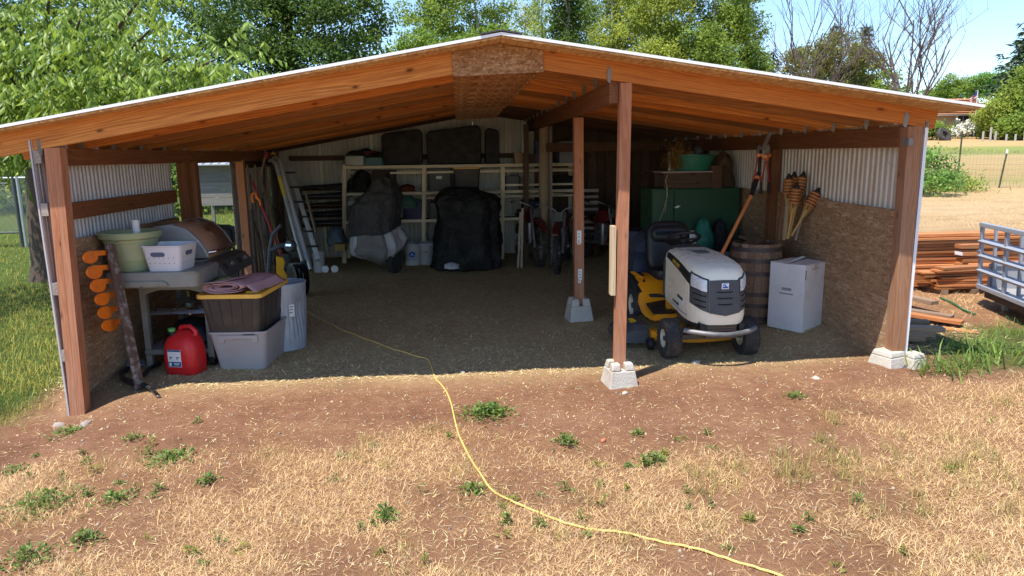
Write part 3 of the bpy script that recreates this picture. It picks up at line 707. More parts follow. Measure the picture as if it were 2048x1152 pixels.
# single stones one can pick out
for i, (px, py, r_, lb) in enumerate(((118, 852, .05, 'pale flat stone beside the near left post'), (172, 850, .06, 'grey flat stone just below the near left post'), (1392, 726, .045, 'pale stone on the shadow edge beside the mower front tyre'),
                                  (1633, 758, .04, 'white stone on bare dirt before the right post'), (1250, 787, .03, 'small pale stone below the front centre pier block'), (925, 745, .03, 'small white stone at the shadow edge by the cord'), (1207, 882, .03, 'reddish stone fragment in the dry grass'))):
    p = G(px, py); mb = MB()
    mb.lathe([(r_*.5, -.01), (r_, .0), (r_*.9, r_*.35), (r_*.45, r_*.55)], 9, Matrix.Rotation(i, 4, 'Z'), sx=1, sy=.65)
    mb.v = [(x+random.uniform(-.15, .15)*r_, y+random.uniform(-.15, .15)*r_, z) for x, y, z in mb.v]
    tag(mb.build('stone', mat('stone%d' % (i if i in (0, 1, 6) else 9), (.30, .25, .22) if i < 2 else (.44, .38, .33) if i < 6 else (.45, .16, .08), .9, .2), None, world=place(p, i*.7), smooth=50), lb, 'stone', 'loose stones on the dirt')
# weeds: leafy rosettes and sprigs
def weed(p, r_, h, n, lb, spread=1.0, lm=M_weed, L=.05):
    C = np.column_stack([rng.normal(0, r_*.45, n), rng.normal(0, r_*.42, n), np.zeros(n)])
    rr = np.hypot(C[:, 0], C[:, 1])/r_
    C[:, 2] = rng.uniform(.1, 1, n)*h*np.clip(1.15-rr, .15, 1)
    D = np.column_stack([C[:, 0]/r_*spread+rng.normal(0, .5, n), C[:, 1]/r_*spread+rng.normal(0, .5, n), rng.uniform(0, .8, n)])
    ll = rng.uniform(.6, 1.2, n)*L
    V, F = leaf_arrays(C, D, ll, ll*.55)
    S, SF = blades(np.column_stack([C[:n//4, :2]*.3, np.zeros(n//4)]), h*.9, .003, .3)
    at = np.concatenate([np.repeat(rng.uniform(0, 1, n), 5), np.repeat(.1, len(S))])
    o = link_mesh('weed', np_mesh('weed', np.vstack([V, S]), np.vstack([F, SF+len(V)]), at), lm, world=Matrix.Translation(p))
    return tag(o, lb, 'weed', 'weeds in the dirt and dry grass')
big = [((975, 828), .20, .08, 520, 'large bright green weed clump right of the yellow cord', .034), ((345, 918), .17, .05, 260, 'spreading green weed clump in the dirt below the near left post', .034),
       ((1130, 888), .075, .08, 90, 'leafy weed in dry grass below the front centre pier', .034), ((142, 868), .14, .05, 150, 'green weed patch beside the flat stones at left', .03),
       ((770, 1040), .07, .09, 110, 'dark leafy weed left of the cord near the bottom', .034), ((945, 985), .09, .06, 90, 'sprawling weed touching the yellow cord', .034),
       ((90, 1010), .22, .07, 330, 'broad weed mat near the bottom left corner', .03), ((35, 945), .11, .05, 110, 'weed patch at the left edge above the weed mat', .028), ((170, 1085), .08, .07, 100, 'bushy weed just right of the bottom left weed mat', .032),
       ((1310, 925), .08, .07, 100, 'weed cluster in dry grass right of centre', .032), ((1590, 795), .08, .05, 70, 'green weed on bare dirt before the right post', .03), ((415, 965), .055, .07, 60, 'upright weed right of the spreading clump', .032), ((235, 1000), .12, .06, 120, 'straggling weed in the dry grass near the left edge', .028), ((60, 1120), .14, .07, 170, 'weed clump cut by the bottom edge at left', .03), ((1275, 870), .045, .06, 40, 'small weed below the front pier, right of the leafy one', .03), ((265, 880), .07, .05, 60, 'low weed sprig left of the spreading clump', .028)]
M_weed2 = leafmat('weed_leaf_yellow', (.19, .22, .05), .4, .3, .6, .2)
for (px, py), r_, h, n, lb, L in big: weed(G(px, py), r_, h, n, lb, L=L)
wp = []
for cx_, cy_, sx_2, sy_2, k in ((1150, 980, 90, 45, 9), (1330, 900, 60, 40, 8), (760, 1060, 60, 60, 7), (1020, 1060, 120, 40, 6), (1560, 1010, 200, 60, 9), (300, 960, 120, 50, 8), (130, 930, 80, 40, 7), (1900, 950, 90, 60, 6), (600, 900, 200, 40, 5), (1700, 1090, 200, 40, 6), (450, 1090, 120, 40, 5)):
    wp += [(random.gauss(cx_, sx_2), random.gauss(cy_, sy_2)) for _ in range(k)]
for i, (px, py) in enumerate(wp):
    if not (20 < px < 2030 and 820 < py < 1145): continue
    weed(G(px, py), random.uniform(.018, .05), random.uniform(.03, .08), random.randint(12, 34), 'little green weed sprig in the dry grass before the shed', L=random.uniform(.018, .032), lm=random.choice((M_weed, M_weed2)))
# leaning coarse grass clump at the right pier
P = np.vstack([np.array([4.15, 5.62])+rng.normal(0, .12, (60, 2)), np.array([4.55, 5.8])+rng.normal(0, .2, (70, 2)), np.array([5.2, 6.0])+rng.normal(0, .3, (90, 2))]); n = len(P)
V, F = blades(np.column_stack([P, ground_at(P)]), rng.uniform(.15, .38, n), rng.uniform(.008, .016, n), rng.uniform(.4, .9, n), curl=1)
tag(link_mesh('coarse_grass_clump', np_mesh('coarse_grass_clump', V, F, np.repeat(rng.uniform(0, 1, n), 5)), MATS['tall_grass_blade']), 'coarse broad-bladed grass clump flopping over beside the right pier', 'grass')
# ------------------------------------------------------------------ left side of the shed
M_grillgrey = mat('grill_grey_plastic', (.235, .235, .205), .55, .15, 10, .15, dirt=(.16, .12, .09), damt=.5)
M_grilldark = mat('grill_dark_metal', (.07, .068, .06), .5, .25, dirt=(.2, .15, .1), damt=.4)
M_bronze = mat('bronze_lid', (.36, .205, .13), .4, .2, 20, .12, metal=.15, dirt=(.35, .24, .17), damt=.5, dscale=6)
M_cast = mat('cast_grey', (.33, .33, .335), .5, .15, 12, .1, metal=.3)
M_chrome = mat('chrome', (.72, .72, .72), .2, .1, metal=1, bump=.03)
M_steel = mat('steel', (.42, .42, .43), .35, .2, metal=.9, bump=.05)
# gas grill: back to the left wall, its side shelf to the viewer
gz0 = gz(-2.75, 7.6)
grill = thing('gas_grill', 'grey gas barbecue with bronze lid standing along the left wall', 'grill', (-2.78, 7.6, gz0))
X0, X1 = -3.08, -2.50
for (x, y) in ((X0+.05, 7.40), (X1-.03, 7.37), (X0+.05, 8.25), (X1-.03, 8.25)):
    MB().bar((x, y, gz0+.06 if x > -2.8 else gz0+.0), (x, y, gz0+.80), .045, .055, up=(0, 1, 0)).build('leg', M_grillgrey, grill)
for y in (7.37, 8.25):
    MB().lathe([(.03, -.02), (.045, -.02), (.045, .02), (.03, .02)], 14, place((X1-.03, y, gz0+.045), 0, 1, 0, R(90))).build('wheel', M_black, grill, smooth=40)
pts = [(x, 7.02, gz0+.69-(.05*math.sin((x-X0-.05)/(X1-X0-.1)*math.pi)**.35 if False else 0)) for x in np.linspace(X0+.05, X1-.03, 9)]
poly = [(X0+.07, 7.36, gz0+.74), (X1-.05, 7.36, gz0+.74), (X1-.05, 7.36, gz0+.65), (X1-.10, 7.36, gz0+.67), (X1-.16, 7.36, gz0+.69), (X0+.18, 7.36, gz0+.69), (X0+.12, 7.36, gz0+.67), (X0+.07, 7.36, gz0+.65)]
MB().prism(poly, (0, .025, 0)).build('apron', M_grillgrey, grill)
MB().prism([(x, y+.88, z) for x, y, z in poly], (0, .025, 0)).build('apron', M_grillgrey, grill)
# wire rack, bottom tray
rk_ = MB()
for i in range(15): rk_.tube([(X0+.06, 7.4+i*.06, gz0+.47), (X1-.05, 7.4+i*.06, gz0+.47)], .005, 5)
for x in (X0+.06, X1-.05): rk_.tube([(x, 7.38, gz0+.47), (x, 8.25, gz0+.47)], .008, 6)
rk_.build('wire_rack', M_steel, grill, smooth=60)
MB().box(((X0+X1)/2, 7.82, gz0+.13), (.54, .92, .05)).build('bottom_tray', M_grillgrey, grill, bevel=.012)
# side shelf with lip
sh = MB(); zs = gz0+.90
sh.loft([rrect(.66, .60, .05, zs-.125, 4, -2.80, 7.27), rrect(.685, .62, .06, zs-.02, 4, -2.80, 7.27), rrect(.67, .605, .055, zs, 4, -2.80, 7.27)])
sh.build('side_shelf', M_grillgrey, grill, smooth=35)
MB().loft([[(-3.03, 6.962, zs-.115), (-2.68, 6.962, zs-.115), (-2.68, 6.962, zs-.085), (-2.72, 6.962, zs-.065), (-2.99, 6.962, zs-.065), (-3.03, 6.962, zs-.085)],
           [(-3.03, 6.945, zs-.115), (-2.68, 6.945, zs-.115), (-2.68, 6.945, zs-.088), (-2.72, 6.945, zs-.07), (-2.99, 6.945, zs-.07), (-3.03, 6.945, zs-.088)]]).build('shelf_handle', M_grillgrey, grill, bevel=.006)
for i in range(3):
    MB().tube([(-2.99+i*.12, 6.955, zs-.112), (-2.99+i*.12, 6.93, zs-.118), (-2.985+i*.12, 6.925, zs-.10)], .004, 5).build('hook', M_steel, grill, smooth=60)
# firebox, control panel, lid
MB().loft([rrect(.46, .74, .04, zs-.22, 3, -2.83, 7.97), rrect(.52, .80, .05, zs+.0, 3, -2.83, 7.97), rrect(.54, .82, .05, zs+.02, 3, -2.83, 7.97)]).build('firebox', M_cast, grill, smooth=40)
MB().prism([(-2.565, 7.50, zs+.015), (-2.47, 7.50, zs-.01), (-2.40, 7.50, zs-.11), (-2.40, 7.50, zs-.14), (-2.565, 7.50, zs-.14)], (0, .95, 0)).build('control_panel', M_grilldark, grill, bevel=.008)
MB().box((-2.50, 7.22, zs+.001), (.075, .56, .012)).build('shelf_ledge', M_grillgrey, grill, bevel=.004)
cp = grill
for i in range(4):
    y = 7.62+i*.22
    MB().lathe([(.026, 0), (.026, .018), (.018, .024)], 14, place((-2.437, y, zs-.055), 0, 1, 0, R(125-70))).build('knob', M_steel if i % 2 else M_black, grill, smooth=40)
def lidp(t): # cross-section of the lid from back to front
    a = [(-3.07, .02), (-3.085, .14), (-3.05, .24), (-2.95, .315), (-2.82, .335), (-2.70, .29), (-2.62, .20), (-2.565, .10), (-2.55, .035)]
    return a
a = lidp(0); lid = MB()
lid.loft([[(x, y, zs+z) for x, z in a] for y in (7.60, 8.33)], cap=False)
lo = lid.build('lid', M_bronze, grill, smooth=40, solid=.008)
for y0 in (7.56, 8.325):
    s_ = 1.03
    MB().prism([(-2.82+(x+2.82)*s_, y0, zs+z*s_) for x, z in a], (0, .045, 0)).build('lid_end_cap', M_cast, lo, bevel=.012, smooth=35)
MB().tube([(-2.585, 7.63, zs+.075), (-2.51, 7.64, zs+.085), (-2.505, 7.67, zs+.085), (-2.505, 8.25, zs+.085), (-2.51, 8.28, zs+.085), (-2.585, 8.29, zs+.075)], .014, 10).build('lid_handle', M_chrome, lo, smooth=60)
p = Vector((-2.652, 7.98, zs+.25)); Nn = Vector((.09, 0, .08)).normalized()
MB().prism([(p.x+.0, p.y+.045*math.sin(i*math.pi/4+.4)*(1 if i % 2 else .38)*1.5, p.z) if False else tuple(p + Vector((0, 1, 0))*(.06*math.cos(R(45*i))*(1 if i % 2 == 0 else .4)) + Vector((-.08, 0, .09)).normalized()*(.06*math.sin(R(45*i))*(1 if i % 2 == 0 else .4))) for i in range(8)], Nn*.006).build('badge', M_chrome, lo)
grill.location += Vector((.03, -.55, 0)); grill.scale = (1.2, 1, 1.10)
o = MB().loft([rrect(.34, .20, .05, gz0+.53, 3, -2.78, 7.05), rrect(.36, .22, .06, gz0+.555, 3, -2.78, 7.05)]).build('foil_pan', M_chrome, None, smooth=40)
tag(o, 'shallow shiny foil pan on the wire rack of the grill', 'pan')
mb = MB(); mb.grid(lambda u, v: (-2.98+.5*u, 6.98+.38*v+.02*math.sin(u*9), gz0+.18+.24*(math.sin(u*math.pi)**.4)*(math.sin(v*math.pi)**.4)+.012*math.sin(u*17+v*11)), 14, 12)
tag(mb.build('black_bag', M_black, None, smooth=180), 'bulging black plastic bag on the bottom tray of the grill', 'bag')

# green planter with a white pipe standing in it
pz = gz0+.90*1.10+.002; pc_ = Vector((-3.02, 6.66, pz))
pot = thing('planter_pot', 'large pale green plastic planter pot on the grill side shelf', 'planter', pc_)
M_pot = mat('sage_plastic', (.33, .38, .215), .5, .1, 8, .12, dirt=(.28, .25, .16), damt=.35)
MB().lathe([(.168, 0), (.175, .01), (.222, .255), (.228, .26), (.232, .285), (.262, .30), (.268, .345), (.262, .355), (.245, .35), (.225, .30), (.20, .10), (.0, .09)], 40, Matrix.Translation(pc_), close=False).build('bowl', M_pot, pot, smooth=30)
MB().lathe([(.228, .283), (.0, .283)], 30, Matrix.Translation(pc_), close=False).build('soil', mat('potting_soil', (.05, .035, .025), .95, .3, 20, .6, 60), pot, smooth=40)
pp = pc_+Vector((.065, -.02, 0))
tag(MB().lathe([(.0305, .25), (.033, .25), (.033, .455), (.026, .455), (.026, .30), (.0, .30)], 24, Matrix.Translation(pp), close=False).build('plastic_pipe', mat('white_pvc', (.78, .78, .76), .35, .04, bump=.03), None, smooth=30), 'short white plastic pipe standing up in the green planter', 'pipe')
# white perforated basket
bc = Vector((-2.665, 6.62, pz)); bM = place(bc, R(-6))
bas = thing('plastic_basket', 'white perforated plastic storage basket on the grill side shelf', 'basket', None, M=bM)
M_bas = mat('white_basket_plastic', (.66, .66, .70), .45, .06, 8, .05, dirt=(.45, .42, .42), damt=.3)
M_hole = mat('basket_hole_shadow', (.10, .12, .20), .7, .1, bump=0)
def wallring(w, d, z): return rrect(w, d, .045, z, 4)
mb = MB(); mb.loft([wallring(.30, .30, 0), wallring(.36, .36, .22), wallring(.375, .375, .225), wallring(.375, .375, .235), wallring(.35, .35, .235), wallring(.29, .29, .012)], cap=False)
n_ = 20; mb.f += [tuple(range(n_))[::-1], tuple(5*n_+j for j in range(n_))]; mb.m += [0, 0]
mb.build('tub', M_bas, bas, smooth=35)
def on_face(u, z, face): # point on the slanted wall
    w = (.30+.06*z/.22)/2+.0012
    return (u, -w, z) if face == 0 else (w, u, z)
hb = MB(); a_ = [(x*.055+(.0), z) for x, z in ()]
poly = [(sx*.045+.022*math.cos(a), .155+.021*math.sin(a)) for sx, aa in ((1, (-90, -45, 0, 45, 90)), (-1, (90, 135, 180, 225, 270))) for a in map(R, aa)]
for f_ in (0, 1):
    MB().add([on_face(u-.03*(f_ == 0), z, f_) for u, z in poly], [tuple(range(len(poly)))]).build('hand_hole', M_hole, bas)
for f_ in (0, 1):
    for z in (.075, .125):
        for i in range(6):
            u = -.11+i*.044
            q = [(u+.0045*math.cos(R(60*k)), z+.0045*math.sin(R(60*k))) for k in range(6)]
            MB().add([on_face(a, b_, f_) for a, b_ in q], [tuple(range(6))]).build('vent_hole', M_black, bas)

# bar with six orange paddles leaning at the wall
M_or = mat('orange_plastic', (.90, .21, .012), .45, .08, 10, .1, dirt=(.25, .13, .08), damt=.45, dscale=14)
M_rust = mat('crusted_bar', (.10, .062, .045), .8, .4, 30, .8, 50, dirt=(.42, .38, .36), damt=.85, dscale=16, bdist=.01)
t0, t1 = AX(219, 488, -3.05), AX(273, 716, -2.86)
t1.z = gz(t1.x, t1.y)+.005
bar = thing('paddle_rack', 'weathered bar carrying six orange paddles, leaning on the left wall', 'rack', t1)
MB().bar(t0, t1, .085, .04, up=(1, -.55, 0)).build('bar', M_rust, bar, bevel=.012)
for (x0, x1, xa, y0, y1) in ((164, 193, 214, 501, 526), (171, 202, 221, 530, 557), (179, 209, 228, 557, 584), (188, 216, 236, 585, 610), (194, 223, 243, 612, 637), (202, 232, 251, 638, 662)):
    X = -3.085
    cy_ = (y0+y1)/2+1; rx_, ry_ = (x1-x0)/2, (y1-y0)/2; cx_ = (x0+x1)/2
    pts = [(xa, y0-1), (xa, y0+9), (x1+1, y0+10.5)]
    pts += [(cx_+rx_*math.cos(R(a)), cy_+ry_*math.sin(R(a))) for a in range(-8, 268, 17)]
    MB().prism([AX(x, y, X) for x, y in pts][::-1], (.014, 0, 0)).build('paddle', M_or, bar, bevel=.003)

# red fuel can
c = G(361, 754)+Vector((0, .16, 0)); fM = place((c.x, c.y, gz(c.x, c.y)), R(-14))
can = thing('fuel_can', 'red plastic fuel can with black spout and white label', 'fuel can', None, M=fM)
M_red = mat('red_plastic', (.62, .018, .02), .38, .08, 10, .12, dirt=(.3, .05, .04), damt=.3)
rings = []
for z, w, d, yo in ((0, .31, .22, 0), (.012, .335, .245, 0), (.10, .35, .26, 0), (.20, .345, .255, 0), (.29, .325, .245, .0), (.345, .27, .22, .01), (.385, .19, .17, .025), (.41, .12, .10, .03)):
    rings.append(rrect(w, d, min(w, d)*.33, z, 5, 0, yo))
MB().loft(rings).build('body', M_red, can, smooth=50)
MB().tube([(.10, .03, .33), (.12, .02, .40), (.07, .02, .445), (-.02, .02, .44), (-.06, .03, .39)], [.028, .024, .022, .022, .026], 10).build('handle', M_red, can, smooth=60)
sp = MB().tube([(-.07, -.035, .33), (-.075, -.05, .39), (-.075, -.055, .435)], [.034, .03, .026], 12).build('spout', M_black, can, smooth=50)
MB().lathe([(.03, .41), (.033, .415), (.033, .44), (.02, .445)], 14, Matrix.Translation((-.075, -.055, .0))).build('spout_ring', mat('green_plastic', (.10, .36, .10), .4, .1), sp, smooth=40)
MB().lathe([(.041, .32), (.043, .325), (.041, .345)], 14, Matrix.Translation((-.07, -.038, -.02))).build('collar', MATS['green_plastic'], can, smooth=40)
lb = MB().box((-.02, -.1325, .17), (.135, .003, .165)).build('label_sticker', M_paper, can)
M_blue = mat('label_blue', (.03, .09, .2), .6, .05, bump=0)
MB().box((-.02, -.1345, .243), (.13, .002, .017)).build('label_band', M_blue, lb)
MB().box((-.02, -.1345, .115), (.13, .002, .045)).build('label_band', M_blue, lb)
MB().box((-.0, -.136, .11), (.05, .001, .006)).box((-.0, -.136, .122), (.06, .001, .006)).box((-.065, -.136, .115), (.025, .001, .028)).build('label_print', M_paper, lb)
for i, u in enumerate((-.055, .015)): MB().box((u, -.1345, .18), (.03, .002, .008)).box((u-.008, -.1345, .168), (.007, .002, .022)).build('label_mark', M_ink, lb)
MB().box((.08, -.052, .358), (.075, .003, .024), Matrix.Translation((.0, 0, 0))).build('cap_label', M_paper, can, world=Matrix.Rotation(R(-12), 4, 'X') @ Matrix.Translation((0, -.03, -.012)))

# totes
def tote(name, label, M, w, d, h, bm, lidm=None, taper=.78, handle=True, rim=True, ribs=0):
    e = thing(name, label, 'storage tote', None, M=M)
    R0 = [rrect(w*taper, d*(taper+.04), .05, 0, 4), rrect(w*(taper+.02), d*(taper+.06), .055, .02, 4), rrect(w*.955, d*.965, .05, h-.035, 4)]
    if rim: R0 += [rrect(w, d, .055, h-.03, 4), rrect(w, d, .055, h-.012, 4), rrect(w*.94, d*.955, .05, h-.012, 4), rrect(w*.935, d*.95, .05, h-.05, 4), rrect(w*taper*.96, d*taper, .05, .03, 4)]
    MB().loft(R0).build('tub', bm, e, smooth=35)
    if ribs:
        for i in range(ribs):
            u = -.36+.72*i/(ribs-1)
            MB().bar((u*w*taper, -d*(taper+.04)/2-.003, .03), (u*w*.97, -d*.965/2-.003, h-.05), .012, .012, up=(0, 1, 0)).build('rib', bm, e)
            MB().bar((w*taper/2+.003, u*d*taper, .03), (w*.955/2+.003, u*d*.97, h-.05), .012, .012, up=(1, 0, 0)).build('rib', bm, e)
    if handle:
        def fp(x, z):
            t = z/(h-.035); return (x, -(d*(taper+.06)+(d*.965-d*(taper+.06))*t)/2, z)
        poly = [fp(-.17*w/.5, h-.045), fp(-.165*w/.5, h-.12), fp(-.115*w/.5, h-.12), fp(-.11*w/.5, h-.085), fp(.11*w/.5, h-.085), fp(.115*w/.5, h-.12), fp(.165*w/.5, h-.12), fp(.17*w/.5, h-.045)]
        MB().prism(poly, (0, -.014, 0)).build('grip', bm, e, bevel=.006)
    if lidm:
        lo = MB().loft([rrect(w*1.01, d*1.005, .05, h-.012, 4), rrect(w*1.06, d*1.04, .06, h-.022, 4), rrect(w*1.06, d*1.04, .06, h+.014, 4), rrect(w*.98, d*.98, .05, h+.016, 4), rrect(w*.93, d*.94, .05, h+.006, 4)]).build('lid', lidm, e, smooth=35)
        for a, b_ in ((-.3, -.22), (-.3, .22), (.3, -.22), (.3, .22)):
            MB().loft([rrect(w*.22, d*.30, .02, h+.005, 3, a*w, b_*d), rrect(w*.2, d*.28, .02, h+.02, 3, a*w, b_*d)]).build('lid_panel', lidm, lo, smooth=40)
        for a in (-.505, .505):
            for b_ in (-.3, 0, .3): MB().box((a*w, b_*d, h+.014), (.02, .012, .006)).build('latch_slot', M_black, lo)
    return e
M_tgrey = mat('grey_tote_plastic', (.36, .33, .335), .5, .08, 6, .1, dirt=(.25, .2, .17), damt=.35)
M_tblk = mat('black_tote_plastic', (.05, .042, .038), .5, .2, 8, .12, dirt=(.16, .12, .09), damt=.5)
M_tyel = mat('yellow_lid_plastic', (.80, .46, .07), .5, .1, 8, .1, dirt=(.45, .28, .12), damt=.45)
g1 = G(480, 742); ty_ = g1.y+.36; tz = gz(g1.x, ty_)
TR = R(-3)
tote('storage_tote', 'open grey plastic tote on the dirt under the black tote', place((g1.x+.03, ty_, tz), TR), .56, .78, .40, M_tgrey)
bt = place((g1.x+.005, ty_-.01, tz+.325), R(-4))
tote('storage_tote', 'black plastic tote with yellow lid on the grey tote', bt, .58, .84, .42, M_tblk, M_tyel, taper=.8, handle=False, ribs=5)
# folded pink sheet on the lid
zz = tz+.325+.42+.022
M_pink = mat('pink_vinyl', (.50, .30, .31), .6, .12, 10, .25, 40, dirt=(.34, .2, .2), damt=.35, bdist=.006)
sheet = thing('folded_tarp', 'rolled and folded dusty pink vinyl sheet lying on the yellow lid', 'tarp', None, M=place((g1.x+.0, ty_-.02, zz), R(-7)))
prof = []
for i in range(90):                 # a rolled sheet pressed flat: flat spiral section
    t = i/89; a = t*3.6*2*math.pi+math.pi*.6; hw = .075+.135*t; hh = .008+.046*t
    prof.append((math.copysign(abs(math.cos(a))**.75, math.cos(a))*hw, math.sin(a)*hh+.058))
n1 = len(prof); Ln = .74; ny = 12; mb = MB()
for j in range(ny+1):
    for i in range(n1):
        x, z = prof[i]; t = j/ny; sh = .05*math.sin(i*.35)*(1 if j == 0 else 0)*.3
        mb.v.append((x*(1-.12*t)-.03+.10*t+.008*math.sin(t*6+i*.1), -.40+Ln*t+sh, max(.002, (z-.002)*(1-.30*t)+.004*math.sin(t*9+x*14)+.002)))
mb.f = [(j*n1+i, j*n1+i+1, (j+1)*n1+i+1, (j+1)*n1+i) for j in range(ny) for i in range(n1-1)]; mb.m = [0]*len(mb.f)
mb.build('roll', M_pink, sheet, smooth=60, solid=.004)
mb = MB(); mb.grid(lambda u, v: (-.27+.30*u+.05*v, -.44+.30*v+.12*u*v, .122+.004*math.sin(u*7+v*4)-.04*(1-u)**2-.02*v), 10, 8)
mb.build('loose_corner', M_pink, sheet, smooth=60, solid=.004)
mb = MB(); mb.grid(lambda u, v: (.17+.09*u+.07*v, -.34+.60*v, .065*(1-u)**1.4+.004+.004*math.sin(v*9)), 8, 12)
mb.build('loose_flap', M_pink, sheet, smooth=60, solid=.004)

# galvanised can, dented oval, behind the totes
c = G(570, 703); gc = Vector((c.x-.04, c.y+.17, 0)); gc.z = gz(gc.x, gc.y)
M_zinc = mat('old_zinc', (.42, .46, .52), .5, .2, 12, .15, metal=.35, dirt=(.28, .26, .25), damt=.6, dscale=7)
tc_ = thing('trash_can', 'dented galvanised metal bin without lid behind the stacked totes', 'bin', None, M=place(gc, R(20), 1))
mb = MB(); H = .70
def cw(a, z):
    rib = .004*math.cos(a*26)*(1 if .10 < z < .50 else .1)
    dent = .05*math.exp(-((a-5.6)**2)/.25-((z-.42)**2)/.03)
    r_ = .215+.035*z/H+rib-dent+.01*math.sin(a*2+1); return (r_*math.cos(a), r_*math.sin(a)*.92, z)
nA = 104
zs_ = [0, .01, .09, .10, .12, .25, .4, .49, .51, .60, .66, .68, .70]
mb.loft([[cw(2*math.pi*i/nA, z) for i in range(nA)] for z in zs_], cap=False)
mb.f.append(tuple(range(nA))[::-1]); mb.m.append(0)
mb.build('body', M_zinc, tc_, smooth=60, solid=.003)
MB().tube([Vector(cw(2*math.pi*i/40, .70))*1.0 for i in range(40)], .009, 6, closed=True).build('rim', M_zinc, tc_, smooth=60)
a = R(-72); p = Vector(cw(a, .42))
o = MB().box((0, 0, 0), (.06, .003, .13)).build('sticker', M_paper, tc_, world=basis(p*1.03+Vector((0, 0, .0)), (-math.sin(a), math.cos(a), 0), (math.cos(a)*-1, -math.sin(a), 0)))
for i in range(3): MB().box((-.005*i, .0022 if False else -.0022, .04-.03*i), (.035, .001, .008)).build('print', M_ink, o)
hnd = R(-120); p = Vector(cw(hnd, .55))
# black trimmer shaft / bar on the ground by the near post
e = thing('black_bent_handle', 'black bent handle with pale tip lying on the dirt at the left wall', 'handle', G(275, 765))
q = [G(262, 742), G(243, 752), G(246, 764), G(268, 774), G(290, 779), G(305, 786)]
for i, p in enumerate(q): p.z += .035
MB().tube(q, [.02, .024, .024, .026, .024, .018], 10).build('bar', M_black, e, smooth=60)
q = [G(270, 768), G(288, 758), G(300, 745), G(320, 735)]
for p in q: p.z += .04
MB().tube(q, [.022, .024, .02, .018], 10).build('grip', M_black, e, smooth=60)
a, b_ = G(305, 786)+Vector((0, 0, .03)), G(318, 796)+Vector((0, 0, .015)); MB().bar(a, b_, .035, .01).build('tip', M_chrome, e, bevel=.003)
o = MB().box((0, 0, 0), (.15, .12, .012)).build('metal_plate', mat('blued_plate', (.26, .29, .35), .4, .2, metal=.5), None, world=place(G(272, 736)+Vector((0, 0, .05)), .4, 1, .15, .1), bevel=.003)
tag(o, 'small grey metal plate on the black handle near the left post', 'plate')

# extension cord
pts = [(598, 614), (625, 630), (680, 660), (740, 683), (790, 702), (830, 714), (852, 718), (862, 732), (872, 758), (892, 785), (902, 808), (908, 835), (918, 872), (930, 900), (945, 925), (962, 955), (985, 985), (1030, 1010), (1080, 1030), (1130, 1050), (1190, 1062), (1240, 1070), (1310, 1084), (1380, 1100), (1450, 1122), (1520, 1142), (1580, 1163)]
P = [G(*p) for p in pts]
sm = []
for i in range(len(P)-1):
    p0, p1, p2, p3 = P[max(0, i-1)], P[i], P[i+1], P[min(len(P)-1, i+2)]
    for k in range(5):
        t = k/5; q = .5*((2*p1)+(p2-p0)*t+(2*p0-5*p1+4*p2-p3)*t*t+(3*p1-p0-3*p2+p3)*t**3)
        q.z = gz(q.x, q.y)+relief(q.x, q.y)+.010+.004*math.sin(i*3+k); sm.append(q)
tag(MB().tube(sm, .0068, 8).build('extension_cord', mat('yellow_cord', (.74, .48, .14), .5, .1, 20, .05, dirt=(.5, .3, .1), damt=.3), None, smooth=60), 'long yellow extension cord snaking from the shed across the dry grass', 'cord')
e = thing('garden_cart', 'black tubular cart handle sticking up behind the grill at the doorway', 'cart', gp(-2.75, 9.1))
b0 = gz(-2.75, 9.1)
for s_ in (-1, 1):
    a = A(478, 560, 8.9) if s_ == 1 else A(420, 560, 9.1)
    t_ = A(462, 462, 8.7) if s_ == 1 else A(410, 458, 9.0)
    MB().tube([(a.x, a.y, gz(a.x, a.y)), a, t_.lerp(a, .15), t_], .016, 8).build('handle_tube', M_black, e, smooth=60)
MB().tube([A(410, 458, 9.0), A(430, 450, 8.85), A(448, 452, 8.75), A(462, 462, 8.7)], .016, 8).build('crossbar', M_black, e, smooth=60)
MB().tube([A(440, 452, 8.78), A(447, 466, 8.75), A(448, 478, 8.74)], [.022, .024, .018], 8).build('lever', M_black, e, smooth=60)
MB().loft([rrect(.42, .5, .05, b0+.02, 3, -2.85, 9.05), rrect(.5, .6, .06, b0+.28, 3, -2.85, 9.05)]).build('tray', M_black, e, smooth=40)
# ------------------------------------------------------------------ riding mower
M_cream = mat('cream_paint', (.82, .77, .62), .3, .02, 3, .02, dirt=(.72, .66, .53), damt=.03, dscale=4)
M_myel = mat('mower_yellow', (.80, .30, .008), .38, .08, 6, .05, dirt=(.35, .2, .06), damt=.45, dscale=6)
M_char = mat('charcoal_plastic', (.062, .062, .066), .5, .15, 10, .15, dirt=(.17, .14, .11), damt=.4)
M_tyre = mat('tyre_rubber', (.04, .038, .037), .8, .25, 14, .3, 60, dirt=(.20, .145, .10), damt=.7, dscale=5)
M_seat = mat('seat_vinyl', (.014, .014, .015), .45, .15, 14, .2, 120, dirt=(.05, .045, .04), damt=.3)
M_rim = mat('cream_rim', (.62, .58, .44), .45, .1, 8, .05, dirt=(.3, .22, .14), damt=.6, dscale=10)
M_lens = mat('lamp_lens', (.62, .64, .66), .3, .25, 40, .5, 45, metal=.25, bdist=.01)
M_slot = mat('dark_slot', (.006, .006, .006), .8, .1, bump=0)
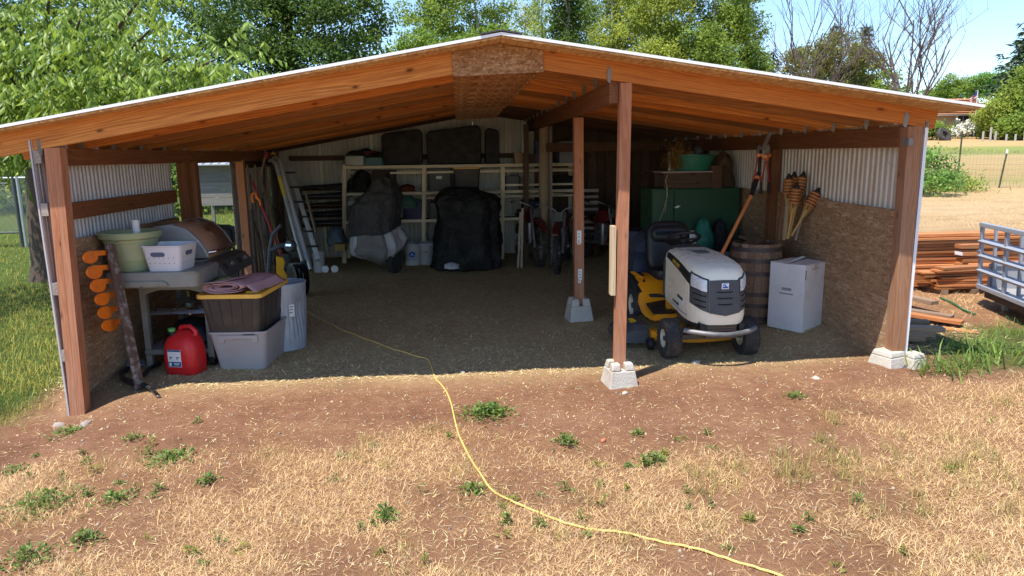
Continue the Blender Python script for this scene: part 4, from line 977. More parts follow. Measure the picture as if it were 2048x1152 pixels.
def wheel(parent, c, rad, w, rimr, tread_rows, name='wheel'):
    """axis on local Y"""
    e = bpy.data.objects.new(name, None); COL.objects.link(e); e.matrix_basis = Matrix.Translation(c); setp(e, parent); e.empty_display_size = .05
    Mx = Matrix.Rotation(R(90), 4, 'X'); h = w/2
    prof = [(rimr, -h*.8), (rimr+.02, -h*.95), (rad*.80, -h*1.0), (rad*.92, -h*.93), (rad*.975, -h*.72), (rad*.992, -h*.3), (rad*.995, 0), (rad*.992, h*.3), (rad*.975, h*.72), (rad*.92, h*.93), (rad*.80, h), (rimr+.02, h*.95), (rimr, h*.8)]
    t = MB(); t.lathe(prof, 40, Mx, close=False)
    nb = 30
    for k in range(tread_rows):
        zc = (-.8+1.6*k/(tread_rows-1))*h
        rr = rad*(.992 if abs(zc) < h*.5 else .965)
        for i in range(nb):
            a = 2*math.pi*(i+.5*(k % 2))/nb
            T = Mx @ Matrix.Rotation(a, 4, 'Z') @ Matrix.Translation((rr, 0, zc)) @ Matrix.Rotation(R(25 if k % 2 else -25), 4, 'X') @ Matrix.Rotation(R(-18*zc/h*1.2 if abs(zc) > h*.5 else 0), 4, 'Y')
            t.box((0, 0, 0), (.014, rad*.14, h*1.5/tread_rows*.72), T)
    t.build('tyre', M_tyre, e, smooth=40)
    s_ = 1
    rm = MB(); rm.lathe([(rimr+.012, -h*.86), (rimr, -h*.84), (rimr*.9, -h*.5), (rimr*.62, -h*.42), (rimr*.55, -h*.55), (rimr*.22, -h*.6), (rimr*.22, h*.6), (rimr*.55, h*.55), (rimr*.62, h*.42), (rimr*.9, h*.5), (rimr, h*.84), (rimr+.012, h*.86)], 32, Mx, close=False)
    rm.build('rim', M_rim, e, smooth=35)
    MB().lathe([(rimr*.26, -h*.8), (rimr*.3, -h*.74), (rimr*.3, h*.74), (rimr*.26, h*.8)], 16, Mx).build('hub_cap', M_char, e, smooth=40)
    return e
fa = (Vector((1.992+.03, 6.305+.08, 0)) + Vector((2.785+.0, 6.54+.10, 0)))/2
HEAD = math.atan2(-.999, .01)
WB = 1.24
hd = Vector((math.cos(HEAD), math.sin(HEAD), 0)); ra = fa - hd*WB
mw = thing('riding_mower', 'cream and yellow riding lawn mower parked under the roof beside the centre posts', 'riding mower', None, M=place((ra.x, ra.y, gz(fa.x, fa.y)-.002), HEAD))
for s_ in (-1, 1):
    wheel(mw, (WB, s_*.385, .19), .19, .155, .085, 5)
    wheel(mw, (0, s_*.36, .255), .255, .21, .12, 6)
# hood surface
KU = [(0, 1.66, 0), (.2, 1.645, .13), (.30, 1.60, .195), (.45, 1.50, .25), (.55, 1.40, .27), (.7, 1.22, .275), (1, .62, .255)]
def ztp(x): return float(np.interp(x, [.6, .8, 1.0, 1.2, 1.4, 1.52, 1.62, 1.68], [.995, .995, .988, .972, .94, .912, .87, .845]))
def HS(u, t, off=0):
    s_ = 1 if u >= 0 else -1; k = abs(u)
    x = float(np.interp(k, [a[0] for a in KU], [a[1] for a in KU])); y = float(np.interp(k, [a[0] for a in KU], [a[2] for a in KU]))
    ins = float(np.interp(t, [0, .12, .80, .88, .94, .975, 1], [.012, 0, 0, .012, .035, .07, .125]))
    f = max(0, min(1, (x-1.2)/.45))
    lean = .07*t*f + (.03*(1-t/.2) if t < .2 else 0)*f
    xx = x - lean - ins*.55*f; yy = y*(1-ins/.3) 
    zb = .40+.05*max(0, min(1, (1.3-x)/.7))
    z = zb + t*(ztp(xx)-zb)
    # outward normal in plan
    k2 = min(1, k+.02); x2 = float(np.interp(k2, [a[0] for a in KU], [a[1] for a in KU])); y2 = float(np.interp(k2, [a[0] for a in KU], [a[2] for a in KU]))
    k1 = max(0, k-.02); x1 = float(np.interp(k1, [a[0] for a in KU], [a[1] for a in KU])); y1 = float(np.interp(k1, [a[0] for a in KU], [a[2] for a in KU]))
    n_ = Vector((y2-y1, -(x2-x1), 0)); n_ = n_.normalized() if n_.length > 1e-6 else Vector((1, 0, 0))
    if k == 0: n_ = Vector((1, 0, 0))
    return Vector((xx+n_.x*off, s_*(yy+n_.y*off), z))
us = [-1, -.9, -.8, -.7, -.62, -.55, -.5, -.45, -.38, -.30, -.25, -.2, -.1, 0, .1, .2, .25, .30, .38, .45, .5, .55, .62, .7, .8, .9, 1]
ts = [0, .06, .12, .3, .5, .72, .80, .84, .88, .91, .94, .96, .975, 1]
hm = MB()
for t in ts: hm.v += [tuple(HS(u, t)) for u in us]
nu = len(us)
for j in range(len(ts)-1):
    for i in range(nu-1): hm.f.append((j*nu+i, j*nu+i+1, (j+1)*nu+i+1, (j+1)*nu+i)); hm.m.append(0)
top = (len(ts)-1)*nu
for i in range(nu//2): hm.f.append((top+i, top+i+1, top+nu-2-i, top+nu-1-i)); hm.m.append(0)
hood = hm.build('hood', M_cream, mw, smooth=42)
def patch(name, u0, u1, t0, t1, mt, parent, off=.004, n=8, tk=None):
    f0 = t0 if callable(t0) else (lambda w: t0); f1 = t1 if callable(t1) else (lambda w: t1)
    mb = MB(); fr = [[HS(u0+(u1-u0)*i/n, f0(i/n)+(f1(i/n)-f0(i/n))*j/5, off) for i in range(n+1)] for j in range(6)]
    bk = [[HS(u0+(u1-u0)*i/n, f0(i/n)+(f1(i/n)-f0(i/n))*j/5, -.006) for i in range(n+1)] for j in range(6)]
    for g in (fr, bk):
        for row in g: mb.v += [tuple(v) for v in row]
    q = (n+1)*6
    def id_(j, i, b_): return b_*q+j*(n+1)+i
    for j in range(5):
        for i in range(n): mb.f.append((id_(j, i, 0), id_(j, i+1, 0), id_(j+1, i+1, 0), id_(j+1, i, 0)))
    for i in range(n):
        mb.f.append((id_(0, i, 0), id_(0, i, 1), id_(0, i+1, 1), id_(0, i+1, 0))); mb.f.append((id_(5, i, 0), id_(5, i+1, 0), id_(5, i+1, 1), id_(5, i, 1)))
    for j in range(5):
        mb.f.append((id_(j, 0, 0), id_(j+1, 0, 0), id_(j+1, 0, 1), id_(j, 0, 1))); mb.f.append((id_(j, n, 0), id_(j, n, 1), id_(j+1, n, 1), id_(j+1, n, 0)))
    mb.m = [0]*len(mb.f)
    return mb.build(name, mt, parent, smooth=30)
gr = patch('grille', -.21, .21, lambda w: .20+.05*abs(w-.5)*2, lambda w: .87-.02*abs(w-.5)*2, M_char, mw, .012, 12)
for s_ in (-1, 1):
    sg = patch('side_grille', s_*.215, s_*.50, lambda w: .255+.10*w, lambda w: .605+.02*w, M_char, mw, .008, 8)
    for q in range(3): patch('grille_slot', s_*.25, s_*(.44-.02*q),   .54-.10*q, .562-.10*q, M_slot, sg, .011, 6)
    patch('lamp_housing', s_*.215, s_*.505, lambda w: .61+.02*w, lambda w: .865+.025*w, M_black, mw, .006, 8)
    hl = patch('headlight', s_*.235, s_*.475, lambda w: .635+.02*w, lambda w: .84+.025*w, M_lens, mw, .010, 8)
    patch('side_stripe', s_*.50, s_*.985, lambda w: .66+.18*w, lambda w: .85+.08*w, M_black, mw, .003, 12)
for q in range(3): patch('grille_slot', -.115+.008*q, .115-.008*q, .64-.115*q, .665-.115*q, M_slot, gr, .0145, 6)
# emblem, lettering
c = HS(0, .77, .016)
em = MB().loft([[(c.x-.002, y, c.z+z) for y, z in ((-.034, -.028), (.034, -.028), (.034, .028), (-.034, .028))], [(c.x+.004, y, c.z+z) for y, z in ((-.034, -.028), (.034, -.028), (.032, .028), (-.032, .028))]]).build('emblem', mat('emblem_white', (.8, .8, .82), .3, .03, bump=0), mw, bevel=.002)
M_eb = mat('emblem_blue', (.02, .10, .42), .35, .05, bump=0)
MB().prism([(c.x+.0055, y, c.z+z) for y, z in ((-.026, -.02), (.026, -.02), (.026, -.004), (.012, -.004), (.004, .012), (-.012, .012), (-.002, -.004), (-.026, -.004))], (.001, 0, 0)).build('emblem_mark', M_eb, em)
MB().prism([(c.x+.0055, y, c.z+z) for y, z in ((-.028, .004), (-.018, .004), (-.010, .02), (.022, .02), (.022, .024), (-.016, .024))], (.001, 0, 0)).build('emblem_mark', M_eb, em)
M_ylet = mat('yellow_lettering', (.8, .5, .03), .5, .05, bump=0)
st = [o for o in mw.children if o.name.startswith('side_stripe')]
for s_, so_ in zip((-1, 1), st):
    a, b_ = HS(s_*.93, .87, .005), HS(s_*.66, .81, .005)
    x = (b_-a) if s_ < 0 else (a-b_)
    up = HS(s_*.8, .86, .005)-HS(s_*.8, .78, .005)
    text('lettering', 'CUB CADET', .045, basis((a+b_)/2 + Vector((0, s_*.001, 0)), x, up), M_ylet, so_)
    a, b_ = HS(s_*.88, .15, .012), HS(s_*.66, .15, .012)
    x = (b_-a) if s_ < 0 else (a-b_)
    text('model_lettering', 'LTX 1046 KW', .034, basis((a+b_)/2+Vector((0, 0, .01)), x, (0, 0, 1)), M_ink, hood)
    ps = patch('decal', s_*.66, s_*.76, .21, .33, M_paper, hood, .003, 4)
    patch('decal_band', s_*.66, s_*.76, .285, .33, M_ink, ps, .0045, 4)
    patch('decal_line', s_*.56, s_*.84, .085, .095, M_eb, hood, .003, 4)
# hood vents on top: pale panel, duller cream than the hood, with dark slots
vx = .86
MB().add([(x, y, ztp(x)+.002) for x, y in ((.74, -.13), (.80, -.14), (1.06, -.06), (1.06, .06), (.80, .14), (.74, .13))], [(0, 1, 2, 3, 4, 5)]).build('hood_panel', mat('cream_panel', (.66, .645, .57), .3, .05, bump=.02), hood)
for i in range(4):
    x = .88+i*.045; MB().box((x, 0, ztp(x)+.004), (.013, .17-.015*i, .004)).build('hood_vent', M_char, hood)
# cowl, dash, steering wheel
MB().loft([[(.64, y, z) for y, z in ((-.265, .45), (.265, .45), (.27, .85), (.20, .985), (.1, 1.0), (-.1, 1.0), (-.20, .985), (-.27, .85))],
           [(.52, y, z) for y, z in ((-.24, .45), (.24, .45), (.25, .84), (.19, .99), (.1, 1.02), (-.1, 1.02), (-.19, .99), (-.25, .84))],
           [(.47, y, z) for y, z in ((-.18, .5), (.18, .5), (.2, .8), (.15, .92), (.1, .95), (-.1, .95), (-.15, .92), (-.2, .8))]]).build('dash_cowl', M_char, mw, smooth=45)
sw = MB(); T = Matrix.Translation((.40, 0, 1.06)) @ Matrix.Rotation(R(-28), 4, 'Y')
sw.tube([T @ Vector((.175*math.cos(2*math.pi*i/30), .175*math.sin(2*math.pi*i/30), 0)) for i in range(30)], .015, 8, closed=True)
sw = sw.build('steering_wheel', M_black, mw, smooth=60)
sp = MB(); 
for a in (90, 210, 330): sp.tube([T @ Vector((0, 0, -.02)), T @ Vector((.17*math.cos(R(a)), .17*math.sin(R(a)), 0))], .012, 6)
sp.lathe([(.045, -.05), (.05, -.01), (.03, .012)], 14, T).tube([T @ Vector((0, 0, -.03)), Vector((.50, 0, .88))], .022, 8)
sp.build('spokes', M_black, sw, smooth=50)
# seat
se_ = bpy.data.objects.new('seat', None); COL.objects.link(se_); setp(se_, mw); se_.empty_display_size = .05
def rbox(c, d, r_, ax, lean=0):
    mb = MB(); w, h = d[0], d[1]; T_ = Matrix.Translation(c) @ Matrix.Rotation(lean, 4, 'Y')
    ths = d[2]; rings = []
    for f, ins in ((-.5, .03), (-.46, .012), (-.3, 0), (.3, 0), (.44, .015), (.5, .045)):
        rings.append([T_ @ Vector((f*ths, x, y)) for x, y, _ in rrect(w-2*ins, h-2*ins, r_-ins*.3, 0, 5)])
    mb.loft(rings); return mb
rbox((-.13, 0, .90), (.50, .60, .14), .15, 'x', R(-12)).build('backrest', M_seat, se_, smooth=50)
rbox((-.085, 0, 1.06), (.43, .18, .12), .08, 'x', R(-12)).build('headrest_roll', M_seat, se_, smooth=50)
MB().loft([rrect(.42, .46, .10, .58, 4, .03, 0), rrect(.46, .50, .12, .62, 4, .03, 0), rrect(.44, .48, .12, .68, 4, .03, 0), rrect(.36, .38, .1, .70, 4, .03, 0)]).build('cushion', M_seat, se_, smooth=50)
# body: fenders, step-through, foot boards
def ysec(x, pts): return [Vector((x, y, z)) for y, z in pts]
for s_ in (-1, 1):
    f = MB(); secs = []
    for x, zt, zo, yo in ((-.36, .50, .36, .44), (-.30, .575, .46, .47), (-.12, .61, .50, .48), (.12, .61, .50, .48), (.26, .56, .44, .47), (.36, .46, .34, .46), (.44, .36, .27, .45), (.55, .315, .25, .44), (.74, .31, .25, .42)):
        secs.append([Vector((x, s_*.12, zt)), Vector((x, s_*(yo-.05), zt)), Vector((x, s_*(yo-.012), zt-.02)), Vector((x, s_*yo, zt-.06)), Vector((x, s_*yo, zo)), Vector((x, s_*(yo-.015), zo)), Vector((x, s_*(yo-.03), zt-.07)), Vector((x, s_*.12, zt-.03))])
    if s_ < 0: secs = secs[::-1]
    f.loft(secs)
    fo = f.build('fender', M_myel, mw, smooth=40)
    # black cover let into the fender side, with the lift lever slot
    cv_ = MB(); cs = []
    for x, zt, w in ((-.30, .615, .13), (-.12, .635, .15), (.10, .635, .14), (.24, .59, .11), (.34, .50, .08)):
        cs.append([Vector((x, s_*(.47-w), zt-.02)), Vector((x, s_*(.475), zt-.03)), Vector((x, s_*.488, zt-.06)), Vector((x, s_*.488, zt-.16 if x < .2 else zt-.10)), Vector((x, s_*(.46), zt-.13)), Vector((x, s_*(.47-w), zt-.05))])
    if s_ < 0: cs = cs[::-1]
    cv_.loft(cs); cv_.build('fender_cover', M_black, mw, smooth=40)
    MB().prism([(.40, s_*.18, .385), (.74, s_*.18, .318), (.74, s_*.41, .318), (.46, s_*.41, .362)], (0, 0, .012)).build('foot_mat', M_black, mw, bevel=.003)
for i in range(9): MB().box((.20-.045*i, -.40, .615), (.014, .05, .012)).build('lever_notch', M_myel, mw)
MB().loft([[(x, y, z) for y, z in ((-.14, .30), (.14, .30), (.14, zt), (-.14, zt))] for x, zt in ((-.30, .52), (.1, .585), (.3, .52), (.5, .46), (.66, .62))]).build('tunnel', M_myel, mw, bevel=.02)
MB().prism([(.60, -.235, .33), (.60, .235, .33), (.60, .235, .52), (.60, -.235, .52)], (.05, 0, 0)).build('firewall', M_myel, mw)
MB().tube([(.56, -.20, .36), (.60, -.23, .47), (.60, -.37, .485)], [.012, .012, .02], 8).build('brake_pedal', M_black, mw, smooth=50)
MB().box((.60, -.345, .485), (.07, .13, .03)).build('pedal_pad', M_black, mw, bevel=.01)
# rear plate / springs and hose loops behind the seat
for s_ in (-.12, .12):
    pts = [(-.22+.02*math.cos(i*.9), s_+.02*math.sin(i*.9), .585+i*.0028) for i in range(40)]
    MB().tube(pts, .004, 5).build('seat_spring', M_steel, mw, smooth=60)
# chassis, deck, chute
MB().box((.85, 0, .30), (1.45, .30, .09)).box((WB, 0, .20), (.07, .66, .05)).build('chassis', M_grilldark, mw, bevel=.008)
dk = MB(); 
dk.loft([[(x, y, z) for x, y in ((.22, -.40), (.34, -.52), (.80, -.55), (.98, -.42), (1.04, 0), (.98, .42), (.80, .55), (.34, .52), (.22, .40))] for z in (.075, .18)] +
        [[(.62+(x-.62)*.8, y*.82, .215) for x, y in ((.22, -.40), (.34, -.52), (.80, -.55), (.98, -.42), (1.04, 0), (.98, .42), (.80, .55), (.34, .52), (.22, .40))]])
dk.build('mower_deck', M_myel, mw, smooth=35)
ch = MB(); ch.loft([[(x, y, z) for x, z in ((.30, .06), (.92, .06), (.92, .19), (.86, .235), (.36, .235), (.30, .19))] for y in (-.50, -.66)] + [[(x, -.80, z) for x, z in ((.36, .05), (.86, .05), (.84, .11), (.80, .14), (.42, .14), (.38, .11))]])
cho = ch.build('discharge_chute', M_char, mw, smooth=35)
MB().prism([(.60, -.60, .236), (.72, -.58, .236), (.76, -.64, .225), (.66, -.68, .213), (.58, -.66, .215)], (0, 0, .014)).build('warning_decal', mat('yellow_decal', (.85, .52, .03), .5, .2, 30, bump=0), cho)
for (x, y) in ((.99, -.50), (1.0, .48)):
    MB().lathe([(.03, -.025), (.058, -.03), (.062, -.015), (.062, .015), (.058, .03), (.03, .025)], 18, place((x, y, .066), 0, 1, R(90))).build('gauge_wheel', M_black, mw, smooth=40)
mb = MB()
for i in range(700):
    x, y = random.uniform(.36, .95), random.uniform(-.5, -.36); a = random.uniform(0, 6.28); L = random.uniform(.01, .04)
    mb.add([(x, y, .205+random.uniform(0, .02)), (x+.003, y+.002, .208), (x+L*math.cos(a), y+L*math.sin(a), .22+random.uniform(0, .02))], [(0, 1, 2)])
o = mb.build('grass_clippings', M_strawg, mw); o['kind'] = 'stuff'
# front: exhaust grate, bumper
MB().box((1.53, 0, .34), (.10, .30, .13)).build('exhaust_box', M_grilldark, mw, bevel=.01)
for i in range(4): MB().box((1.585, 0, .29+i*.026), (.01, .27, .012)).build('exhaust_slat', mat('rusty_steel', (.16, .10, .06), .7, .3, 20, .3, metal=.3), mw)
for s_ in (-1, 1): MB().prism([(1.50, s_*.16, .43), (1.60, s_*.16, .40), (1.60, s_*.16, .30), (1.50, s_*.16, .27)], (0, s_*.05, 0)).build('bumper_bracket', M_black, mw)
def bum(u): return Vector((1.70-.16*abs(u)**2.2, u*.34, .325+.015*abs(u)))
MB().tube([bum(-1+2*i/16) for i in range(17)], [.024]*17, 10).build('bumper', mat('worn_bumper', (.20, .20, .21), .5, .5, 5, .1, metal=.3, dirt=(.03, .03, .034), damt=.95, dscale=3), mw, smooth=60)
MB().tube([(WB, -.32, .20), (WB+.02, -.25, .28), (WB-.2, -.1, .29)], .014, 6).tube([(WB, .32, .20), (WB+.02, .25, .28), (WB-.2, .1, .29)], .014, 6).build('steering_link', M_grilldark, mw, smooth=60)
# hose hanging behind the seat
hp = MB(); H0 = mw.matrix_basis
for q in range(4):
    pts = []
    for i in range(22):
        t = i/21; a = R(95+t*125)
        pts.append(H0 @ Vector((-.36-.03*q, -.02+math.cos(a)*(.34+.025*q)*1.0, .66+math.sin(a)*(.42+.02*q)*.95)))
    hp.tube(pts, .011, 7)
tag(hp.build('rubber_hose', M_black, None, smooth=60), 'black rubber hose looped behind the mower seat', 'hose')

# ------------------------------------------------------------------ white carton, barrel, torches, pole saw
M_card = mat('white_cardboard', (.74, .72, .71), .75, .07, 4, .12, dirt=(.42, .38, .36), damt=.4, dscale=3)
M_kraft = mat('kraft_card', (.34, .235, .14), .85, .12, 6, .2)
cA, cB, cC = G(1545, 628), G(1603, 666), G(1658, 655)
bw, bd, bh = .40, .36, .60
ang = math.atan2(cC.y-cB.y, cC.x-cB.x)
bxM = place((cB.x, cB.y, gz(cB.x, cB.y)), R(34))
carton = thing('cardboard_box', 'tall white cardboard carton with flaps standing before the barrel', 'box', None, M=bxM)
w_, d_, h_ = .39, .40, .71
for nm, poly, vec in (('side', [(0, 0, 0), (w_, 0, 0), (w_, 0, h_), (0, 0, h_)], (0, .006, 0)), ('side', [(0, d_, 0), (w_, d_, 0), (w_, d_, h_), (0, d_, h_)], (0, -.006, 0)),
                      ('side', [(0, .006, 0), (0, d_-.006, 0), (0, d_-.006, h_), (0, .006, h_)], (.006, 0, 0)), ('side', [(w_, .006, 0), (w_, d_-.006, 0), (w_, d_-.006, h_), (w_, .006, h_)], (-.006, 0, 0))):
    MB().prism(poly, vec).build(nm, M_card, carton)
MB().prism([(0, 0, h_+.001), (w_, 0, h_+.001), (w_, d_*.5, h_+.012), (0, d_*.49, h_-.004)], (0, 0, .005)).build('flap', M_card, carton)
MB().prism([(0, d_, h_+.002), (0, d_*.5, h_+.006), (w_*.72, d_*.52, h_+.050), (w_, d_*.55, h_+.028), (w_, d_, h_+.002)], (0, 0, .005)).build('flap', M_card, carton)
MB().prism([(.012, .012, .02), (w_-.012, .012, .02), (w_-.012, d_-.012, .02), (.012, d_-.012, .02)], (0, 0, h_-.06)).build('contents', M_kraft, carton)
MB().box((.012, -.0005, h_-.1), (.012, .002, .10)).build('print', M_ink, carton)
MB().box((w_/2, -.0004, h_-.03), (.05, .0016, .06)).build('tape', mat('packing_tape', (.55, .48, .38), .3, .1, bump=.05), carton)
MB().box((-.0004, d_*.5, h_*.62), (.0016, .11, .03)).build('print', MATS['sticker_ink'] if False else mat('grey_print', (.30, .29, .30), .8, .1, bump=0), carton)
MB().box((-.0004, d_*.5, h_*.55), (.0016, .16, .015)).build('print', MATS['grey_print'], carton)
MB().box((w_*.55, -.0004, .012), (w_*.8, .0016, .02)).build('scuff', MATS['packing_tape'], carton)
for i in range(7): MB().box((.13+i*.022, -.0005, h_-.045-.004*math.sin(i)), (.009, .002, .026)).build('stain', mat('faint_print', (.40, .33, .30), .8, .1, bump=0), carton)
# barrel
bp = Vector((3.33, 7.62, 0)); bp.z = gz(bp.x, bp.y)
W_stave = wood('stave_wood', (.17, .10, .06), (.33, .21, .135), ring=10, knots=False, stretch=1, hue=.3)
M_hoop = mat('rusty_hoop', (.10, .075, .065), .65, .3, 20, .3, metal=.4, dirt=(.22, .11, .05), damt=.5)
barrel = thing('wooden_barrel', 'old oak half-open barrel with iron hoops by the right wall', 'barrel', None, M=Matrix.Translation(bp))
HB = .88
def br(z): return .262+.045*math.sin(math.pi*min(1, max(0, z/HB)))
NS = 22
for i in range(NS):
    a0, a1 = 2*math.pi*i/NS+.006, 2*math.pi*(i+1)/NS-.006; mb = MB(); rings = []
    for z in np.linspace(0, HB, 9):
        r_ = br(z)+random.uniform(-.0015, .0015)
        rings.append([Vector((rr*math.cos(a), rr*math.sin(a), z)) for rr, a in ((r_, a0), (r_*1.002, (a0+a1)/2), (r_, a1), (r_-.025, a1), (r_-.025, a0))])
    mb.loft(rings); mb.build('stave', W_stave, barrel, smooth=40)
for z in (.05, .20, .33, .56, .70, .82):
    MB().lathe([(br(z-.024)+.001, z-.024), (br(z-.024)+.006, z-.024), (br(z+.024)+.006, z+.024), (br(z+.024)+.001, z+.024)], 44, close=False).build('hoop', M_hoop, barrel, smooth=40)
MB().lathe([(.25, .66), (0, .66)], 30, close=False).build('fill', mat('barrel_rubbish', (.05, .04, .035), .9, .4, 20, .8, 30, bdist=.03), barrel)
# scrap sticking out of the barrel top
for i, (x, y, rx, rz_) in enumerate(((-.10, -.08, 20, 30), (.03, -.05, -15, 100), (-.02, .1, 10, 160))):
    o = MB().box((0, 0, 0), (.30, .10, .03)).build('scrap_board', W_dark, None, world=place(bp+Vector((x, y, .875)), R(rz_), 1, R(rx*2), R(-18)))
    tag(o, ['short dark offcut tilted in the barrel top', 'dark offcut lying across the barrel rim', 'dark offcut at the back of the barrel top'][i], 'board')
# bamboo torches
M_bam = mat('bamboo_cane', (.50, .30, .09), .5, .2, 12, .15, dirt=(.25, .14, .05), damt=.4)
M_wov = mat('woven_bamboo', (.20, .075, .02), .6, .4, 50, .5, 90, dirt=(.18, .08, .03), damt=.6, dscale=30)
def torch(base, top, label, r_=.05, cap=True):
    base, top = Vector(base), Vector(top); d = (top-base).normalized(); L = (top-base).length
    e = thing('bamboo_torch', label, 'garden torch', base, 'bamboo garden torches in the barrel')
    MB().tube([base, base+d*(L-.22)], .013, 8).build('cane', M_bam, e, smooth=60)
    T = Matrix.Translation(top-d*.22) @ d.to_track_quat('Z', 'Y').to_matrix().to_4x4()
    for k in range(6):
        a = R(60*k); MB().tube([base+d*(L-.34), top-d*.17+(T.to_3x3() @ Vector((math.cos(a), math.sin(a), 0)))*r_*.85], .005, 5).build('split_cane', M_bam, e, smooth=60)
    hb_ = MB().lathe([(.02, -.0), (r_*.82, .04), (r_, .10), (r_, .17), (r_*.9, .21), (r_*.55, .22)], 18, T).build('woven_head', M_wov, e, smooth=40)
    for k in range(5): MB().tube([T @ Vector((math.cos(2*math.pi*i/18)*(r_+.003), math.sin(2*math.pi*i/18)*(r_+.003), .055+.034*k)) for i in range(18)], .0075, 5, closed=True).build('weave_band', mat('weave_orange', (.55, .235, .07), .6, .4, 60, .4, 90), hb_, smooth=60)
    MB().lathe([(r_*.6, .21), (r_*.62, .225), (.02, .245), (.012, .27)], 14, T).build('oil_can', M_black, e, smooth=40)
def ip(px, py, Y): return A(px, py, Y)
for (bx_, tx, Y, lb) in (((1575, 478), (1593, 375), 7.45, 'short bamboo torch with dark lid at the front of the barrel bunch'), ((1572, 476), (1578, 356), 7.6, 'upright bamboo torch at the back left of the barrel bunch'), ((1578, 476), (1606, 352), 7.62, 'upright bamboo torch at the back right of the barrel bunch'),
                         ((1583, 472), (1634, 384), 7.4, 'bamboo torch leaning furthest out of the barrel to the right'), ((1570, 474), (1588, 352), 7.68, 'bamboo torch half hidden in the middle of the barrel bunch')):
    torch(ip(*bx_, Y), ip(*tx, Y), lb, .052)
for (b0, b1, Y, lb, mt_) in (((1556, 478), (1570, 365), 7.65, 'bare wooden stick at the left of the barrel torches', W_beam), ((1590, 480), (1604, 430), 7.5, 'grey wooden stake among the torches in the barrel', W_block), ((1567, 480), (1577, 380), 7.6, 'thin wooden lath beside the barrel torches', W_pale)):
    o = lumber('wooden_stick', None, ip(*b0, Y), ip(*b1, Y), .03, .022, mt_); tag(o, lb, 'stick', 'sticks in the barrel')
# pole saw standing against the right beam
M_opole = mat('orange_pole', (.72, .25, .08), .4, .1, 14, .1, dirt=(.3, .12, .06), damt=.3)
a0, a1, a2, a3 = A(1437, 520, 7.55), A(1502, 392, 8.0), A(1518, 345, 8.1), A(1540, 262, 8.2)
gnd = a0 + (a0-a1).normalized()*1.0
gnd.z = max(gnd.z, gz(gnd.x, gnd.y))
ps = thing('pole_saw', 'orange-handled pole saw leaning from behind the mower up to the beam', 'pole saw', gnd)
MB().tube([gnd, a1], .021, 10).build('pole', M_opole, ps, smooth=60)
MB().tube([a1.lerp(a0, -.02), a1.lerp(a2, .5), a2], [.026, .028, .026], 10).build('sleeve', M_black, ps, smooth=60)
MB().tube([a2.lerp(a1, .3), a2.lerp(a1, .18)], .032, 12).build('clamp', M_opole, ps, smooth=50)
hd_ = A(1522, 300, 8.15)
MB().tube([a2, hd_], .018, 8).build('upper_pole', M_black, ps, smooth=60)
MB().box((0, 0, 0), (.05, .05, .13)).build('saw_head', M_opole, ps, world=basis(A(1524, 312, 8.14), (.3, 1, 0), (.2, 0, 1)), bevel=.012)
MB().prism([hd_, hd_+Vector((.05, 0, .0)), A(1546, 262, 8.2), A(1541, 255, 8.2), A(1531, 275, 8.2)], (0, .004, 0)).build('saw_blade', mat('grey_blade', (.28, .29, .29), .45, .15, metal=.6), ps)
# loppers on the post
for i, (px, lb) in enumerate(((1517, 'red-handled loppers hanging left of the pole saw'), (1534, 'red-handled loppers hanging right of the pole saw head'))):
    t = A(px, 300, 8.27); e = thing('loppers', lb, 'loppers', t, 'loppers hanging on the right wall post')
    for s_ in (-1, 1):
        j = t+Vector((0, 0, -.08))
        MB().tube([j, j+Vector((s_*.035, 0, -.22)), j+Vector((s_*.05, 0, -.30))], [.008, .010, .012], 8).build('handle', mat('red_handle', (.42, .03, .03), .4, .1, bump=.05), e, smooth=60)
        MB().tube([j+Vector((s_*.05, 0, -.30)), j+Vector((s_*.06, 0, -.44))], .015, 8).build('grip', M_black, e, smooth=60)
    MB().prism([t+Vector(v) for v in ((-.02, -.01, -.09), (.02, -.01, -.09), (.035, -.01, .02), (.01, -.01, .07), (-.02, -.01, .03))], (0, .006, 0)).build('blade', M_steel, e)
MB_or = MB().loft([[A(x, y, 8.25) for x, y in ((1524, 318), (1532, 322), (1543, 312), (1542, 306), (1532, 310))], [A(x, y, 8.20) for x, y in ((1524, 318), (1532, 322), (1543, 312), (1542, 306), (1532, 310))]])
tag(MB_or.build('orange_trigger', M_opole, None, bevel=.004), 'small orange plastic trigger grip hanging by the loppers', 'grip')
# ------------------------------------------------------------------ back of the shed
M_cover = mat('charcoal_cover', (.055, .052, .052), .75, .25, 5, .9, 9, dirt=(.11, .10, .095), damt=.4, bdist=.06)
M_coverb = mat('black_cover', (.016, .016, .016), .7, .3, 5, 1.0, 9, dirt=(.06, .055, .05), damt=.6, bdist=.07, spec=.3)
M_coverw = mat('pale_cover_band', (.46, .46, .49), .7, .12, 6, .25, 30, dirt=(.25, .24, .23), damt=.5, bdist=.01)
SY = 12.35
W_shelf = wood('shelf_pine', (.62, .52, .36), (.82, .72, .54), ring=7, knots=False, hue=.12)
unit = thing('storage_shelves', 'long pale timber shelving along the back wall', 'shelves', gp(-.2, SY))
def sp_(px, py, Y=SY): return A(px, py, Y)
for px in (689, 848, 1006, 1150):
    t, b_ = sp_(px, 330), sp_(px-2, 490); b_.z = gz(b_.x, SY)
    for dy in (0, .5): lumber('upright', unit, (b_.x, SY+dy, b_.z), (t.x, SY+dy, t.z), .05, .065, W_shelf, up=(1, 0, 0))
xl, xr = sp_(689, 333).x, sp_(1152, 330).x
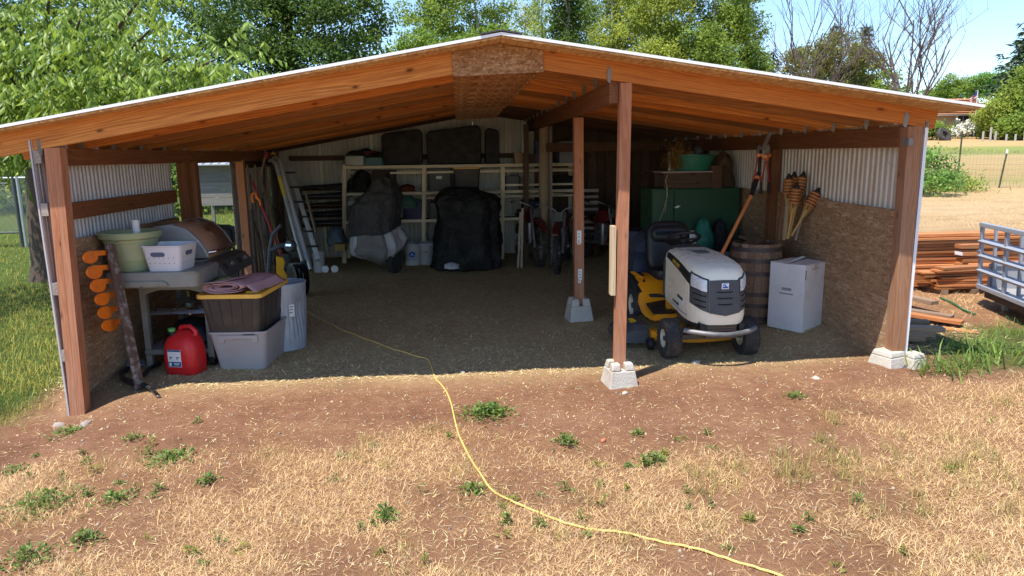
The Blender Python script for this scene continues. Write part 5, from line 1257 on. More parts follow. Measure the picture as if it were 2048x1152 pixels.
for py in (333, 386, 441):
    z = sp_(850, py).z
    for dy, dz in ((-.027, 0), (.527, 0), (.25, -.09)):
        if dy == .25 and py == 441: continue
        lumber('rail', unit, (xl-.02, SY+dy if dy != .25 else SY+.46, z+dz), (xr, SY+dy if dy != .25 else SY+.46, z+dz), .03, .05, W_shelf)
    for i in range(4): lumber('shelf_board', unit, (xl, SY+.06+i*.125, z-.003), (xr, SY+.06+i*.125, z-.003), .115, .018, W_dark)
for py, px0, px1 in ((345, 780, 1150), (373, 1010, 1150), (396, 850, 1150)):
    z = sp_(850, py).z; lumber('rail', unit, (sp_(px0, py).x, SY+.03, z), (sp_(px1, py).x, SY+.03, z), .022, .035, W_shelf)
def pxbox(name, label, x0, x1, y0, y1, Y, depth, mt, cat, group=None, bevel=.01, taper=0, lidm=None, lidname='lid'):
    """a box seen at pixel extents, its front face on depth Y"""
    a, b_ = A(x0, y1, Y), A(x1, y0, Y); w, h = b_.x-a.x, b_.z-a.z
    e = thing(name, label, cat, ((a.x+b_.x)/2, Y+depth/2, a.z), group)
    cx, cy = (a.x+b_.x)/2, Y+depth/2
    MB().loft([rrect(w*(1-taper), depth*(1-taper), min(w, depth)*.08, a.z, 3, cx, cy), rrect(w, depth, min(w, depth)*.08, a.z+h*.93, 3, cx, cy)]).build('body', mt, e, smooth=40)
    MB().loft([rrect(w*1.04, depth*1.04, min(w, depth)*.08, a.z+h*.93, 3, cx, cy), rrect(w*1.04, depth*1.04, min(w, depth)*.08, a.z+h*.985, 3, cx, cy), rrect(w*.95, depth*.95, min(w, depth)*.08, a.z+h, 3, cx, cy)]).build(lidname, lidm or mt, e, smooth=40)
    return e
M_clear = mat('clear_tub', (.36, .38, .36), .35, .15, 20, .05); M_teal = mat('teal_box', (.06, .16, .17), .5, .4, 30, .05)
M_nav = mat('navy_plastic', (.03, .035, .10), .5, .15, 8, .1); M_dgrey = mat('dark_grey_tub', (.075, .078, .08), .5, .15, 8, .1)
M_grn = mat('green_tub', (.035, .21, .14), .4, .12, 6, .08, dirt=(.15, .22, .18), damt=.3); M_cab = mat('green_cabinet', (.02, .075, .036), .5, .2, 4, .1, dirt=(.03, .06, .035), damt=.6)
pxbox('plastic_bin', 'clear plastic bin with green contents at the left end of the top shelf', 690, 727, 311, 331, SY+.02, .35, M_clear, 'storage bin', lidm=mat('bin_green', (.07, .20, .10), .5, .3, 30))
pxbox('plastic_bin', 'flat teal box beside the clear bin on the top shelf', 729, 765, 315, 331, SY+.02, .3, M_teal, 'storage bin')
mb = MB(); a = A(705, 300, SY+.2)
mb.grid(lambda u, v: (a.x-.1+.6*u, SY+.05+.3*v, A(700, 311, SY).z+.01+.10*math.sin(u*math.pi)**.6*math.sin(v*math.pi)**.5+.015*math.sin(u*14)), 16, 8)
tag(mb.build('dark_blanket', M_coverb, None, smooth=180), 'dark folded blanket lying on the bins of the top shelf', 'blanket')
mb = MB(); a = A(726, 308, SY+.1); mb.grid(lambda u, v: (a.x+.2*u, SY+.0+.2*v, a.z+.02+.03*math.sin(u*math.pi)*math.sin(v*math.pi)+.008*math.sin(u*9)), 8, 6)
tag(mb.build('pink_cloth', mat('pink_cloth', (.28, .05, .11), .8, .2), None, smooth=180, solid=.01), 'small pink cloth on the blanket of the top shelf', 'cloth')
# tall black rounded panels standing on the shelf top
zt_ = A(850, 331, SY).z
for (x0, x1, ytl, ytr, lb) in ((765, 846, 266, 258, 'wide black plastic liner with rounded top at the left of the shelf top'), (855, 963, 262, 250, 'widest black rounded plastic liner in the middle of the shelf top'), (971, 999, 256, 258, 'narrow black rounded plastic liner near the round post')):
    Y = SY+.22; a, b_ = A(x0, 331, Y), A(x1, 331, Y); zl, zr = A(x0, ytl, Y).z, A(x1, ytr, Y).z; w = b_.x-a.x; r_ = min(.09, w*.35)
    poly = [(a.x, Y, zt_+.012), (b_.x, Y, zt_+.012)]
    for i in range(6): t = R(90*i/5); poly.append((b_.x-r_+r_*math.cos(t), Y, zr-r_+r_*math.sin(t)))
    for i in range(6): t = R(90+90*i/5); poly.append((a.x+r_+r_*math.cos(t), Y, zl-r_+r_*math.sin(t)))
    tag(MB().prism(poly, (0, .13, 0)).build('bed_liner', mat('liner_black', (.010, .010, .010), .55, .4, 4, .5, 12, spec=.3, bdist=.02), None, bevel=.02), lb, 'bed liner', 'black liners on the shelf top')
pxbox('plastic_tote', 'dark grey lidded tote on the middle shelf beside the yellow-lidded one', 856, 903, 336, 384, SY+.02, .42, M_dgrey, 'storage tote', taper=.1)
pxbox('plastic_tote', 'black tote with yellow lid high on the back shelves', 908, 960, 334, 384, SY-.06, .42, M_tblk, 'storage tote', taper=.12, lidm=M_tyel)
o = MB().box((0, 0, 0), (.10, .003, .05)).build('paper_label', M_paper, None, world=Matrix.Translation(A(878, 355, SY+.012))); tag(o, 'small white paper label on the dark grey shelf tote', 'label')
pxbox('plastic_tote', 'navy blue tote on the middle shelf behind the covered motorcycle', 806, 845, 402, 440, SY+.02, .42, M_nav, 'storage tote', taper=.1)
pxbox('carton', 'small brown carton at the right of the shelf top', 1029, 1046, 305, 329, SY+.06, .25, M_kraft, 'box')
pxbox('carton', 'dark brown carton behind the round post on the shelf top', 1056, 1074, 308, 329, SY+.06, .25, mat('dark_kraft', (.12, .08, .055), .85, .2), 'box')
pxbox('plastic_tote', 'blue tote half hidden behind the round post on the shelf top', 1072, 1086, 282, 328, SY+.06, .35, mat('blue_plastic', (.03, .045, .16), .5, .1), 'storage tote')
pxbox('plastic_tote', 'pale grey tote between the round post and middle post on the shelf top', 1118, 1149, 282, 328, SY+.05, .35, mat('pale_tub', (.20, .22, .25), .5, .1), 'storage tote')
# cloths and bags on the shelves
def lump(name, label, cat, x0, x1, y0, y1, Y, depth, mt, seed=0, amp=.12):
    a, b_ = A(x0, y1, Y), A(x1, y0, Y); c = Vector(((a.x+b_.x)/2, Y+depth/2, a.z)); w, h = b_.x-a.x, b_.z-a.z
    mb = MB(); rings = []
    for j in range(9):
        t = j/8; k = (1-t**2.6)**.5 if t < 1 else .03; k = max(.05, k)*(.9+.1*math.sin(t*9+seed))
        rings.append([(c.x+math.cos(2*math.pi*i/26)*w/2*k*(1+amp*math.sin(i*1.7+j*.9+seed)), c.y+math.sin(2*math.pi*i/26)*depth/2*k*(1+amp*math.sin(i*2.3+j+seed)), c.z+h*t*(1+.05*math.sin(i+seed))) for i in range(26)])
    mb.loft(rings); return tag(mb.build(name, mt, None, smooth=60), label, cat)
lump('red_bag', 'crumpled red bag on the middle shelf', 'bag', 794, 832, 369, 388, SY+.02, .35, mat('red_cloth', (.16, .035, .022), .8, .2), 1)
lump('green_tarp', 'folded green tarp spilling over the middle shelf edge', 'tarp', 775, 838, 386, 418, SY-.12, .25, mat('green_tarp', (.05, .13, .10), .55, .2, 12, .3, 20), 4)
lump('black_sack', 'black sack with a white mark on the upper shelf behind the bike cover', 'bag', 700, 742, 340, 384, SY+.05, .3, M_coverb, 6)
lump('grey_sack', 'grey sack on the middle shelf beside the covered motorcycle', 'bag', 690, 735, 352, 386, SY+.16, .25, M_dgrey, 8)
lump('white_bag', 'white bag low on the shelf at the left of the covered motorcycle', 'bag', 690, 715, 397, 412, SY, .2, M_coverw, 9)
# covered motorcycles
def covered(name, label, cat, Y, sil, mt, folds, seed, depthk=.9):
    e = thing(name, label, cat, gp(A(sil[-1][0], sil[-1][2], Y).x, Y))
    rings = []; n = 72
    for (xa, xb, y) in sil[::-1]:
        a, b_ = A(xa, y, Y), A(xb, y, Y); c = (a+b_)/2; w = (b_.x-a.x)/2
        d = max(.05, min(.55, w*depthk+.12)); ring = []
        hfrac = (sil[-1][2]-y)/(sil[-1][2]-sil[0][2])
        for i in range(n):
            th = 2*math.pi*i/n; nv = Vector((math.cos(th)*2.2, math.sin(th)*2.2, hfrac*4+seed)); f = 1+.10*mnoise.noise(nv)*min(1, 3*(1-hfrac)+.3)+.05*mnoise.noise(nv*2.7)+folds*(1-hfrac)**.7*(.6*math.sin(th*9+seed+hfrac*2)+.4*math.sin(th*17+seed*2+hfrac*5))
            ring.append(Vector((c.x+math.copysign(abs(math.cos(th))**.8, math.cos(th))*w*f, Y+.35+math.copysign(abs(math.sin(th))**.8, math.sin(th))*d*f, c.z)))
        if name == 'covered_motorcycle':
            for v in ring: v.z += .22*(v.x-c.x)*min(1, 1.6*hfrac+.5) - .05*math.sin(v.x*9)*(1-hfrac)
        rings.append(ring)
    out = []
    for r0, r1 in zip(rings[:-1], rings[1:]):
        for q in range(5): out.append([a_.lerp(b_, q/5) for a_, b_ in zip(r0, r1)])
    out.append(rings[-1]); n2 = len(out)
    for j, ring in enumerate(out):
        cc_ = sum(ring, Vector())/len(ring); edge = 1 if 0 < j < n2-1 else .6
        for v in ring:
            p_ = v*3.2+Vector((seed*7, 0, 0)); rd = 1-abs(mnoise.noise(Vector((p_.x*1.6, p_.y*1.6, p_.z*.55))))*2.2
            r2 = 1-abs(mnoise.noise(p_*2.3))*2
            dr = (v-cc_); dr.z = 0
            v += dr.normalized()*(.045*rd+.018*r2)*edge
    return e, out
e, rings = covered('covered_motorcycle', 'motorcycle under a charcoal cover with pale lower band', 'motorcycle', 11.2,
    [(757, 768, 350), (748, 776, 358), (738, 784, 372), (722, 790, 388), (703, 798, 405), (699, 798, 425), (700, 790, 447), (703, 793, 468), (703, 800, 482), (702, 806, 496), (708, 800, 508), (722, 788, 520), (736, 776, 527)], None, .075, 2)
k = 25
MB().loft(rings[k:], cap=False).build('cover', M_cover, e, smooth=60, solid=.006)
n = 72
for i0, i1, mt_ in ((0, 14, M_coverw), (14, 38, M_cover), (38, 46, M_coverw), (46, 58, M_cover), (58, 72, M_coverw)):
    mb = MB(); cols = list(range(i0, i1+1))
    for r_ in rings[:k+1]: mb.v += [tuple(r_[i % n]) for i in cols]
    q = len(cols); mb.f = [(j*q+i, j*q+i+1, (j+1)*q+i+1, (j+1)*q+i) for j in range(k) for i in range(q-1)]; mb.m = [0]*len(mb.f)
    mb.build('cover_band', mat('grey_cover_band', (.20, .19, .18), .75, .15, 6, .25) if mt_ is M_cover else mt_, e, smooth=60, solid=.006)
wc = A(793, 522, 11.3)
MB().lathe([(.13, -.05), (.20, -.055), (.225, -.03), (.225, .03), (.20, .055), (.13, .05)], 26, place((wc.x-.03, 11.35, gz(wc.x, 11.35)+.225), R(65), 1, R(90))).build('front_tyre', M_tyre, e, smooth=40)
e, rings = covered('covered_quad', 'large machine under a black cover in the middle of the back wall', 'covered vehicle', 11.4,
    [(895, 945, 377), (884, 962, 385), (876, 985, 393), (872, 1000, 402), (880, 1000, 420), (884, 996, 440), (878, 996, 465), (872, 997, 490), (867, 999, 515), (866, 1001, 538)], None, .085, 5, .75)
MB().loft(rings, cap=False).build('cover', M_coverb, e, smooth=60, solid=.006)
mb = MB(); mb.v = [tuple(v) for v in rings[-1]]; mb.f = [tuple(range(len(mb.v)))]; mb.m = [0]; mb.build('cover_top', M_coverb, e, smooth=60)
lump('white_plastic_bag', 'crumpled white plastic bag on the floor before the black cover', 'bag', 889, 918, 526, 539, 11.05, .2, mat('white_film', (.55, .57, .62), .4, .15), 3, .25)
# buckets
def bucket(px, Y, label, hpx, mk=True, h=.37, r_=.15):
    c = A(px, 498, Y); p = Vector((c.x, Y, gz(c.x, Y)))
    e = thing('plastic_bucket', label, 'bucket', None, M=Matrix.Translation(p))
    MB().lathe([(r_*.87, 0), (r_*.88, .01), (r_*.98, h*.84), (r_*1.05, h*.85), (r_*1.05, h*.88), (r_, h*.89), (r_*1.0, h), (r_*.96, h), (r_*.86, .02), (0, .02)], 28, close=False).build('pail', mat('bucket_white', (.44, .45, .46), .45, .08, 6, .05, dirt=(.3, .29, .27), damt=.4), e, smooth=35)
    MB().tube([(-r_*1.05, 0, h*.86)]+[(-r_*1.05*math.cos(t), -.1*math.sin(t)-r_*.75*math.sin(t), h*.86-.14*math.sin(t)) for t in np.linspace(.1, 3.04, 14)]+[(r_*1.05, 0, h*.86)], .003, 5).build('bail', M_steel, e, smooth=60)
    if mk:
        MB().lathe([(.055, 0), (.055, .002)], 22, place((0, -r_*.95-.001, h*.52), 0, 1, R(93))).build('logo_disc', M_eb, e)
        text('logo_letters', 'R', .06, place((0, -r_*.955-.006, h*.52), 0, 1, R(90)), M_paper, e)
        MB().box((0, -r_*.93, h*.28), (.10, .004, .012)).build('logo_line', M_eb, e)
    else: text('bucket_letters', 'OIL', .06, place((0, -r_*.96-.004, h*.6), 0, 1, R(90)), M_dgrey, e)
    return e
bucket(825, 12.05, 'white bucket with round blue logo before the shelves', 44)
bucket(853, 12.1, 'white bucket with dark lettering half behind the black cover', 44, False)
bucket(636, 11.6, 'plain white bucket at the foot of the ladders', 44, False, h=.34, r_=.10)

# dirt bikes
M_bred = mat('bike_red', (.13, .012, .012), .35, .1, bump=.03); M_alu = mat('bike_alloy', (.32, .32, .33), .35, .2, metal=.8)
def bike(label, loc, rz_, s=1.0, col_=None):
    e = thing('dirt_bike', label, 'motorcycle', None, 'dirt bikes parked at the back', M=place(loc, rz_, s))
    fm = col_ or M_bred
    for x, r_ in ((.68, .34), (-.66, .32)):
        w = MB(); Mx = Matrix.Translation((x, 0, r_)) @ Matrix.Rotation(R(90), 4, 'X')
        w.lathe([(r_-.075, -.035), (r_-.03, -.05), (r_, -.02), (r_, .02), (r_-.03, .05), (r_-.075, .035), (r_-.075, -.035)], 30, Mx, close=False)
        for i in range(32): w.box((0, 0, 0), (.02, .03, .08), Mx @ Matrix.Rotation(2*math.pi*i/32, 4, 'Z') @ Matrix.Translation((r_, 0, 0)))
        wo = w.build('wheel', M_tyre, e, smooth=40)
        sp = MB().lathe([(.05, -.05), (.05, .05)], 12, Mx)
        for i in range(14): a = 2*math.pi*i/14; sp.tube([Mx @ Vector((.04*math.cos(a), .04*math.sin(a), .03*(-1)**i)), Mx @ Vector(((r_-.075)*math.cos(a+.2), (r_-.075)*math.sin(a+.2), 0))], .003, 4)
        sp.build('spokes', M_alu, wo, smooth=50)
    for s_ in (-1, 1):
        MB().tube([(.68, s_*.09, .34), (.50, s_*.09, .78), (.42, s_*.09, 1.0)], [.028, .03, .024], 8).build('fork_leg', M_alu, e, smooth=60)
        MB().tube([(.40, 0, .96), (.42, s_*.10, 1.05), (.36, s_*.30, 1.13), (.28, s_*.40, 1.12)], .012, 7).build('handlebar', M_alu, e, smooth=60)
        MB().tube([(.29, s_*.34, 1.125), (.27, s_*.42, 1.12)], .018, 8).build('grip', M_black, e, smooth=60)
        MB().tube([(-.66, s_*.08, .32), (-.1, s_*.09, .36)], .022, 6).build('swingarm', M_alu, e, smooth=60)
    MB().tube([(.42, 0, .92), (.1, 0, .82), (-.25, 0, .72), (-.6, 0, .82)], .022, 7).tube([(.42, 0, .86), (.25, 0, .40), (-.1, 0, .30), (-.2, 0, .70)], .022, 7).build('frame', fm, e, smooth=60)
    MB().loft([rrect(.30, .16, .05, .34, 3, .04, 0), rrect(.34, .2, .06, .5, 3, .04, 0), rrect(.2, .18, .05, .72, 3, .1, 0)]).build('engine', M_alu, e, smooth=40)
    MB().loft([[(x, y, z) for y, z in ((-w, zb), (w, zb), (w*1.1, (zb+zt)/2), (w*.5, zt), (-w*.5, zt), (-w*1.1, (zb+zt)/2))] for x, w, zb, zt in ((.38, .06, .80, .90), (.25, .13, .74, .97), (.02, .13, .74, .94), (-.12, .07, .76, .88))]).build('tank', fm, e, smooth=45)
    MB().loft([[(x, y, z) for y, z in ((-w, zb), (w, zb), (w, zt-.02), (w*.6, zt), (-w*.6, zt), (-w, zt-.02))] for x, w, zb, zt in ((.0, .07, .82, .9), (-.2, .11, .80, .88), (-.55, .10, .84, .92), (-.65, .06, .88, .92))]).build('saddle', M_black, e, smooth=45)
    MB().loft([[(x, y, z) for y, z in ((-w, zt-.03), (w, zt-.03), (w*.8, zt), (-w*.8, zt))] for x, w, zt in ((.35, .06, .84), (.55, .075, .84), (.8, .075, .78), (1.0, .05, .70))]).build('front_fender', fm, e, smooth=45)
    MB().loft([[(x, y, z) for y, z in ((-w, zt-.03), (w, zt-.03), (w*.8, zt), (-w*.8, zt))] for x, w, zt in ((-.5, .08, .82), (-.75, .08, .84), (-.98, .05, .80))]).build('rear_fender', fm, e, smooth=45)
    MB().box((.50, 0, .93), (.02, .15, .16)).build('number_plate', M_dgrey, e, bevel=.02, world=Matrix.Rotation(0, 4, 'Y'))
    return e
for px, py, Y, rz_, lb in ((1062, 545, 11.95, -80, 'dirt bike left of the round post facing out'), (1128, 540, 11.3, -105, 'red dirt bike between the round post and the middle post'), (1205, 530, 11.6, -70, 'dirt bike partly hidden by the front centre post')):
    c = A(px, py, Y); bike(lb, (c.x, Y+.2, gz(c.x, Y)), R(rz_), .95)
# stakes by the left bike
for i, (a, b_, mt_) in enumerate((((1036, 548), (1041, 424), W_block), ((1043, 545), (1045, 416), W_pale))):
    t, q = A(*b_, 11.5), A(*a, 11.5); q.z = gz(q.x, 11.5)
    tag(lumber('wooden_stake', None, q, t, .02, .035, mt_, up=(1, 0, 0)), ['grey wooden stake standing before the left dirt bike', 'pale-topped wooden stake beside the grey one'][i], 'stake', 'stakes before the dirt bikes')
# pallet on its side
a0, a1 = A(1168, 480, 12.2), A(1196, 480, 12.2); e = thing('wooden_pallet', 'slatted pallet standing on edge behind the middle post', 'pallet', gp((a0.x+a1.x)/2, 12.2))
for i in range(8):
    z = A(1180, 381+i*12.5, 12.2).z; lumber('slat', e, (A(1150, 400, 12.2).x, 12.2, z), (a1.x, 12.2, z), .02, .05, W_block)
for x in (a0.x, a1.x-.03): lumber('stringer', e, (x, 12.24, gz(x, 12.2)), (x, 12.24, A(1180, 378, 12.2).z), .04, .05, W_dark, up=(1, 0, 0))
# blue drum
c = A(1283, 560, 9.5); p = Vector((c.x, 9.6, gz(c.x, 9.6)))
tag(MB().lathe([(.25, 0), (.265, .02), (.265, .25), (.275, .27), (.265, .29), (.265, .55), (.275, .57), (.265, .59), (.265, .82), (.25, .85), (.20, .85)], 32, Matrix.Translation(p)).build('plastic_drum', mat('drum_blue', (.035, .05, .10), .5, .1), None, smooth=35), 'dark blue plastic drum behind the front centre post', 'drum')
# green cabinet
YC = 9.3
a, b_ = A(1306, 378, YC), A(1482, 378, YC); xm = A(1349, 400, YC).x; zt_ = a.z; zb_ = gz(3.0, YC)
cab = thing('steel_cabinet', 'tall green steel cabinet at the back of the right bay', 'cabinet', ((a.x+b_.x)/2, YC+.3, zb_))
MB().box(((a.x+b_.x)/2, YC+.32, (zt_+zb_)/2), (b_.x-a.x, .58, zt_-zb_)).build('body', M_cab, cab, bevel=.01)
for x0_, x1_ in ((a.x+.01, xm-.006), (xm+.006, b_.x-.01)):
    d_o = MB().box(((x0_+x1_)/2, YC+.02, (zt_+zb_)/2), (x1_-x0_, .025, zt_-zb_-.03)).build('door', M_cab, cab, bevel=.008)
    MB().box((x0_+.05 if x0_ > a.x+.1 else x1_-.05, YC+.002, zb_+.75), (.02, .015, .10)).build('handle', M_steel, d_o, bevel=.004)
sc_ = A(1354, 414, YC-.002); MB().prism([sc_+Vector(v) for v in ((-.04, 0, -.01), (.01, 0, -.015), (.05, 0, .015), (.0, 0, .018))], (0, .004, 0)).build('scrap_label', M_paper, cab)
# on the cabinet: flat crate, green tub, boxes, hay
a, b_ = A(1326, 343, YC+.05), A(1432, 378, YC+.05)
cr = thing('flat_crate', 'flat dark wooden crate on top of the green cabinet', 'crate', ((a.x+b_.x)/2, YC+.3, zt_))
for y in (YC+.06, YC+.52): lumber('side_board', cr, (a.x+.02, y, zt_+(a.z-zt_)*.47), (b_.x-.02, y, zt_+(a.z-zt_)*.47), .02, (a.z-zt_)*.9, W_dark)
for i in range(5): lumber('slat', cr, (a.x-.01, YC+.08+i*.105, a.z-.012), (b_.x-.005, YC+.08+i*.105, a.z-.012), .09, .018, W_block)
c = A(1385, 343, YC+.3); tubz = a.z+.001
tub = thing('round_tub', 'round green plastic tub on the flat crate', 'tub', (c.x, YC+.3, tubz))
MB().lathe([(.235, 0), (.245, .01), (.285, .19), (.30, .20), (.30, .215), (.28, .215), (.235, .02), (0, .02)], 36, Matrix.Translation((c.x, YC+.3, tubz)), close=False).build('basin', M_grn, tub, smooth=35)
MB().box((c.x+.31, YC+.3, tubz+.205), (.06, .12, .02)).build('lug', M_grn, tub, bevel=.006)
n = 2200; th = rng.uniform(0, 6.28, n); hh = rng.uniform(0, 1, n)
P = np.column_stack([c.x-.235+rng.normal(0, .075, n), YC+.22+rng.normal(0, .06, n), tubz+.02+np.abs(rng.normal(.10, .09, n))])
V, F = blades(P, rng.uniform(.05, .14, n), .004, rng.uniform(.3, .95, n))
tag(link_mesh('hay_bundle', np_mesh('hay_bundle', V, F, np.repeat(rng.uniform(0, 1, n), 5)), leafmat('hay', (.30, .19, .06), .4, .1, .8, .1)), 'loose bundle of dry hay left of the green tub', 'hay')
lump('burlap_bale', 'brown rounded burlap bundle right of the green tub', 'bundle', 1428, 1482, 303, 376, YC+.25, .4, mat('burlap', (.13, .085, .05), .9, .3, 14, .5, 60), 7, .05)
pxbox('carton', 'dark brown box stacked beside the green tub', 1424, 1446, 330, 377, YC+.03, .3, mat('brown_box', (.12, .06, .035), .8, .2), 'box')
lump('dark_cone', 'dark cone-shaped sack standing in the green tub', 'sack', 1388, 1412, 290, 312, YC+.25, .15, M_dgrey, 2)
cpt = A(1335, 350, YC-.02)
tag(MB().tube([cpt, A(1331, 362, YC-.02), A(1334, 372, YC-.02), A(1335, 390, YC-.03), A(1327, 420, YC-.03), A(1318, 445, YC-.03)], .004, 5).tube([A(1334, 372, YC-.02), A(1333, 400, YC-.03), A(1330, 425, YC-.03)], .004, 5).build('twine', W_pale, None, smooth=60), 'loose twine hanging down the front of the green cabinet', 'twine')
# green push machine behind the hood
c = A(1425, 520, 8.7); p = Vector((c.x, 8.75, gz(c.x, 8.75)))
e = thing('green_mower', 'green and black push mower tucked behind the riding mower', 'lawn mower', None, M=place(p, R(-115)))
MB().loft([rrect(.62, .50, .12, .07, 4), rrect(.64, .52, .14, .20, 4), rrect(.50, .40, .12, .26, 4)]).build('deck', M_cab, e, smooth=40)
MB().loft([rrect(.26, .26, .09, .26, 4), rrect(.28, .28, .1, .40, 4), rrect(.18, .18, .07, .47, 4)]).build('engine', M_black, e, smooth=40)
for x in (-.25, .25):
    for y in (-.29, .29): MB().lathe([(.05, -.025), (.095, -.025), (.1, 0), (.095, .025), (.05, .025)], 18, place((x, y, .1), 0, 1, R(90))).build('wheel', M_tyre, e, smooth=40)
for s_ in (-1, 1): MB().tube([(-.28, s_*.22, .22), (-.60, s_*.22, .70), (-.76, s_*.20, .94)], .013, 7).build('handle_tube', M_black, e, smooth=60)
MB().tube([(-.76, -.20, .94), (-.80, 0, .97), (-.76, .20, .94)], .016, 7).build('crossbar', M_black, e, smooth=60)
lump('grass_bag', 'dark green grass bag beside the push mower', 'bag', 1392, 1440, 438, 500, 8.95, .35, M_grn, 5, .08)
lump('black_bag', 'black sack behind the orange pole', 'bag', 1425, 1470, 440, 510, 9.0, .3, M_coverb, 11, .1)
o = MB().box((0, 0, 0), (.34, .18, .02)).build('grey_board', mat('blue_grey_board', (.20, .24, .28), .6, .2), None, world=place(A(1463, 515, 8.3), .2, 1, .7, .1), bevel=.004); tag(o, 'blue-grey board leaning between the mower and the barrel', 'board')
o = MB().loft([rrect(.13, .09, .03, 0, 3), rrect(.10, .07, .03, .16, 3), rrect(.05, .05, .02, .22, 3)]).build('white_jug', M_paper, None, world=place(A(1382, 497, 8.3), .4), smooth=40); tag(o, 'white plastic jug showing behind the steering wheel', 'jug')
pz_ = gz(o.matrix_basis.translation.x, 8.3)
e = thing('stool', 'plain dark stool under the white jug', 'stool', (o.matrix_basis.translation.x, 8.3, pz_))
zs2 = o.matrix_basis.translation.z-.002
MB().box((e.location.x, 8.3, zs2-.015), (.3, .3, .03)).build('seat', W_dark, e)
for dx in (-.12, .12):
    for dy in (-.12, .12): MB().bar((e.location.x+dx, 8.3+dy, pz_), (e.location.x+dx, 8.3+dy, zs2-.03), .03, .03).build('leg', W_dark, e)

# ------------------------------------------------------------------ tools at the left wall
W_han = wood('tool_handle', (.27, .18, .09), (.46, .34, .19), ring=8, knots=False, stretch=.1)
def leaner(name, label, a, b_, Y0, Y1, r_, mt, cat='garden tool', head=None, n=8):
    t, q = A(*a, Y1), A(*b_, Y0)
    q.z = max(q.z, gz(q.x, q.y))
    e = thing(name, label, cat, q, 'long-handled tools at the left wall')
    MB().tube([q, t], r_, n).build('handle', mt, e, smooth=60)
    return e, t, q
e, t, q = leaner('rake', 'wooden-handled rake nearest the doorway post', (494, 330), (520, 548), 11.1, 11.0, .016, W_han)
for i in range(6): MB().tube([q+Vector((-.12+.05*i, 0, .03)), q+Vector((-.12+.05*i, -.07, .005))], .005, 5).build('tine', M_steel, e, smooth=60)
e, t, q = leaner('hoe', 'pale wooden hoe handle beside the doorway', (510, 330), (526, 550), 11.2, 11.25, .017, W_han)
MB().box((q.x+.02, q.y-.04, q.z+.03), (.15, .10, .012)).build('blade', M_steel, e)
e, t, q = leaner('shovel', 'long tan shovel handle leaning right', (518, 345), (572, 540), 11.3, 11.5, .018, W_han)
MB().grid(lambda u, v: (q.x-.10+.2*u, q.y-.04-.04*math.sin(u*math.pi), q.z+.28*v), 6, 6).build('blade', M_dgrey, e, smooth=60, solid=.004)
e, t, q = leaner('fork', 'worn wooden fork handle behind the red one', (510, 400), (545, 545), 11.3, 11.35, .017, W_han)
for i in range(4): MB().tube([q+Vector((-.09+.06*i, -.02, .25)), q+Vector((-.09+.06*i, -.03, .0))], .006, 5).build('tine', M_steel, e, smooth=60)
e, t, q = leaner('broom', 'dark broom stick at the left of the chain', (525, 395), (548, 548), 11.45, 11.6, .014, W_dark)
MB().box((q.x, q.y, q.z+.08), (.3, .06, .12)).build('bristles', M_kraft, e, bevel=.01)
e, t, q = leaner('pole', 'thin black rod crossing behind the ladder', (545, 410), (588, 500), 11.0, 11.3, .007, M_black)
e = thing('snow_shovel', 'snow shovel with red shaft, orange grip and yellow scoop', 'shovel', gp(A(560, 555, 10.4).x, 10.4), 'long-handled tools at the left wall')
t, q = A(504, 361, 10.9), A(562, 512, 10.5)
MB().tube([t, q], .015, 8).build('shaft', mat('red_shaft', (.45, .02, .03), .4, .1), e, smooth=60)
g_ = [A(508, 405, 10.75), A(503, 398, 10.75), A(505, 388, 10.75), A(511, 385, 10.75), A(513, 394, 10.75), A(520, 402, 10.75), A(521, 411, 10.75)]
MB().tube(g_, .018, 8).build('grip', M_or, e, smooth=60)
sc = [(552, 512), (566, 515), (570, 525), (567, 538), (575, 552), (578, 562), (553, 566)]
MB().prism([A(x, y, 10.4) for x, y in sc], (0, .02, 0)).build('scoop', mat('yellow_scoop', (.80, .38, .01), .45, .08), e, bevel=.006)
e, t, q = leaner('axe', 'curved axe handle hanging high by the chain', (531, 310), (519, 358), 11.3, 11.3, .016, W_han)
MB().box((t.x+.01, t.y, t.z), (.05, .03, .10)).build('head', mat('red_paint', (.3, .02, .02), .5, .1), e, bevel=.006)
# chain and hook hanging from the beam
e = thing('hanging_chain', 'rusty yellow chain hanging in a loop from the left beam', 'chain', A(536, 395, 11.6))
for s_ in (-1, 1):
    for i in range(15):
        c = A(536+s_*4, 332+i*4.4, 11.6); pts = []
        for k in range(10):
            a = 2*math.pi*k/10; u = .014*math.cos(a); w = .024*math.sin(a)
            pts.append(c+(Vector((u, 0, w)) if i % 2 else Vector((0, u, w))))
        MB().tube(pts, .0045, 5, closed=True).build('chain_link', mat('yellow_chain', (.36, .24, .07), .5, .2, metal=.3), e, smooth=60)
tag(MB().tube([A(x, y, 11.4) for x, y in ((544, 320), (549, 318), (552, 312), (550, 307), (545, 306), (542, 309))], .014, 8).build('yellow_hook', mat('hook_yellow', (.55, .30, .04), .5, .1), None, smooth=60), 'big yellow hook screwed under the beam by the ladder', 'hook')
tag(MB().bar(A(529, 392, 11.65), A(530, 320, 11.65), .05, .012, up=(0, 1, 0)).build('blue_strap', mat('blue_strap', (.03, .05, .13), .7, .2), None), 'dark blue strap hanging beside the chain', 'strap')
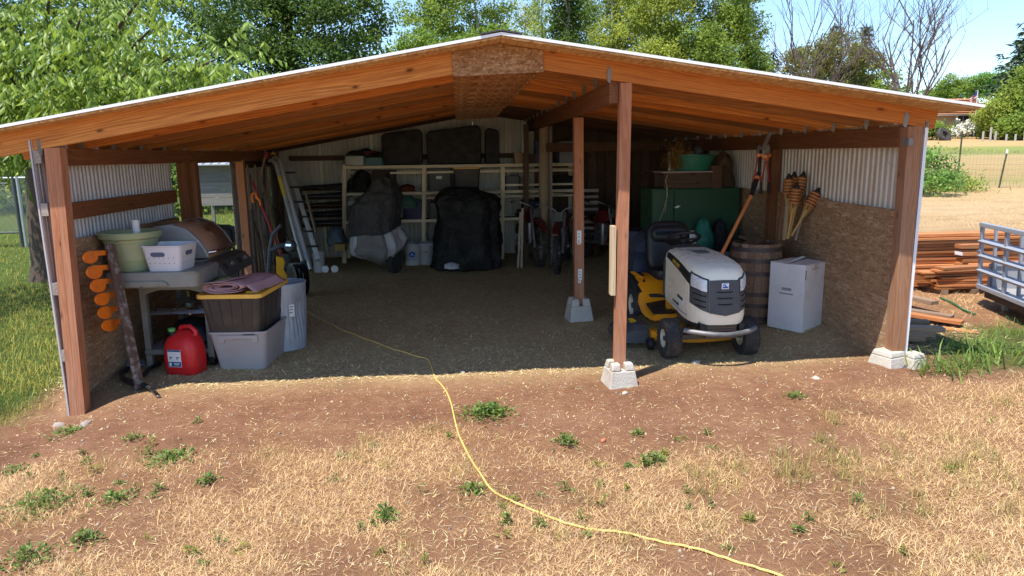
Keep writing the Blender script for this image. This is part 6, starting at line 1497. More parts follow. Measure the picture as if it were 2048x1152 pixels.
# aluminium ladder parts
M_alu2 = mat('dull_aluminium', (.48, .49, .50), .42, .15, 10, .08, metal=.55, dirt=(.2, .2, .19), damt=.4)
M_lyel = mat('ladder_label', (.5, .42, .08), .6, .3, 30, bump=0)
e = thing('aluminium_poles', 'pair of thick aluminium tubes leaning at the left wall', 'poles', gp(A(600, 505, 10.9).x, 10.9))
for (a, b_) in (((552, 328), (597, 492)), ((560, 322), (613, 508))):
    t, q = A(*a, 11.3), A(*b_, 10.75); q2 = q+(q-t).normalized()*.25; q2.z = max(q2.z, gz(q2.x, q2.y))
    po = MB().tube([q2, t], .033, 14).build('tube', M_alu2, e, smooth=60)
    MB().tube([t, t+Vector((-.05, .05, .06)), t+Vector((-.12, .1, .05))], [.034, .034, .03], 12).build('bend', M_alu2, po, smooth=60)
    if a[0] == 552: MB().tube([t.lerp(q, .16), t.lerp(q, .40)], .0338, 14, cap=False).build('label_wrap', M_lyel, po, smooth=60)
e = thing('folding_ladder', 'hinged aluminium folding ladder leaning beside the tubes', 'ladder', gp(A(628, 515, 11.0).x, 11.0))
t, q = A(572, 322, 11.5), A(634, 520, 10.95); q.z = max(q.z, gz(q.x, q.y))
for dx in (0, -.16):
    MB().bar(q+Vector((dx, .1, 0)), t+Vector((dx, .1, 0)), .075, .03, up=(0, 1, 0)).build('rail', M_alu2, e, bevel=.006)
for i in range(6):
    c = t.lerp(q, .12+.15*i)
    MB().box((c.x-.05, c.y+.08, c.z), (.24, .05, .03)).build('hinge', M_black, e, bevel=.006)
tag(lumber('grey_plank', None, A(632, 465, 11.7), A(612, 388, 11.9), .02, .11, W_block, up=(0, 1, 0)), 'short grey plank leaning right of the folding ladder', 'plank')
# cultivator with tine discs
Y = 9.9; c = A(590, 545, Y); p = gp(c.x, Y)
e = thing('garden_tiller', 'grey-handled garden tiller with black tine discs by the snow shovel', 'tiller', p)
MB().tube([A(537, 555, Y), A(540, 500, Y), A(545, 470, Y), A(562, 450, Y)], [.03, .03, .026, .022], 10).build('handle_post', mat('slate_plastic', (.075, .085, .10), .5, .1), e, smooth=60)
MB().tube([A(542, 500, Y), A(560, 492, Y-.05), A(575, 490, Y-.05)], .035, 10).build('gearbox_arm', MATS['slate_plastic'], e, smooth=60)
cc = A(580, 492, Y-.1); Tm = place(cc, R(-25), 1, R(80))
mo = MB().lathe([(.05, -.05), (.085, -.04), (.085, .02), (.07, .035), (.0, .035)], 22, Tm).build('motor', M_char, e, smooth=40)
MB().box((0, .01, .037), (.09, .03, .004)).build('motor_plate', M_chrome, mo, world=Tm)
for i in range(5):
    cc = A(582+i*6, 528, Y+.02*i); cc.z = gz(cc.x, cc.y)+.235
    MB().lathe([(.16, -.008), (.225, -.006), (.235, 0), (.225, .006), (.16, .008)], 26, place(cc, R(-60), 1, R(90))).build('tine_disc', M_black, e, smooth=40)
cw_ = []
for i in range(13):
    a = R(-80+i*12.5); cw_.append((.20*math.cos(a), .20*math.sin(a)))
for i in range(12, -1, -1):
    a = R(-80+i*12.5); k = .20-.075*math.sin(math.pi*i/12); cw_.append((k*math.cos(a), k*math.sin(a)))
cc = A(580, 530, Y-.08); cc.z = gz(cc.x, cc.y)+.235
MB().prism([cc+Vector((u, 0, w)) for u, w in cw_], (0, .012, 0)).build('guard', mat('grey_guard', (.36, .35, .37), .5, .1), e)
# bits on the floor: bottle sack, toy wheels, yellow toolbox
lump('blue_sack', 'blue-grey plastic sack of bottles behind the ladder', 'sack', 650, 690, 455, 494, 12.0, .35, mat('blue_grey_film', (.11, .15, .19), .35, .35, 14, .4, 30), 12, .14)
for i, (px, py) in enumerate(((648, 503), (667, 504))):
    c = A(px, py, 11.5)
    tag(MB().lathe([(.02, -.03), (.055, -.03), (.062, 0), (.055, .03), (.02, .03)], 20, place((c.x, 11.5, gz(c.x, 11.5)+.062), R(20), 1, R(75))).build('white_reel', M_paper, None, smooth=40), ['left white plastic reel on the floor by the bucket', 'right white plastic reel on the floor by the yellow toolbox'][i], 'reel', 'white reels by the left wall')
pxbox('toolbox', 'small yellow toolbox on the floor below the blue sack', 668, 690, 488, 502, 11.6, .2, mat('dull_yellow', (.30, .20, .05), .5, .2), 'toolbox')
# dark pile of pipes and hoses against the back wall
e = thing('pipe_rack', 'dark rack stacked with pipes and hoses left of the shelves', 'rack', gp(A(640, 480, 12.5).x, 12.5))
for i in range(5):
    z = A(640, 378+i*18, 12.5).z
    MB().box((A(640, 400, 12.5).x, 12.6, z-.02), (A(685, 400, 12.5).x-A(602, 400, 12.5).x, .4, .02)).build('rack_shelf', W_dark, e)
    for k in range(5): MB().tube([(A(604, 400, 12.5).x, 12.45+.06*k, z+.03), (A(684, 400, 12.5).x, 12.45+.06*k, z+.03+.01*k)], .02+.004*(k % 2), 7).build('pipe', [M_black, M_dgrey, W_dark][(i+k) % 3], e, smooth=60)
for px in (601, 686): lumber('upright', e, (A(px, 480, 12.45).x, 12.42, gz(0, 12.4)), (A(px, 375, 12.45).x, 12.42, A(px, 372, 12.45).z), .04, .05, W_dark, up=(1, 0, 0))

# more clutter: dark boxes, bags and crates on and under the shelves
for i, (x0, x1, y0, y1, Y, d_, mt_, lb, cat) in enumerate((
    (1012, 1040, 352, 384, SY+.05, .4, M_dgrey, 'dark grey crate on the middle shelf left of the round post', 'crate'), (1046, 1078, 402, 440, SY+.05, .4, M_nav, 'navy crate on the lower shelf behind the left dirt bike', 'crate'),
    (962, 998, 402, 440, SY+.08, .35, M_coverb, 'black box on the lower shelf right of the black cover', 'box'), (700, 740, 452, 496, SY+.08, .35, M_coverb, 'black box on the floor under the left end of the shelves', 'box'),
    (745, 790, 340, 384, SY+.2, .25, mat('dim_brown', (.06, .035, .025), .8, .3), 'dark brown carton behind the covered motorcycle on the upper shelf', 'box'), (1100, 1145, 352, 385, SY+.1, .3, M_coverb, 'black case on the middle shelf right of the round post', 'case'),
    (860, 880, 405, 440, SY+.1, .3, M_dgrey, 'small dark box left of the black cover on the lower shelf', 'box'))):
    pxbox('storage_box', lb, x0, x1, y0, y1, Y, d_, mt_, cat)
for i, (a, b_, Y0, Y1, r_, mt_, lb) in enumerate((((500, 350), (515, 548), 11.0, 11.05, .012, W_dark, 'dark hoe handle right beside the doorway post'), ((528, 350), (556, 545), 11.5, 11.7, .016, W_han, 'tan handle just left of the chain'), ((541, 400), (562, 540), 11.6, 11.8, .014, W_han, 'short tan handle behind the chain'),
        ((515, 420), (534, 550), 10.95, 11.1, .011, W_block, 'grey stick low in the tool bundle'), ((502, 420), (540, 548), 11.1, 11.2, .010, W_dark, 'thin dark stick crossing the tool bundle'), ((548, 340), (580, 530), 11.7, 11.9, .015, W_dark, 'dark handle just behind the aluminium tubes'))):
    leaner('tool_handle', lb, a, b_, Y0, Y1, r_, mt_)
# ------------------------------------------------------------------ lumber beside the shed
W_ced = wood('cedar_board', (.30, .10, .03), (.54, .22, .08), ring=8, hue=.32, grey=(.5, .33, .2), gamt=.15, knots=False)
W_gray = wood('weathered_board', (.15, .09, .055), (.30, .195, .13), ring=10, hue=.3, grey=(.34, .25, .18), gamt=.5, knots=False)
def fit(px0, px1, py, Y, t=.04, w=.14, name='board', label=None, group=None, mt=None, cat='board', dy1=0, tilt=0):
    """a board whose near long edge runs between two pixels at depth Y"""
    a, b_ = A(px0, py, Y), A(px1, py+tilt, Y+dy1); 
    o = lumber(name, None, a+Vector((0, w/2, 0)), b_+Vector((0, w/2, 0)), w, t, mt or W_ced); return tag(o, label, cat, group)
GB = 'reddish boards in the lumber stacks'
zg = gz(5.6, 8.7); k = 0
def z_at(py, Y): return A(1900, py, Y).z
# back stack (long boards) and front stack (short ends), both on bearers
Yb, Yf2 = 9.5, 8.6
zb0 = gz(5.9, Yb)+.07; zf0 = gz(5.6, Yf2)+.06
ntop = 12; hb = (A(1900, 466, Yb).z-zb0)/ntop
for i in range(ntop):
    x0 = 4.3+random.uniform(0, .25); yo_ = random.uniform(-.05, .05); x1 = 8.6+random.uniform(-.3, .3)
    if i == ntop-1: x0, x1 = 4.25, 8.9
    for j in range(2):
        o = lumber('board', None, (x0+random.uniform(-.05, .05), Yb+yo_+j*.16+random.uniform(-.012, .012), zb0+hb*(i+.5)), (x1, Yb+yo_+j*.16+random.uniform(-.012, .012), zb0+hb*(i+.5)+random.uniform(-.002, .002)), .14, hb*random.uniform(.68, .86), W_ced)
        tag(o, 'long reddish cedar board in the back lumber stack' if i < ntop-1 else 'topmost long cedar board %s of the back lumber stack' % ('at the front' if j == 0 else 'at the rear'), 'board', GB)
nf = 9; hf = (A(1900, 532, Yf2).z-zf0)/nf
for i in range(nf):
    xs0 = A(random.uniform(1838, 1876) if i > 1 else 1868, 560, Yf2).x; xe = A(random.uniform(1955, 1985), 560, Yf2).x
    o = lumber('board', None, (xs0, Yf2+random.uniform(-.05, .05), zf0+hf*(i+.5)), (xe+random.uniform(0, .3), Yf2+random.uniform(-.05, .05), zf0+hf*(i+.5)), .16, hf*random.uniform(.66, .82), W_ced)
    tag(o, 'short reddish cedar board in the front lumber stack' if i < nf-1 else 'topmost pale-ended short board of the front lumber stack', 'board', GB)
    if i < 6:
        x2 = A(random.uniform(1822, 1834), 560, Yf2).x
        o = lumber('board', None, (x2, Yf2+.26, zf0+hf*(i+.5)*1.0), (x2+.75, Yf2+.26, zf0+hf*(i+.5)), .2, hf*.86, W_ced); tag(o, 'reddish board at the back of the front lumber stack', 'board', GB)
for i in range(3):
    zc = A(1940, 492+i*14, Yf2+.45).z
    o = lumber('board', None, (A(1916+i*3, 500, Yf2+.45).x, Yf2+.45, zc), (A(2010, 500, Yf2+.45).x, Yf2+.45, zc), .15, .05, W_ced); tag(o, ['uppermost board of the right lumber pile behind the trailer', 'white-ended board of the right lumber pile behind the trailer', 'third board down of the right lumber pile behind the trailer'][i], 'board', GB)
o = MB().box((0, 0, 0), (.012, .14, .045)).build('paint_mark', M_white, None, world=Matrix.Translation((A(1919, 506, Yf2+.45).x-.012, Yf2+.45, A(1940, 506, Yf2+.45).z))); tag(o, 'white paint patch on a board end by the trailer', 'paint')
hzc = A(1940, 520, Yf2+.45).z-.03
for dx in (0, .8):
    x = A(1925, 500, Yf2+.45).x+dx; tag(lumber('bearer', None, (x, Yf2+.45, gz(x, Yf2+.45)), (x, Yf2+.45, hzc), .12, .12, W_ced, up=(1, 0, 0)), ['wooden block holding up the left end of the right lumber pile', 'wooden block holding up the far end of the right lumber pile'][dx > 0], 'block')
for (x, Y, lb) in ((4.6, Yb+.08, 'bearer block under the left of the back lumber stack'), (7.6, Yb+.08, 'bearer block under the right of the back lumber stack')):
    tag(lumber('bearer', None, (x, Y-.2, gz(x, Y)+.03), (x, Y+.25, gz(x, Y)+.03), .09, .075, W_gray), lb, 'block')
for bi_, x in enumerate((A(1880, 560, Yf2).x, A(1940, 560, Yf2).x)):
    tag(lumber('bearer', None, (x, Yf2-.12, gz(x, Yf2)+.03), (x, Yf2+.4, gz(x, Yf2)+.03), .09, .06, W_gray), 'bearer block under the %s of the front lumber stack' % ('left' if bi_ == 0 else 'right'), 'block')
# grey scrap pile leaning out past the corner
GS = 'weathered scrap boards by the corner'
sc = [((1835, 597), (1870, 606), 7.6, W_gray, 'dark short plank end at the top of the scrap pile'), ((1835, 628), (1905, 634), 7.1, W_gray, 'grey plank on top of the scrap pile'), ((1842, 628), (1925, 645), 6.95, W_ced, 'brown board with sunlit end on the scrap pile'),
      ((1850, 645), (1960, 668), 6.75, W_ced, 'bright reddish board jutting furthest from the scrap pile'), ((1835, 655), (1900, 672), 6.8, W_gray, 'grey board below the reddish one in the scrap pile'), ((1833, 668), (1922, 688), 6.6, W_gray, 'narrow weathered board in the middle of the scrap pile'),
      ((1833, 680), (1875, 692), 6.5, W_gray, 'short weathered board at the front of the scrap pile'), ((1836, 690), (1922, 702), 6.55, W_gray, 'low weathered board in the scrap pile'), ((1838, 702), (1940, 712), 6.6, W_gray, 'bottom grey board of the scrap pile'), ((1850, 672), (1910, 680), 6.7, W_gray, 'thin dark board wedged in the scrap pile'), ((1845, 715), (1905, 722), 6.45, W_gray, 'lowest short board of the scrap pile half in the grass')]
for (a, b_, Y, mt_, lb) in sc:
    p0, p1 = A(*a, Y+.5), A(*b_, Y); p0.x = max(p0.x-.3, 4.06)
    p0.z = p1.z+random.uniform(.0, .02)
    tag(lumber('board', None, p0, p1, random.uniform(.10, .15), random.uniform(.03, .045), mt_), lb, 'board', GS)
for i in range(6):
    p = Vector((4.35+.16*(i % 3), 6.62+.22*(i//3), 0)); z0 = gz(p.x, p.y)
    tag(lumber('block', None, (4.08, p.y-.1+.03*i, z0+.03+.05*(i % 3)), (4.55+.1*(i % 3), p.y-.22, z0+.03+.05*(i % 3)), .12, .045, W_gray), 'weathered offcut in the base of the scrap pile', 'board', GS)
tag(MB().tube([G(1880, 598)+Vector((0, 0, .02)), G(1905, 610)+Vector((0, 0, .03)), G(1925, 622)+Vector((0, 0, .02)), G(1950, 632)+Vector((0, 0, .02))], .012, 6).build('garden_hose', mat('hose_green', (.03, .16, .07), .4, .1), None, smooth=60), 'short length of green hose on the straw between the lumber piles', 'hose')

# ------------------------------------------------------------------ trailer
M_trail = mat('trailer_grey', (.30, .32, .37), .45, .12, 8, .08, metal=.1, dirt=(.3, .27, .24), damt=.4)
M_plank = mat('trailer_sheet', (.30, .30, .31), .5, .15, 8, .1, dirt=(.2, .17, .14), damt=.5)
Ya, Yb_ = 7.9, 6.6
c00, c01 = A(1964, 447, Ya), A(1957, 571, Ya)          # near end of the rear gate, upper and lower
dirx = Vector((-.26, -.965, 0)).normalized()
L = 1.75
nrm_t = Vector((.965, -.26, 0)).normalized()
tr = thing('utility_trailer', 'grey steel utility trailer with slatted ramp gate by the lumber', 'trailer', gp(c01.x+.8, 7.6))
def tp(u, w): return c00 + (c01-c00)*w + dirx*u + Vector((0, 0, 0))
for w_ in (0.015, 1.0): MB().bar(tp(0, w_), tp(L, w_), .06, .05).build('gate_rail', M_trail, tr, bevel=.004)
for w_ in (.27, .50, .735): MB().bar(tp(-.0, w_), tp(L, w_), .075, .03, up=(-.5, -.1, 1)).build('gate_slat', M_trail, tr, bevel=.003)
for u in (0.02, .62, 1.2, 1.72):
    MB().bar(tp(u, -.01), tp(u, 1.02), .035, .05, up=dirx).build('gate_post', M_trail, tr, bevel=.003)
    MB().bar(tp(u+.02, .02)+nrm_t*.14, tp(u+.02, 1.0)+nrm_t*.14, .03, .04, up=dirx).build('gate_brace', M_trail, tr, bevel=.003)
bed0 = c01 + Vector((0, 0, -.03)) + nrm_t*.1
W3 = 2.2
MB().prism([bed0, bed0+dirx*L, bed0+dirx*L+nrm_t*W3, bed0+nrm_t*W3], (0, 0, -.07)).build('bed', M_plank, tr)
for n0, n1 in ((bed0+nrm_t*W3, bed0+dirx*L+nrm_t*W3), (bed0+nrm_t*.02, bed0+nrm_t*W3), (bed0+dirx*L, bed0+dirx*L+nrm_t*W3)):
    MB().bar(n0+Vector((0, 0, .30)), n1+Vector((0, 0, .30)), .05, .05).build('side_rail', M_trail, tr)
    MB().prism([n0, n1, n1+Vector((0, 0, .28)), n0+Vector((0, 0, .28))], nrm_t*.004+dirx*.004).build('side_sheet', M_plank, tr)
    for q in (0, .5, 1): MB().bar(n0.lerp(n1, q)+Vector((0, 0, -.04)), n0.lerp(n1, q)+Vector((0, 0, .3)), .04, .04).build('stake', M_trail, tr)
MB().bar(bed0+dirx*.0+Vector((0, 0, -.06)), bed0+dirx*L+Vector((0, 0, -.06)), .05, .10).build('bed_edge', mat('trailer_underframe', (.03, .03, .033), .6, .2), tr)
cw0 = bed0+dirx*(L*.65)+nrm_t*1.1; 
for s_ in (-.0,):
    wc = bed0+nrm_t*1.2+dirx*(-.14); wz = gz(wc.x, wc.y)
    for wcc in (bed0+nrm_t*1.3+dirx*(L+.14),):
        MB().lathe([(.14, -.08), (.27, -.09), (.30, -.05), (.30, .05), (.27, .09), (.14, .08), (.14, -.08)], 26, Matrix.Translation((wcc.x, wcc.y, gz(wcc.x, wcc.y)+.30)) @ dirx.to_track_quat('Z', 'Y').to_matrix().to_4x4(), close=False).build('tyre', M_tyre, tr, smooth=40)
        MB().lathe([(.14, -.06), (.05, -.03), (.05, .03), (.14, .06)], 20, Matrix.Translation((wcc.x, wcc.y, gz(wcc.x, wcc.y)+.30)) @ dirx.to_track_quat('Z', 'Y').to_matrix().to_4x4()).build('rim', M_trail, tr, smooth=40)
j0 = bed0+dirx*.25+nrm_t*.1; MB().bar((j0.x, j0.y, gz(j0.x, j0.y)), (j0.x, j0.y, j0.z), .05, .05).build('jack_leg', M_trail, tr)
MB().lathe([(.018, -.03), (.018, .03)], 10, place(tp(-.02, .44)+Vector((-.02, -.02, 0)), 0, 1, 0, R(90))).build('latch_pin', M_steel, tr)

# ------------------------------------------------------------------ wire fence, posts, shrubs on the right
M_tpost = mat('green_tpost', (.06, .075, .05), .6, .2, metal=.2); M_wire = mat('fence_wire', (.33, .33, .33), .5, .1, metal=.6)
def fpt(px, y): x = A(px, 300, y).x; return Vector((x, y, gz(x, y)))
YFN = 25.0
fence = thing('wire_fence', 'wire stock fence across the dry field beyond the lumber', 'fence', fpt(1920, YFN))
posts = []
for i, px in enumerate((1845, 1921, 2006, 2095, 2190)):
    p = fpt(px, YFN-.5*i); h = 2.0 if i == 1 else 1.35; posts.append((p, 1.2))
    lean = Vector((.17 if i == 2 else 0, 0, 0))
    po = MB().bar(p+Vector((0, 0, -.1)), p+Vector((0, 0, h))+lean, .04, .04, up=(0, 1, 0)).build('fence_post', M_tpost, fence)
    if i == 2: MB().bar(p+Vector((0, -.002, h-.14))+lean*.9, p+Vector((0, 0, h+.004))+lean, .046, .046, up=(0, 1, 0)).build('post_tip', M_white, po)
for (p, h), (q, h2) in zip(posts[:-1], posts[1:]):
    mb = MB()
    for k in range(7): z = .08+.19*k; mb.tube([p+Vector((0, 0, z)), p.lerp(q, .5)+Vector((0, 0, z-.01)), q+Vector((0, 0, z))], .004, 3, cap=False)
    for k in range(12): t = k/12; mb.tube([p.lerp(q, t)+Vector((0, 0, .06)), p.lerp(q, t)+Vector((0, 0, 1.24))], .003, 3, cap=False)
    mb.build('wire_mesh', M_wire, fence)
def bush(name, label, px, Y, rx, rz_, n, L, lm, cat='shrub', zc=None, group=None, white=0, ell=.8):
    p = fpt(px, Y); e = thing(name, label, cat, p, group)
    nc = max(10, n//45); u = nrm(rng.normal(size=(nc, 3))); u[:, 2] = np.abs(u[:, 2])*1.25-.2
    rr = rng.uniform(.35, 1, (nc, 1))**.6; C0 = u*rr*np.array([rx, rx*ell, rz_])+np.array([p.x, p.y, p.z+rz_*.35])
    C = np.repeat(C0, n//nc, 0)+rng.normal(0, rx*.13, (nc*(n//nc), 3)); C[:, 2] = np.maximum(C[:, 2], p.z+.03)
    D = rng.normal(size=C.shape)+np.array([0, 0, .3])
    V, F = leaf_arrays(C, D, L*rng.uniform(.6, 1.3, len(C)), L*.55)
    link_mesh('crown', np_mesh('crown', V, F, np.repeat(np.clip(np.repeat(rng.uniform(.1, .9, nc), n//nc)+rng.normal(0, .15, len(C)), 0, 1), 5)), lm, e)
    mb = MB()
    for k in range(5): a = 2*math.pi*k/5; mb.tube([(p.x, p.y, p.z-.05), (p.x+math.cos(a)*rx*.4, p.y+math.sin(a)*rx*.4, p.z+rz_*.8)], [.03, .012], 5)
    mb.build('trunk', MATS['old_pole'], e, smooth=60)
    if white:
        k = rng.choice(np.nonzero(C[:, 1] < p.y)[0], white); Vw, Fw = leaf_arrays(C[k]+np.array([0, -.45, .12]), D[k], L*1.3, L*1.2)
        link_mesh('blossom', np_mesh('blossom', Vw, Fw, np.repeat(rng.uniform(0, 1, white), 5)), leafmat('white_petal', (.72, .72, .66), .1, .2, .6, .2), e)
    return e
L_mid = leafmat('leaf_mid', (.18, .27, .05), .45, .35, .55, .2); L_dark = leafmat('leaf_dark', (.075, .135, .028), .5, .3, .55, .2); L_yel = leafmat('leaf_yellowgreen', (.27, .34, .07), .4, .4, .55, .2)
L_cool = leafmat('leaf_cool', (.16, .30, .08), .4, .4, .55, .2); L_con = leafmat('needle', (.035, .07, .028), .5, .15); L_conb = leafmat('needle_brown', (.09, .075, .03), .5, .15)
bush('leafy_shrub', 'round bright green shrub in the field just right of the shed', 1858, 22, 1.0, 1.15, 2600, .13, L_cool)
bush('low_weeds_shrub', 'low weedy growth at the foot of the wire fence', 1900, 23.5, 1.3, .35, 1400, .10, L_mid)
bush('garden_shrub', 'dark green shrub before the far house', 1858, 74, 2.0, 1.2, 2600, .30, L_mid)
bush('rose_bush', 'white-flowering bush under the window of the far house', 1914, 78, 1.4, 1.25, 1300, .22, L_mid, white=600)
bush('garden_shrub', 'yellow-green rounded shrub at the right of the far house', 1982, 76, 1.7, 2.1, 2200, .28, L_yel)
# tyre and stone by the shrub
c = fpt(1885, 72)
tag(MB().lathe([(.4, -.2), (.75, -.22), (.85, -.12), (.85, .12), (.75, .22), (.4, .2), (.4, -.2)], 26, place(c+Vector((0, 0, .55)), .3, 1, R(62)), close=False).build('tractor_tyre', M_tyre, None, smooth=40), 'big old tractor tyre lying by the far garden', 'tyre')

# ------------------------------------------------------------------ far house with flag
YH = 86.0
def hp(px, py, Y=YH): return A(px, py, Y)
hz = gz(hp(1935, 265).x, YH); hx0, hx1 = hp(1902, 250).x, hp(1966, 250).x+.4; ez = hp(1940, 228).z; rzz = hp(1940, 203).z
M_stu = mat('house_tan', (.44, .33, .24), .85, .06, 2, .2); M_pinkw = mat('house_pink_base', (.55, .40, .33), .85, .06, 2, .2); M_tile = mat('roof_terracotta', (.42, .19, .10), .8, .2, 3, .5, 12)
M_glass = mat('window_glass', (.05, .06, .075), .1, .2, bump=0, spec=.6)
house = thing('far_house', 'low tan house with terracotta roof beyond the field', 'house', ((hx0+hx1)/2, YH+3, hz))
hx0w = hx0-5.5
MB().box(((hx0w+hx1)/2, YH+3.5, (hz+ez)/2-.3), (hx1-hx0w, 7, ez-hz+.6)).build('wall', M_stu, house)
MB().box(((hx0w+hx1)/2, YH-.03, hz+.35), (hx1-hx0w, .06, 1.1)).build('base_band', M_pinkw, house)
ro = MB().add([(hx0w-.6, YH-.7, ez-.05), (hx1+.6, YH-.7, ez-.05), (hx1+.6, YH+7.7, ez-.05), (hx0w-.6, YH+7.7, ez-.05), (hx0w-.6, YH+3.5, rzz+.6), (hx1+.6, YH+3.5, rzz+.6)], [(0, 1, 5, 4), (2, 3, 4, 5), (0, 4, 3), (1, 2, 5), (0, 3, 2, 1)]).build('roof', M_tile, house)
for k in range(9):
    t0_ = k/9; y0 = YH-.7+4.2*t0_; z0 = ez-.05+(rzz+.65-ez)*t0_
    lumber('tile_course', ro, (hx0w-.6, y0, z0+.04), (hx1+.6, y0, z0+.04), .42, .05, M_tile)
lumber('fascia', house, (hx0w-.6, YH-.72, ez-.12), (hx1+.6, YH-.72, ez-.12), .06, .2, M_white)
w0, w1 = hp(1914, 243, YH-.08), hp(1938, 230, YH-.08)
wo = MB().box(((w0.x+w1.x)/2, YH-.05, (w0.z+w1.z)/2), (w1.x-w0.x+.25, .1, w1.z-w0.z+.25)).build('window', M_white, house)
for s_ in (0, 1): MB().box((w0.x+(w1.x-w0.x)*(.25+.5*s_), YH-.11, (w0.z+w1.z)/2), ((w1.x-w0.x)*.44, .03, (w1.z-w0.z)*.92)).build('pane', M_glass, wo)
fp = hp(1950, 250, YH-3); fe = thing('flagpole', 'white flagpole with a striped flag before the far house', 'flagpole', (fp.x, YH-3, gz(fp.x, YH-3)))
ft = hp(1956, 180, YH-3)
MB().tube([(fp.x, YH-3, gz(fp.x, YH-3)), ft], .05, 8).build('pole', M_white, fe, smooth=60)
fl = bpy.data.objects.new('flag', None); COL.objects.link(fl); setp(fl, fe)
ft2 = ft - Vector((0, 0, .1))
fmi = fl
for i in range(7):
    mb = MB(); z0, z1 = -.12*i, -.12*(i+1)
    mb.grid(lambda u, v: (ft2.x-.05-1.05*u*.8, ft2.y+.12*math.sin(u*6), ft2.z+z0+(z1-z0)*v-.75*u), 8, 1)
    o = mb.build('stripe', mat('flag_red', (.42, .04, .05), .8, .1) if i % 2 == 0 else M_paper, None, smooth=60); o.parent = fl; o.matrix_parent_inverse = Matrix.Identity(4)
    o.matrix_parent_inverse = ROOT_M[fe.name]
mb = MB(); mb.grid(lambda u, v: (ft2.x-.05-.42*u, ft2.y+.12*math.sin(u*2.8)-.012, ft2.z-.44*v-.37*u), 6, 3)
o = mb.build('canton', mat('flag_blue', (.03, .05, .20), .8, .1), None, smooth=60); o.parent = fl; o.matrix_parent_inverse = ROOT_M[fe.name]
fl.matrix_parent_inverse = Matrix.Identity(4); fl.matrix_basis = Matrix.Identity(4)
# garden posts before the house
for i, (px, h) in enumerate(((1963, 1.0), (1978, 1.4), (1988, 1.0), (2010, .7), (2028, .7), (2046, 1.6))):
    p = fpt(px, 68); tag(MB().bar(p, p+Vector((0, 0, h)), .13, .13, up=(0, 1, 0)).build('garden_post', mat('bleached_post', (.42, .39, .36), .8, .15), None), ['leftmost', 'second', 'third', 'fourth', 'fifth', 'rightmost'][i]+' bleached post of the garden fence before the far trees', 'post', 'garden fence posts')

# ------------------------------------------------------------------ trees
def branchy(p, h, r_, n, spread, top=.9, seed=0):
    """trunk and limbs as tapered tubes; returns builder and limb tips"""
    rs = random.Random(seed); mb = MB(); tips = []
    tr_ = [Vector(p)+Vector((rs.uniform(-.03, .03)*h*t, rs.uniform(-.03, .03)*h*t, h*t)) for t in (0, .15, .3, .5, .7, top)]
    mb.tube(tr_, [r_*1.15, r_, r_*.9, r_*.7, r_*.45, r_*.15], 9)
    for i in range(n):
        t = rs.uniform(.25, .95); i0 = min(4, int(t*5)); b_ = tr_[i0].lerp(tr_[i0+1], rs.random()); a = rs.uniform(0, 6.283)
        d = Vector((math.cos(a), math.sin(a), rs.uniform(.2, .9))); L = spread*rs.uniform(.5, 1.0)*(1.1-t*.6)
        q = [b_, b_+d*L*.5+Vector((0, 0, .03*L)), b_+d*L+Vector((0, 0, .12*L))]; mb.tube(q, [r_*.32, r_*.2, r_*.06], 6); tips += [q[1], q[2]]
    return mb, tips
def crown_leaves(ells, n, per, L, jit, lm, parent, up=.3, droop=0, wid=.55, rr=(.45, 1)):
    """leaf clumps through the volume of several ellipsoids"""
    Cs, At = [], []
    vol = np.array([e[1][0]*e[1][1]*e[1][2] for e in ells])**.75; vol /= vol.sum()
    for (c, r_), w in zip(ells, vol):
        m_ = max(3, int(n*w)); u = nrm(rng.normal(size=(m_, 3))); k = rng.uniform(*rr, (m_, 1))**.55
        Cs.append(u*k*np.array(r_)+np.array(c)); At.append(rng.uniform(0.05, .95, m_))
    C0 = np.vstack(Cs); a0 = np.concatenate(At)
    C = np.repeat(C0, per, 0)+rng.normal(0, 1, (len(C0)*per, 3))*np.array(jit); at = np.repeat(a0, per)
    D = rng.normal(size=C.shape)+np.array([0, 0, up-droop])
    V, F = leaf_arrays(C, D, L*rng.uniform(.6, 1.3, len(C)), L*wid)
    return link_mesh('crown', np_mesh('crown', V, F, np.repeat(np.clip(at*.7+rng.uniform(0, .3, len(C)), 0, 1), 5)), lm, parent)
M_bark = wood('bark', (.05, .035, .025), (.14, .10, .075), ring=16, knots=False, stretch=1, hue=.1); M_pbark = wood('pale_bark', (.26, .24, .2), (.45, .43, .37), ring=12, knots=False, stretch=1, hue=.1)
def gpx(px, Y): x = A(px, 320, Y).x; return Vector((x, Y, gz(x, Y)))
# cherry tree outside the left wall: drooping long leaves on shoots
base = gpx(70, 11.6); base.z = gz(base.x, base.y)
tre = thing('cherry_tree', 'leafy cherry tree with long drooping leaves outside the left wall', 'tree', base)
mb = MB(); top_ = Vector((base.x+.1, base.y, base.z+1.75))
mb.tube([base+Vector((0, 0, -.1)), base+Vector((0, 0, .25)), base+Vector((.0, 0, .9)), top_], [.34, .25, .225, .24], 14)
limbs = []
tips_px = [((40, 60), 9.5), ((160, 40), 9.0), ((300, 60), 9.5), ((430, 120), 9.0), ((500, 165), 8.8), ((120, 150), 8.2), ((250, 150), 8.4), ((350, 110), 9.6), ((20, 150), 9.5), ((60, 230), 8.6), ((180, 215), 8.2), ((-60, 100), 10), ((230, 20), 11), ((-80, 200), 10.5), ((100, -40), 10), ((330, 190), 8.8), ((420, 190), 9.2), ((10, 280), 10.5), ((-50, 20), 11), ((450, 150), 10.2), ((140, 250), 9.5), ((300, -30), 10.5), ((-140, 120), 9)]
tips_w = [Vector(v) for v in ((-7.6, 7.8, 3.8), (-5.8, 8.7, 3.2), (-7.0, 9.4, 3.0), (-8.3, 9.0, 3.4))]  # limbs out of view, added to dapple the lawn with shade
